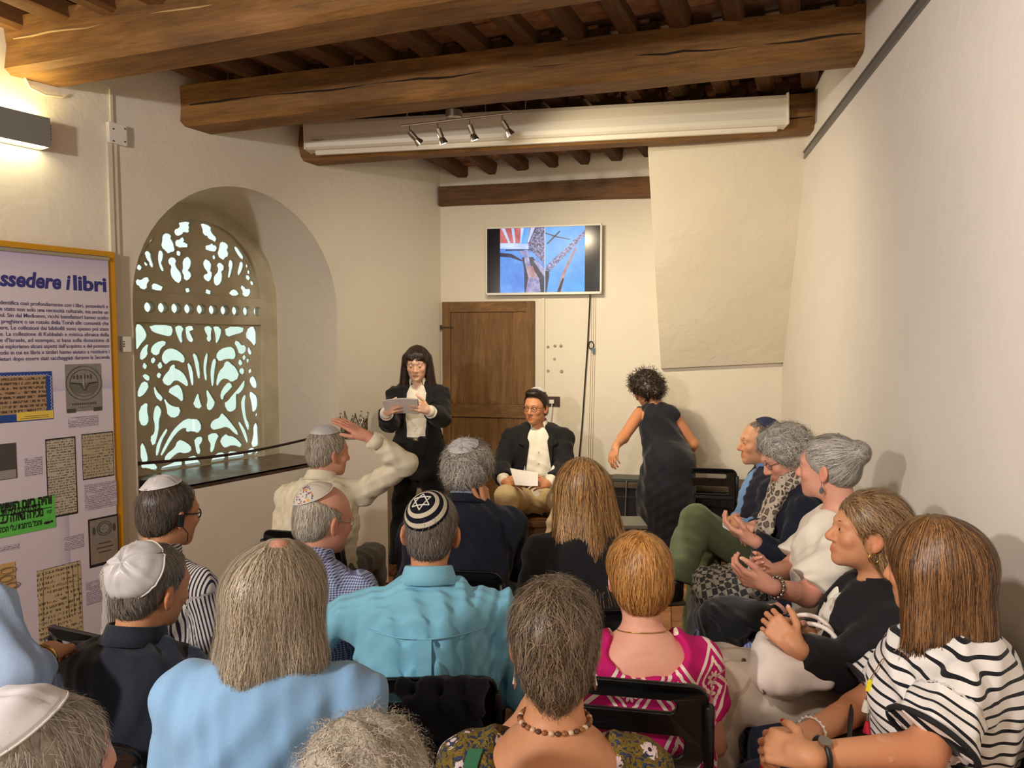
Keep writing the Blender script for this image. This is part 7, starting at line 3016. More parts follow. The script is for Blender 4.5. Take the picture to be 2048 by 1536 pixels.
g.top(C_FLOR, 'blouse', 0.012, sleeve=1.0, loose=0.012, amp=0.006, h=0.006,
      cut=[sub(el(g.NB + g.sp * 0.0 - g.ff * 0.07, (0.135, 0.10, 0.062), g.Rt, 0.010)), sub(el(g.NB + g.sp * 0.03 + g.ff * 0.03, (0.12, 0.10, 0.07), g.Rt, 0.010))])
g.trousers(C_DENIM, 0.012)
g.shoes(SHOE_BR)
mh = [el((0, -0.018, 0.038), (0.090, 0.112, 0.096), k=0.02), el((0, -0.055, -0.03), (0.068, 0.058, 0.066), k=0.04), rc((0, -0.07, -0.06), (0, -0.062, -0.105), 0.045, 0.026, 0.03),
      half((0, 0.035, 0.0), (0, 0.9, -0.45)), half((0, 0, -0.125), (0, 0.3, -1))]
g.hair(mh, H_MOUSE, 6500, 0.06, g.flow('crown', (0.0, -0.03, 0.145), 0.5), 7, 0.005, 0.0013, (0.0008, 0.009), 0.006, 80, jit=0.35, curl=0.25)
bd = empty('bead', (0, 0, 0))
bpy.data.objects.remove(bd)
nkm = MB()
BEADS = [plain('bead_amber', rgb(150, 96, 54), 0.3), plain('bead_pale', rgb(214, 186, 156), 0.3), plain('bead_brown', rgb(92, 58, 40), 0.35)]
nk_o = MB().tube([g.NB + g.rr * 0.064 * math.cos(a_) + g.ff * (0.060 * math.sin(a_) + 0.004) + g.sp * 0.022 - g.base for a_ in np.linspace(0, 6.2832, 41)], 0.0012, 5, False).build('necklace', BEADS[2], g.root)
for k in range(34):
    a_ = 2 * math.pi * k / 34
    if math.sin(a_) > 0.75:
        continue
    p = g.NB + g.rr * 0.065 * math.cos(a_) + g.ff * (0.061 * math.sin(a_) + 0.004) + g.sp * 0.022 - g.base
    MB().sphere(p, (0.0058, 0.0058, 0.0048), 8, 6).build('bead', BEADS[k % 3], nk_o, smooth=True)
for e in (-1, 1):
    er = MB().tube([g.H(e * 0.080, 0.0, -0.05) - g.base, g.H(e * 0.082, 0.0, -0.072) - g.base], 0.0012, 5)
    er.tube([g.H(e * 0.082, 0.0, -0.072) - g.base, g.H(e * 0.082, 0.0, -0.085) - g.base, g.H(e * 0.082, 0.0, -0.096) - g.base], [0.001, 0.005, 0.002], 8)
    er.build('earring', CHROME, g.root)
stp = MB()
ptsL = []
tb10 = g.torso(0.014)
for f in np.linspace(0, 1, 16):
    q = (g.NB + g.rr * (-0.118 + 0.11 * f) - g.sp * (0.045 + 0.26 * f) - g.ff * (0.02 + 0.12 * f))[None]
    for _ in range(6):
        q = q - sgrad(tb10, q) * (sdf(tb10, q, 0.3) - 0.006)[:, None]
    ptsL.append(q[0])
SG = plain('strap_green', rgb(34, 104, 70), 0.45)
mb = MB()
for p in ptsL:
    mb.v.append(tuple(p - g.rr * 0.013 - g.base))
    mb.v.append(tuple(p + g.rr * 0.013 - g.base))
for p in ptsL:
    mb.v.append(tuple(p - g.rr * 0.013 - g.base + g.ff * 0.003 - g.sp * 0.003))
    mb.v.append(tuple(p + g.rr * 0.013 - g.base + g.ff * 0.003 - g.sp * 0.003))
m16 = 32
for i in range(15):
    a_ = 2 * i
    mb.f += [(a_, a_ + 1, a_ + 3, a_ + 2), (m16 + a_, m16 + a_ + 2, m16 + a_ + 3, m16 + a_ + 1), (a_, a_ + 2, m16 + a_ + 2, m16 + a_), (a_ + 1, m16 + a_ + 1, m16 + a_ + 3, a_ + 3)]
mb.build('bag_strap', SG, g.root)
seat_for(g, 'black folding chair of the woman in the floral top')

# ---- 11 woman in sky-blue blazer
g = Fig('woman in sky-blue blazer with shoulder-length ash-blond hair', at(563, 1080, 1.45), -2, 0.95, hyaw=-14, hpitch=8, sw=0.172, bulk=1.1, skin='rosy', slope=0.07)
g.head(h=0.006)
lap_hands(g)
g.finish()
g.top(C_BLAZER, 'blazer', 0.024, sleeve=1.9, loose=0.012, amp=0.005, h=0.0065, extra=[el(g.sh['L'] + g.r * 0.005 + g.u * 0.004, (0.062, 0.066, 0.058), g.Rt, 0.03), el(g.sh['R'] - g.r * 0.005 + g.u * 0.004, (0.062, 0.066, 0.058), g.Rt, 0.03)])
tor = g.torso(0.024)
g.trousers(C_DENIM, 0.012)
g.shoes(SHOE_BK)
sh11 = [el((0, -0.018, 0.032), (0.092, 0.110, 0.092), k=0.02), rc((0, -0.07, 0.0), (0, -0.085, -0.130), 0.062, 0.060, 0.06), rc((-0.055, -0.03, 0.0), (-0.078, -0.03, -0.125), 0.048, 0.050, 0.06),
        rc((0.055, -0.03, 0.0), (0.080, -0.03, -0.115), 0.048, 0.052, 0.06), half((0, 0.035, 0.0), (0, 0.95, -0.3))]
g.hair(sh11, H_ASH, 8000, 0.12, g.flow('crown', (0.0, -0.01, 0.14), 0.62), 8, 0.0055, 0.0010, (0.0008, 0.008), 0.004, 70, zhem=g.H(0, 0, -0.145)[2], jit=0.12, curl=0.20, keep=lambda q: q[:, 2] < 0.118)
# thinning pink crown
cp = xf([el((0.010, -0.034, 0.052), (0.046, 0.050, 0.0745), k=0.01)], g.hc, g.Rh, g.hS)
V, Q = mesh_sdf(cp, 0.006)
me = mesh_np('crown_skin', V - g.base, Q)
vattr(me, 'tint', np.ones((len(V), 4)), 'FLOAT_COLOR')
link('crown_skin', me, g.skin, g.root)
seat_for(g, 'black folding chair of the woman in the sky-blue blazer')

# ---- 12 man in dark navy shirt with satin kippah
g = Fig('man in dark navy shirt with a large shiny white panelled kippah', at(312, 1087, 1.82), -12, 0.94, hyaw=-14, hpitch=10, htilt=4, sw=0.188, bulk=1.12, skin='tan')
g.head(h=0.005, tint=dict(beard=0.3))
lap_hands(g)
g.finish()
g.top(C_NAVY2, 'shirt', 0.016, sleeve=1.9, amp=0.011, h=0.007)
g.collar(C_NAVY2, gap=32, r=0.061, hgt=0.044)
g.trousers(C_BLACK2, 0.012)
g.shoes(SHOE_BK)
g.hair(hair_short(0.005, 0.006, 0.075, 0.014), H_SALT, 2600, 0.03, g.flow('crown', down=0.55), 5, 0.0055, 0.0013, (0.0005, 0.005), 0.002)
g.kippah(SATIN, axis=(0.10, -0.92, 0.44), ang=60, lift=0.004, edge=SATIN_E, seams=5, seam_d=0.008, dome=0.010, lumps=0.0025, edge_r=0.002)
seat_for(g, 'black folding chair of the man in the dark navy shirt')

# ---- 13 man in striped shirt by the banner
g = Fig('man in navy striped shirt with white kippah and black glasses beside the banner', at(340, 960, 2.36), -22, 0.94, hyaw=-10, hpitch=8, sw=0.182, bulk=1.08, skin='tan')
g.head(h=0.005)
lap_hands(g)
g.finish()
C_STR = mat_stripe('cloth_navy_stripe', rgb(222, 216, 208), rgb(40, 42, 62), 0.0105, 0.45, 0)
C_STRY = mat_stripe('cloth_navy_stripe_yoke', rgb(222, 216, 208), rgb(40, 42, 62), 0.0105, 0.45, 1)
so13 = g.top(C_STR, 'shirt', 0.014, sleeve=1.9, amp=0.009, h=0.0065)
g.collar(C_STRY, gap=32, r=0.060, hgt=0.042)
g.trousers(C_DENIM, 0.012)
g.shoes(SHOE_BR)
g.hair(hair_short(0.007, 0.008, 0.078, 0.014), mat_hair('hair_dark_grey', rgb(40, 34, 30), rgb(112, 100, 90)), 1900, 0.035, g.flow('crown', down=0.55), 5, 0.006, 0.0016, (0.0005, 0.006), 0.003)
g.kippah(SATIN, axis=(-0.1, -0.30, 0.95), ang=42, lift=0.006, edge=SATIN_E, dome=0.012, lumps=0.002)
g.glasses(BLACK_PL, 0.0024)
hd_ = MB().box(g.H(0.092, -0.016, -0.012) - g.base, (0.006, 0.010, 0.020), g.Rh, 0.004)
hd_.tube([g.H(0.092, -0.01, -0.03) - g.base, g.H(0.088, 0.02, -0.06) - g.base, g.H(0.075, 0.03, -0.09) - g.base], 0.0016, 5)
hd_.build('earpiece', BLACK_PL, g.root)
seat_for(g, 'black folding chair of the man in the striped shirt')

# ---- 14 man in the near left corner
g = Fig('grey-haired man in the near corner, his white kippah filling the lower left', at(92, 1394, 0.93), -10, 0.98, hyaw=-14, hpitch=14, htilt=2, sw=0.185, skin='rosy')
g.head(h=0.005)
lap_hands(g)
g.finish()
g.top(C_GREY, 'shirt', 0.014, sleeve=1.9)
g.collar(C_GREY)
g.trousers(C_DENIM, 0.012)
g.shoes(SHOE_BK)
g.hair(hair_short(0.006, 0.008, 0.078, 0.014), H_GREY, 3600, 0.04, g.flow('crown', down=0.55), 6, 0.005, 0.0011, (0.0005, 0.006), 0.003)
g.kippah(plain('kippah_matt_white', rgb(222, 222, 226), 0.7, bump=0.1, bscale=30), axis=(-0.32, -0.52, 0.8), ang=54, lift=0.007, edge=SATIN_E, seams=4, seam_d=0.002, dome=0.012, lumps=0.003)

# ---- 15 man at the left edge, only his sleeve, hand and knee in view
g = Fig('man at the left edge in pale blue shirt with rolled sleeve and bracelet', at(-215, 1010, 1.62), -28, 0.98, sw=0.19, bulk=1.1, skin='tan')
g.sh['R'] = at(-35, 1225, 1.58)
g.elb['R'] = at(22, 1372, 1.50)
g.wr['R'] = at(96, 1306, 1.64)
g.knee['R'] = at(150, 1285, 1.98)
g.knee['L'] = g.knee['R'] + V3(-0.3, 0.1, 0)
for e in 'LR':
    g.knee[e][2] = 0.50
    g.ank[e] = g.knee[e] * 1.0
    g.ank[e][2] = 0.085
g.head(h=0.006)
g.hand('R', at(140, 1290, 1.80) - g.wr['R'], V3(0.1, -0.2, 1), fore=0.15, curl=(20, 30, 20), h=0.0045)
g.hand('L', g.f, g.u, fore=0.5, h=0.006)
g.finish()
g.top(C_BLUES, 'shirt', 0.016, sleeve={'L': 1.6, 'R': 1.32}, loose=0.014, amp=0.013, h=0.0065)
g.cuff('R', C_BLUES, t=0.30, r=0.058, w=0.06)
g.collar(C_BLUES)
g.trousers(C_BLACK2, 0.014)
g.shoes(SHOE_BK)
g.hair(hair_short(), H_SALT, 600, 0.03, None, 4, 0.007)
ax = unit(g.wr['R'] - g.elb['R'])
s1 = unit(np.cross(ax, V3(0, 0, 1)))
s2 = np.cross(ax, s1)
cw = g.wr['R'] - ax * 0.025
MB().tube([cw + (s1 * math.cos(q) + s2 * math.sin(q)) * 0.032 - g.base for q in np.linspace(0, 6.2832, 25)], 0.0042, 8, False).build('bracelet', GOLD, g.root, smooth=True)
seat_for(g, 'black folding chair at the left edge by the banner')

# ---- 16 woman with white curls at the bottom edge
g = Fig('person with curly white hair at the bottom edge in front of the camera', at(728, 1446, 0.96), 0, 0.95, hpitch=8, sw=0.165, skin='fair')
g.head(h=0.007)
lap_hands(g)
g.finish()
g.top(C_GREY, 'top', 0.014, sleeve=1.9)
g.trousers(C_DENIM, 0.012)
g.shoes(SHOE_BK)
wc = [el((0, -0.018, 0.034), (0.096, 0.114, 0.096), k=0.02), el((0, -0.058, -0.03), (0.082, 0.068, 0.070), k=0.04), half((0, 0.04, 0.0), (0, 0.9, -0.45))]
g.hair(wc, H_WHITE, 3600, 0.06, g.flow('crown', (0, -0.02, 0.14), 0.3), 10, 0.006, 0.0011, (0.002, 0.016), 0.010, 90, jit=0.7, curl=1.2)
# ---- the row along the right wall, facing left
def clasp(g, wl, wr_, ctr, up=V3(0, 0, 1), curl=(55, 55, 30), h=0.004, fore=0.3, kw_l={}, kw_r={}):
    g.wr['L'], g.wr['R'] = wl, wr_
    g.hand('L', ctr - wl, up + unit(wl - wr_) * 0.8, fore=fore, curl=curl, h=h, **kw_l)
    g.hand('R', ctr - wr_, up + unit(wr_ - wl) * 0.8, fore=fore, curl=curl, h=h, **kw_r)


NAIL = plain('nail_red', rgb(178, 24, 34), 0.25)
NAIL_N = plain('nail_natural', rgb(226, 178, 160), 0.3)
# ---- 17 man with navy kippah
g = Fig('man in dark blazer, blue shirt and green trousers with navy kippah by the wall', at(1524, 840, 3.62), 80, 0.96, hyaw=6, hpitch=2, sw=0.178, bulk=1.05, skin='warm', lean=-0.05)
g.knee['L'] = at(1392, 1040, 3.42)
g.ank['L'] = at(1352, 1172, 3.36)
g.knee['R'] = at(1418, 1075, 3.62)
g.ank['R'] = at(1388, 1205, 3.62)
g.ank['R'][2] = 0.085
g.elb['L'] = at(1545, 1055, 3.42)
g.elb['R'] = at(1500, 1050, 3.78)
clasp(g, at(1490, 1052, 3.42), at(1474, 1036, 3.60), at(1446, 1042, 3.48), fore=0.5, h=0.0045)
g.head(h=0.0045, nose=1.1)
g.finish()
g.eyes()
g.brows(H_SALT)
g.top(C_CHAMB, 'shirt', 0.012, sleeve=1.92, amp=0.006, h=0.008)
g.collar(C_CHAMB, gap=34, r=0.058)
for e in 'LR':
    g.cuff(e, C_CHAMB, t=0.9, r=0.037, w=0.05)
jk = g.torso(0.022) + g.arm('L', 0.018, 0, 1.72, loose=0.010) + g.arm('R', 0.018, 0, 1.72, loose=0.010)
jk += [sub(rc(g.NB + g.ff * 0.02 + g.sp * 0.08, g.NB - g.sp * 0.01, 0.060, 0.057, 0.012)), sub(rc(g.NB + g.ff * 0.14 + g.sp * 0.03, g.PV + g.f * 0.22 + V3(0, 0, 0.10), 0.075, 0.11, 0.012))]
g.garment('jacket', jk, C_NAVY, 0.0085, 0.008)
g.trousers(C_GREEN, 0.018, amp=0.010, flare=0.018, t1=1.92)
g.shoes(SHOE_BK, plain('sole_grey', rgb(84, 78, 66), 0.7), dirs={'L': V3(-0.97, 0.0, -0.05), 'R': V3(-1, 0.05, 0)})
g.hair(hair_short(0.004, 0.005, 0.075, 0.0), H_SALT, 900, 0.03, g.flow('crown', down=0.5), 5, 0.0055, 0.0016, keep=None)
g.kippah(plain('kippah_navy', rgb(26, 40, 72), 0.6, bump=0.2, bscale=40), axis=(-0.15, -0.40, 0.9), ang=46, lift=0.006, seams=6, edge=plain('kippah_navy_edge', rgb(18, 28, 52), 0.7), dome=0.010)
seat_for(g, 'black folding chair of the man with the navy kippah', 0.0, 0.05, math.radians(78))

# ---- 18 woman looking down at her phone
g = Fig('grey curly-haired woman in navy top and leopard scarf looking down at her phone', at(1548, 862, 3.02), 84, 0.95, hyaw=4, hpitch=30, sw=0.162, bulk=1.08, skin='rosy', lean=-0.01, neck=0.14)
g.elb['L'] = at(1572, 1128, 2.86)
g.elb['R'] = at(1530, 1075, 3.20)
g.knee['L'] = g.L(-0.10, 0.36, 0.50)
g.knee['R'] = g.L(0.10, 0.36, 0.50)
for e in 'LR':
    g.ank[e] = g.knee[e] + V3(0.05, 0, -0.41)
g.wr['L'] = at(1505, 1080, 2.84)
g.wr['R'] = at(1512, 1052, 3.06)
g.head(h=0.0042, mouth_open=0.0)
g.hand('L', at(1466, 1062, 2.88) - g.wr['L'], V3(-0.3, -0.5, -0.9), fore=0.3, curl=(25, 35, 20), h=0.004)
g.hand('R', at(1482, 1056, 2.96) - g.wr['R'], V3(0.3, 0.3, 1.0), fore=0.3, curl=(45, 50, 25), h=0.004)
g.finish()
g.eyes(look=(0, -0.4))
g.brows(H_SALT)
g.glasses(plain('glasses_bronze', rgb(120, 70, 60), 0.35, 0.5))
g.top(C_NAVY, 'sweater', 0.014, sleeve=1.90, amp=0.009, h=0.0075, chest_f=0.02)
skirt = [rc(g.PV + V3(0, 0, -0.01), g.PV + g.f * 0.30 - V3(0, 0, 0.03), 0.150, 0.115, 0.08), rcc(g.PV + g.f * 0.32 - V3(0, 0, 0.02), g.PV + g.f * 0.35 - V3(0, 0, 0.36), 0.130, 0.145, 0.06)]
g.garment('skirt', skirt, mat_cloth('cloth_wool_grey', rgb(92, 92, 92), 0.95, 0.3, 0.4, 0.2), 0.009, 0.012, 40)
g.shoes(SHOE_BK)
gc = [el((0, -0.022, 0.036), (0.104, 0.120, 0.104), k=0.03), el((0, -0.055, -0.01), (0.092, 0.075, 0.070), k=0.04), el((0, 0.02, 0.095), (0.06, 0.05, 0.032), k=0.03), half((0, 0.045, 0.0), (0, 0.88, -0.47)), half((0, 0, -0.075), (0, 0.4, -1))]
g.hair(gc, H_GREY, 2200, 0.07, g.flow('crown', (0, 0.03, 0.13), 0.2), 10, 0.0055, 0.0018, (0.002, 0.018), 0.010, 70, jit=0.6, curl=1.0)
t = NT('cloth_leopard')
co = t.coord()
vo = t.n('TexVoronoi', feature='DISTANCE_TO_EDGE')
vo.inputs['Scale'].default_value = 40.0
t.l(co, vo.inputs['Vector'])
t.base(t.ramp(vo.outputs[0], [(0.04, rgb(190, 176, 156)), (0.12, rgb(196, 182, 164)), (0.15, rgb(34, 28, 28)), (0.32, rgb(120, 104, 92))], 'LINEAR'), 0.9)
C_LEO = t.m
sf = [rc(g.NB + g.rr * 0.05 + g.ff * 0.06 + g.sp * 0.03, g.NB - g.rr * 0.05 + g.ff * 0.06 + g.sp * 0.03, 0.024, 0.024, 0.02),
      rc(g.NB - g.rr * 0.07 - g.ff * 0.03 + g.sp * 0.03, g.NB - g.rr * 0.06 + g.ff * 0.07 + g.sp * 0.01, 0.028, 0.028, 0.02),
      rc(g.NB + g.rr * 0.07 - g.ff * 0.03 + g.sp * 0.03, g.NB + g.rr * 0.06 + g.ff * 0.07 + g.sp * 0.01, 0.028, 0.028, 0.02),
      rc(g.NB - g.rr * 0.06 + g.ff * 0.08, g.NB - g.rr * 0.075 + g.ff * 0.165 - g.sp * 0.20, 0.036, 0.034, 0.03),
      rcc(g.NB - g.rr * 0.075 + g.ff * 0.165 - g.sp * 0.20, g.NB - g.rr * 0.075 + g.ff * 0.19 - g.sp * 0.40, 0.034, 0.040, 0.03),
      rc(g.NB + g.rr * 0.06 + g.ff * 0.08, g.NB + g.rr * 0.07 + g.ff * 0.15 - g.sp * 0.30, 0.034, 0.036, 0.03)]
g.garment('scarf', sf, C_LEO, 0.006, 0.010, 90, (1, 0, 0))
ph_c = at(1476, 1066, 2.93)
Rp = rotz(0.3) @ rotx(-0.5)
phn = tag(empty('smartphone', tuple(ph_c)), 'white smartphone in the hands of the woman with leopard scarf', 'phone')
MB().box((0, 0, 0), (0.036, 0.070, 0.0045), rotz(1.3) @ rotx(0.5), 0.004).build('body', PAPER, phn)
MB().box(rotz(1.3) @ rotx(0.5) @ V3(0, 0, 0.0048), (0.032, 0.063, 0.0006), rotz(1.3) @ rotx(0.5), 0.0).build('screen', plain('phone_glass', rgb(150, 160, 175), 0.15), phn)
# checked shawl over her knees
t = NT('cloth_check')
co = t.coord()
ckr = t.n('TexChecker')
ckr.inputs['Scale'].default_value = 42.0
t.l(t.coord('Object', rot=(0.2, 0.4, 0.6)), ckr.inputs['Vector'])
c1_ = ckr.outputs['Fac']
t.base(t.mix(c1_, rgb(160, 152, 136), rgb(56, 54, 54)), 0.95)
t.bump(t.noise(co, 120, 3), 0.4, 0.006)
sh = [el(g.PV + g.f * 0.28 + V3(-0.0, -0.02, 0.110), (0.13, 0.15, 0.05), g.R, 0.04), el(g.PV + g.f * 0.40 + V3(0, -0.03, 0.05), (0.12, 0.05, 0.09), g.R, 0.05), rc(g.PV + g.f * 0.22 + V3(0, -0.12, 0.10), g.PV + g.f * 0.38 + V3(0, -0.13, 0.06), 0.045, 0.05, 0.03)]
V, Q = mesh_sdf(sh, 0.0075, folds(31, 0.016, 70))
ob = g.PV + g.f * 0.4
me = mesh_np('checked_shawl', V - ob, Q)
tag(link('checked_shawl', me, t.m, None, tuple(ob)), 'crumpled grey checked shawl lying on the lap beside the phone', 'shawl')
seat_for(g, 'black folding chair of the woman with the phone', 0.0, 0.05, math.radians(78))

# ---- 19 woman with the grey bun
g = Fig('woman in white blouse with grey hair pinned up in a bun', at(1662, 872, 2.55), 76, 0.96, hyaw=-26, hpitch=2, sw=0.165, bulk=1.08, skin='rosy', lean=-0.04, neck=0.165)
g.elb['L'] = at(1614, 1190, 2.36)
g.elb['R'] = at(1580, 1140, 2.68)
g.wr['L'] = at(1538, 1172, 2.30)
g.wr['R'] = at(1540, 1143, 2.52)
g.knee['L'] = g.L(-0.10, 0.36, 0.50)
g.knee['R'] = g.L(0.10, 0.36, 0.50)
for e in 'LR':
    g.ank[e] = g.knee[e] + V3(0.05, 0, -0.41)
g.head(h=0.0045)
g.hand('L', at(1484, 1152, 2.34) - g.wr['L'], V3(-0.35, -0.85, -0.55), fore=-1, curl=(32, 42, 25), h=0.004, nails=NAIL_N, thumb=(0.55, 0.8, -0.2))
g.hand('R', at(1488, 1138, 2.44) - g.wr['R'], V3(-0.2, 0.8, -0.45), fore=-1, curl=(32, 40, 25), h=0.004, nails=NAIL_N, thumb=(0.55, 0.8, -0.2))
g.finish()
g.eyes()
bl_ = g.top(C_OFFW, 'blouse', 0.018, sleeve=0.82, loose=0.030, amp=0.008, h=0.007, fr=46, chest_f=0.02, cut=[sub(el(g.NB + g.sp * 0.04, (0.085, 0.085, 0.05), g.Rt, 0.012))])
t = NT('cloth_patchwork')
co = t.coord()
br = t.n('TexChecker')
br.inputs['Scale'].default_value = 11.0
t.l(t.coord('Object', rot=(0.3, 0.2, 0.8)), br.inputs['Vector'])
sx_ = t.n('SeparateXYZ')
t.l(t.coord('Object', rot=(0.3, 0.2, 0.8)), sx_.inputs[0])
st_ = t.math('GREATER_THAN', t.math('SINE', t.math('MULTIPLY', sx_.outputs[0], 700.0)), 0.2)
lightp = t.mix(st_, rgb(150, 160, 200), rgb(96, 108, 164))
t.base(t.mix(br.outputs['Fac'], lightp, rgb(28, 32, 50)), 0.9)
C_PATCH = t.m
skirt = [rc(g.PV + V3(0, 0, -0.01), g.PV + g.f * 0.32 - V3(0, 0, 0.03), 0.155, 0.125, 0.08), rcc(g.PV + g.f * 0.34 - V3(0, 0, 0.02), g.PV + g.f * 0.38 - V3(0, 0, 0.38), 0.130, 0.16, 0.06)]
g.garment('skirt', skirt, C_PATCH, 0.009, 0.012, 40)
g.shoes(SHOE_BR)
bun = [el((0, -0.016, 0.034), (0.086, 0.106, 0.094), k=0.02), el((0, -0.05, -0.02), (0.070, 0.060, 0.055), k=0.03), half((0, 0.040, 0.0), (0, 0.85, -0.52)), half((0, 0, -0.07), (0, 0.5, -1)), el((0, -0.108, 0.062), (0.044, 0.040, 0.045), k=0.012)]
g.hair(bun, H_GREY, 2600, 0.09, g.flow('to', target=(0, -0.110, 0.062)), 8, 0.005, 0.0015, (0.0005, 0.004), 0.004, 90, jit=0.10)
cl_ = MB()
for k in range(7):
    cl_.sphere(g.H(0.0 + 0.006 * (k - 3), -0.045 - 0.008 * k, 0.132 - 0.006 * k) - g.base, 0.0042, 8, 6)
cl_.build('hair_clip', CHROME, g.root, smooth=True)
for e in (-1, 1):
    er = MB().tube([g.H(e * 0.082, 0.0, -0.045) - g.base, g.H(e * 0.083, 0.0, -0.062) - g.base], 0.0012, 5)
    er.sphere(g.H(e * 0.083, 0.0, -0.075) - g.base, (0.008, 0.004, 0.013), 8, 6)
    er.build('earring', plain('earring_slate', rgb(96, 100, 104), 0.4), g.root)


def wrist_band(g, e, mat, r=0.031, w=0.006, off=0.02, name='bracelet', beads=0):
    ax = unit(g.wr[e] - g.elb[e])
    s1 = unit(np.cross(ax, V3(0, 0, 1)))
    s2 = np.cross(ax, s1)
    c = g.wr[e] - ax * off
    pts = [c + (s1 * math.cos(q) + s2 * math.sin(q)) * r - g.base for q in np.linspace(0, 6.2832, 25)]
    o = MB().tube(pts, w, 6, False).build(name, mat, g.root, smooth=True)
    for k in range(beads):
        q = 6.2832 * k / beads
        MB().sphere(c + (s1 * math.cos(q) + s2 * math.sin(q)) * (r + 0.001) - g.base, w * 1.7, 6, 5).build('bead', mat, o, smooth=True)
    return o


wrist_band(g, 'L', STEEL, 0.033, 0.0045, 0.03, beads=14)
# black jacket on her lap
jl = [el(g.PV + g.f * 0.30 + V3(0, -0.02, 0.125), (0.13, 0.14, 0.05), g.R, 0.04), el(g.PV + g.f * 0.42 + V3(0, -0.04, 0.03), (0.12, 0.05, 0.12), g.R, 0.05), rc(g.PV + g.f * 0.36 + V3(0, -0.12, 0.10), g.PV + g.f * 0.45 + V3(0, -0.13, -0.04), 0.05, 0.06, 0.03)]
V, Q = mesh_sdf(jl, 0.0075, folds(41, 0.018, 60))
ob = g.PV + g.f * 0.4
me = mesh_np('folded_jacket', V - ob, Q)
tag(link('folded_jacket', me, C_BLACK2, None, tuple(ob)), 'black jacket bunched on the lap of the woman in the white blouse', 'jacket')
seat_for(g, 'black folding chair of the woman with the grey bun', 0.0, 0.05, math.radians(78))

# ---- 20 woman in black blazer, in profile
g = Fig('brown-haired woman in black blazer and beige trousers seen in profile', at(1752, 990, 2.12), 78, 0.96, hyaw=4, hpitch=-6, sw=0.165, bulk=1.08, skin='tan', lean=-0.05, neck=0.16)
g.elb['L'] = at(1672, 1338, 1.96)
g.elb['R'] = at(1652, 1290, 2.28)
g.knee['L'] = at(1418, 1368, 2.02)
g.ank['L'] = at(1392, 1540, 1.95)
g.ank['L'][2] = 0.14
g.knee['R'] = at(1424, 1335, 2.18)
g.ank['R'] = at(1408, 1430, 2.30)
g.ank['R'][2] = 0.085
g.wr['L'] = at(1592, 1296, 1.94)
g.wr['R'] = at(1590, 1262, 2.10)
g.head(h=0.0042, nose=1.15)
g.hand('L', at(1552, 1255, 1.98) - g.wr['L'], V3(-0.4, -0.8, 0.5), fore=0.3, curl=(50, 70, 40), h=0.0036, spread=0.10, nails=NAIL_N)
g.hand('R', at(1546, 1248, 2.04) - g.wr['R'], V3(-0.2, 0.8, 0.55), fore=0.3, curl=(42, 66, 40), h=0.0036, spread=0.10, nails=NAIL_N)
g.finish()
g.eyes(look=(0, 0.1))
g.brows(H_BROWN)
g.top(C_WHITE, 'blouse', 0.012, sleeve=0.5, amp=0.006, h=0.008, chest_f=0.02, cut=[sub(rc(g.NB + g.ff * 0.12 - g.sp * 0.08, g.NB + g.ff * 0.09 + g.sp * 0.06, 0.012, 0.06, 0.01))])
jk = g.torso(0.020, 1.0, 0.02) + g.arm('L', 0.016, 0, 1.86, loose=0.010) + g.arm('R', 0.016, 0, 1.86, loose=0.010)
jk += [sub(rc(g.NB + g.ff * 0.02 + g.sp * 0.08, g.NB - g.sp * 0.01, 0.062, 0.058, 0.012)), sub(rc(g.NB + g.ff * 0.15 + g.sp * 0.03, g.PV + g.f * 0.22 + V3(0, 0, 0.10), 0.060, 0.07, 0.012))]
g.garment('blazer', jk, C_BLACK, 0.008, 0.007)
g.collar(C_BLACK, gap=50, r=0.064, hgt=0.026, fold=0.032)
for k in range(4):
    p = g.PV + g.sp * (0.10 + 0.085 * k) + g.ff * 0.165 - g.rr * 0.075
    MB().sphere(p - g.base, (0.011, 0.004, 0.011), 10, 5, g.Rt).build('button', BLACK_PL, g.root)
g.trousers(C_BEIGE, 0.022, amp=0.012, flare=0.055, t1=1.95, h=0.008)
g.shoes(SHOE_BR)
wv = [el((0, -0.022, 0.038), (0.094, 0.110, 0.100), k=0.03), el((0, -0.070, -0.03), (0.094, 0.080, 0.085), k=0.05), rc((-0.07, -0.05, 0.0), (-0.076, -0.06, -0.09), 0.032, 0.032, 0.03), rc((0.07, -0.05, 0.0), (0.076, -0.06, -0.09), 0.032, 0.032, 0.03),
      sub(el((-0.10, 0.005, -0.025), (0.05, 0.030, 0.045), k=0.02)), sub(el((0.10, 0.005, -0.025), (0.05, 0.030, 0.045), k=0.02)), half((0, 0.040, 0.0), (0, 0.82, -0.57))]
g.hair(wv, H_WAVE, 4200, 0.11, g.flow('crown', (0, 0.11, 0.10), 0.35), 10, 0.0052, 0.0013, (0.0008, 0.009), 0.009, 55, jit=0.18, curl=0.35)
for e in (-1, 1):
    c = g.H(e * 0.080, -0.002, -0.062)
    MB().tube([c + g.Rh @ V3(0, 0.014 * math.cos(q), 0.014 * math.sin(q)) - g.base for q in np.linspace(0, 6.2832, 21)], 0.0022, 6, False).build('earring', GOLD, g.root, smooth=True)
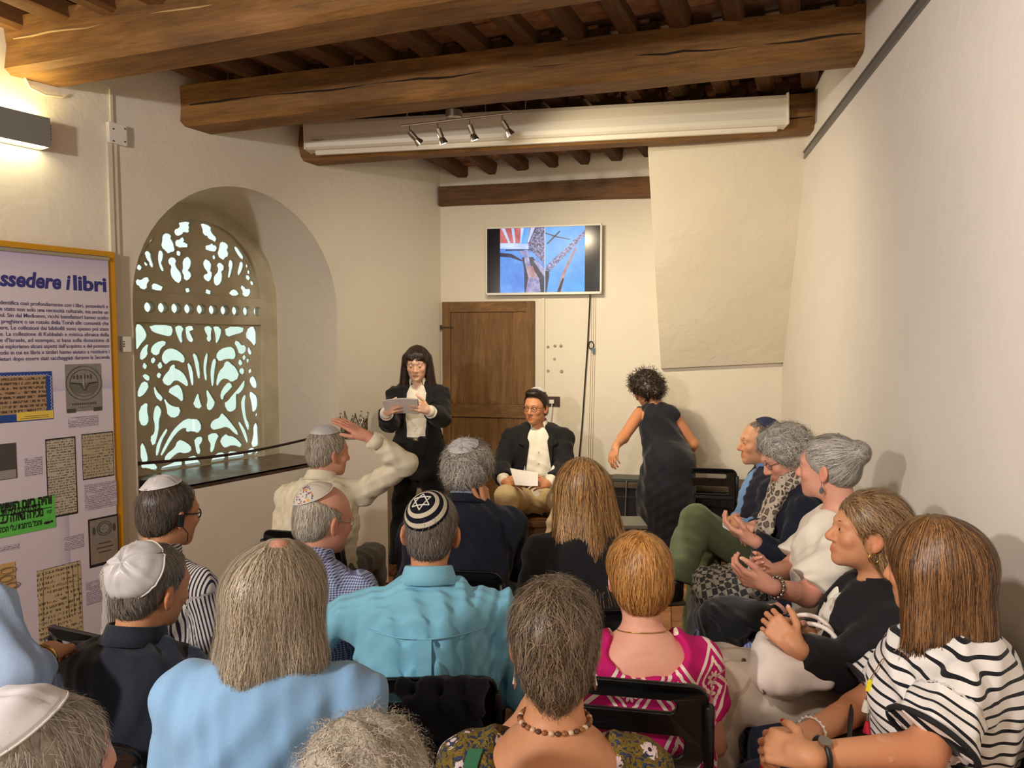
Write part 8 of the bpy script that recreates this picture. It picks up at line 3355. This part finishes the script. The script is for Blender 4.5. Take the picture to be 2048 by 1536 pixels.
# white handbag on her lap
bgp = at(1588, 1318, 2.02)
bag = tag(empty('handbag', tuple(bgp)), 'white leather handbag on the lap of the woman in the black blazer', 'handbag')
LEATH = plain('leather_white', rgb(236, 224, 212), 0.5, bump=0.15, bscale=60)
V, Q = mesh_sdf([bx((0, 0.0, 0.0), (0.12, 0.10, 0.045), g.R, 0.03, 0.03), el(g.R @ V3(-0.03, 0.06, -0.03), (0.12, 0.07, 0.06), g.R, 0.04)], 0.007, folds(61, 0.006, 40))
link('bag_body', mesh_np('bag_body', V, Q), LEATH, bag)
fl_ = MB()
pts = [g.R @ V3(-0.13 + 0.22 * k / 14, 0.118 - 0.02 * math.cos(k * 0.3), -0.05 + 0.01 * math.sin(k * 0.7)) for k in range(15)]
fl_.tube(pts, 0.004, 6)
fl_.build('piping', plain('leather_edge', rgb(92, 74, 62), 0.6), bag)
for dx in (-0.03, 0.04):
    hp = [g.R @ V3(0.05 + dx + 0.09 * math.cos(q) * 0.3, -0.06 + 0.06 * math.cos(q), 0.045 + 0.055 * math.sin(q)) for q in np.linspace(0, math.pi, 15)]
    MB().tube(hp, 0.007, 8).build('handle', LEATH, bag, smooth=True)
seat_for(g, 'black folding chair of the woman in the black blazer', 0.0, 0.05, math.radians(78))

# ---- 21 woman with the brown bob in striped top
g = Fig('woman with smooth brown bob in black and white striped top', at(1862, 1040, 1.70), 62, 0.97, hyaw=-24, hpitch=8, sw=0.172, bulk=1.18, skin='tan', lean=-0.03, neck=0.155)
g.elb['L'] = at(1850, 1500, 1.46)
g.elb['R'] = at(1712, 1420, 1.80)
g.wr['L'] = at(1612, 1512, 1.44)
g.wr['R'] = at(1612, 1470, 1.62)
g.head(h=0.006)
g.hand('L', at(1545, 1492, 1.50) - g.wr['L'], V3(-0.2, -0.75, 0.7), fore=-1, curl=(38, 55, 30), h=0.0036, nails=NAIL)
g.hand('R', at(1530, 1478, 1.56) - g.wr['R'], V3(0.0, 0.1, 1.0), fore=-1, curl=(30, 45, 25), h=0.0036, thumb=(0.5, 0.9, 0.1), nails=NAIL)
g.finish()
C_BW = mat_stripe('cloth_bw_stripe', rgb(232, 228, 222), rgb(22, 22, 28), 0.0245, 0.28, 1, warp=0.010)
g.top(C_BW, 't_shirt', 0.018, sleeve=0.80, loose=0.034, amp=0.010, h=0.0065, fr=46, chest_f=0.035, cut=[sub(el(g.NB + g.sp * 0.03, (0.08, 0.085, 0.05), g.Rt, 0.012))])
BLKT = plain('trim_black', rgb(22, 22, 26), 0.85)
for e in 'LR':
    ax = unit(g.elb[e] - g.sh[e])
    c = g.sh[e] + (g.elb[e] - g.sh[e]) * 0.79
    s1 = unit(np.cross(ax, V3(0, 0, 1)))
    s2 = np.cross(ax, s1)
    MB().tube([c + (s1 * math.cos(q) + s2 * math.sin(q)) * 0.0915 - g.base for q in np.linspace(0, 6.2832, 33)], 0.0065, 6, False).build('sleeve_trim', BLKT, g.root, smooth=True)
g.trousers(C_DENIM, 0.016, amp=0.010)
g.shoes(SHOE_BK)
bob = [el((0, -0.018, 0.036), (0.096, 0.114, 0.098), k=0.02), rc((0, -0.06, 0.0), (0, -0.06, -0.13), 0.075, 0.070, 0.06), rc((-0.06, -0.005, 0.0), (-0.075, 0.0, -0.135), 0.05, 0.050, 0.05), rc((0.06, -0.005, 0.0), (0.075, 0.0, -0.135), 0.05, 0.050, 0.05),
       sub(el((0, 0.115, -0.06), (0.065, 0.075, 0.12), k=0.02)), half((0, 0, -0.155), (0, 0.05, -1))]
g.hair(bob, H_BROWN, 5200, 0.20, g.flow('crown', (0.0, 0.0, 0.15), 0.75), 9, 0.005, 0.0016, (0.0006, 0.004), 0.002, 90, zhem=g.H(0, 0, -0.150)[2], jit=0.06)
wrist_band(g, 'R', plain('pearl', rgb(224, 216, 206), 0.25), 0.033, 0.0022, 0.03, beads=18)
wrist_band(g, 'L', plain('watch_strap', rgb(20, 20, 20), 0.4), 0.033, 0.006, 0.035, name='watch_strap')
MB().tube([g.wr['L'] - unit(g.wr['L'] - g.elb['L']) * 0.035 + V3(0, -0.01, 0.032) - g.base, g.wr['L'] - unit(g.wr['L'] - g.elb['L']) * 0.035 + V3(0, -0.012, 0.039) - g.base], 0.013, 14).build('watch_case', STEEL, g.root)
tch = g.torso(0.018, 1.0, 0.035)


def on_front(gg, prims, x, dz, off=0.004):
    o = gg.NB - gg.sp * dz + gg.rr * x
    ts = np.linspace(0.0, 0.30, 151)
    P = o[None] + gg.ff[None] * ts[:, None]
    d = sdf(prims, P, 0.3)
    pos = np.where(d < 0)[0]
    i = pos[-1] if len(pos) else 0
    return P[i] + gg.ff * off


npts = [on_front(g, tch, x, dz, 0.006) - g.base for x, dz in ((-0.075, 0.02), (-0.072, 0.08), (-0.062, 0.14), (-0.05, 0.20), (-0.035, 0.26), (-0.015, 0.31), (0.01, 0.33), (0.03, 0.30), (0.045, 0.24), (0.055, 0.16), (0.06, 0.06))]
nk = MB().tube(npts, 0.0012, 5).build('long_necklace', CHROME, g.root)
for k, (c_, i_) in enumerate(((rgb(232, 214, 30), 2), (rgb(226, 220, 206), 3), (rgb(214, 34, 60), 4), (rgb(224, 60, 110), 5), (rgb(30, 120, 100), 6), (rgb(222, 200, 40), 7))):
    ts_ = MB().tube([npts[i_], npts[i_] + V3(0, 0, -0.012), npts[i_] + V3(0, 0, -0.028)], [0.004, 0.007, 0.010], 8)
    ts_.build('tassel', plain('tassel_%d' % k, c_, 0.7), nk)
# black handbag on her lap
bgp = g.PV + g.f * 0.22 + V3(0.02, -0.05, 0.12)
bag = tag(empty('handbag', tuple(bgp)), 'black leather handbag on the lap of the woman in stripes', 'handbag')
LEB = plain('leather_black', rgb(24, 24, 24), 0.35)
V, Q = mesh_sdf([bx((0, 0.0, 0.0), (0.13, 0.07, 0.045), g.R, 0.03, 0.03)], 0.008)
link('bag_body', mesh_np('bag_body', V, Q), LEB, bag)
hp = [g.R @ V3(0.10 * math.cos(q), 0.01, 0.04 + 0.055 * math.sin(q)) for q in np.linspace(0, math.pi, 15)]
MB().tube(hp, 0.009, 8, flat=0.5).build('handle', LEB, bag, smooth=True)
seat_for(g, 'black folding chair of the woman in the striped top', 0.0, 0.05, math.radians(78))
# ================================================================== LAST THINGS
q = at(1412, 1010, 5.05)
chair(q[0], 5.08, math.radians(-12), 'black folding chair standing empty beside the bending woman')
# dark bags on the floor and seat beside the man in the cream shirt
C_BAG = mat_cloth('cloth_bag_dark', rgb(30, 32, 44), 0.8, 0.1)
qb = at(850, 1040, 3.55)
V, Q = mesh_sdf([el((0, 0, 0.0), (0.13, 0.12, 0.11), None, 0.05), rc((-0.08, 0, 0.03), (0.08, 0, 0.05), 0.07, 0.06, 0.05), bx((0, 0, -0.16), (0.12, 0.10, 0.14), None, 0.05, 0.06)], 0.009, folds(91, 0.014, 50))
zb = qb[2]
V[:, 2] -= V[:, 2].min()
sc_b = (zb + 0.05) / V[:, 2].max()
V[:, 2] *= sc_b
me = mesh_np('rucksack', V, Q)
rk = tag(empty('rucksack', (qb[0], qb[1], 0)), 'dark navy rucksack standing beside the man in the cream shirt', 'bag')
link('bag_body', me, C_BAG, rk)
MB().tube([(-0.05, -0.05, zb), (-0.04, -0.07, zb + 0.06), (0.04, -0.07, zb + 0.06), (0.05, -0.05, zb)], 0.009, 8).build('handle', BLACK_PL, rk, smooth=True)
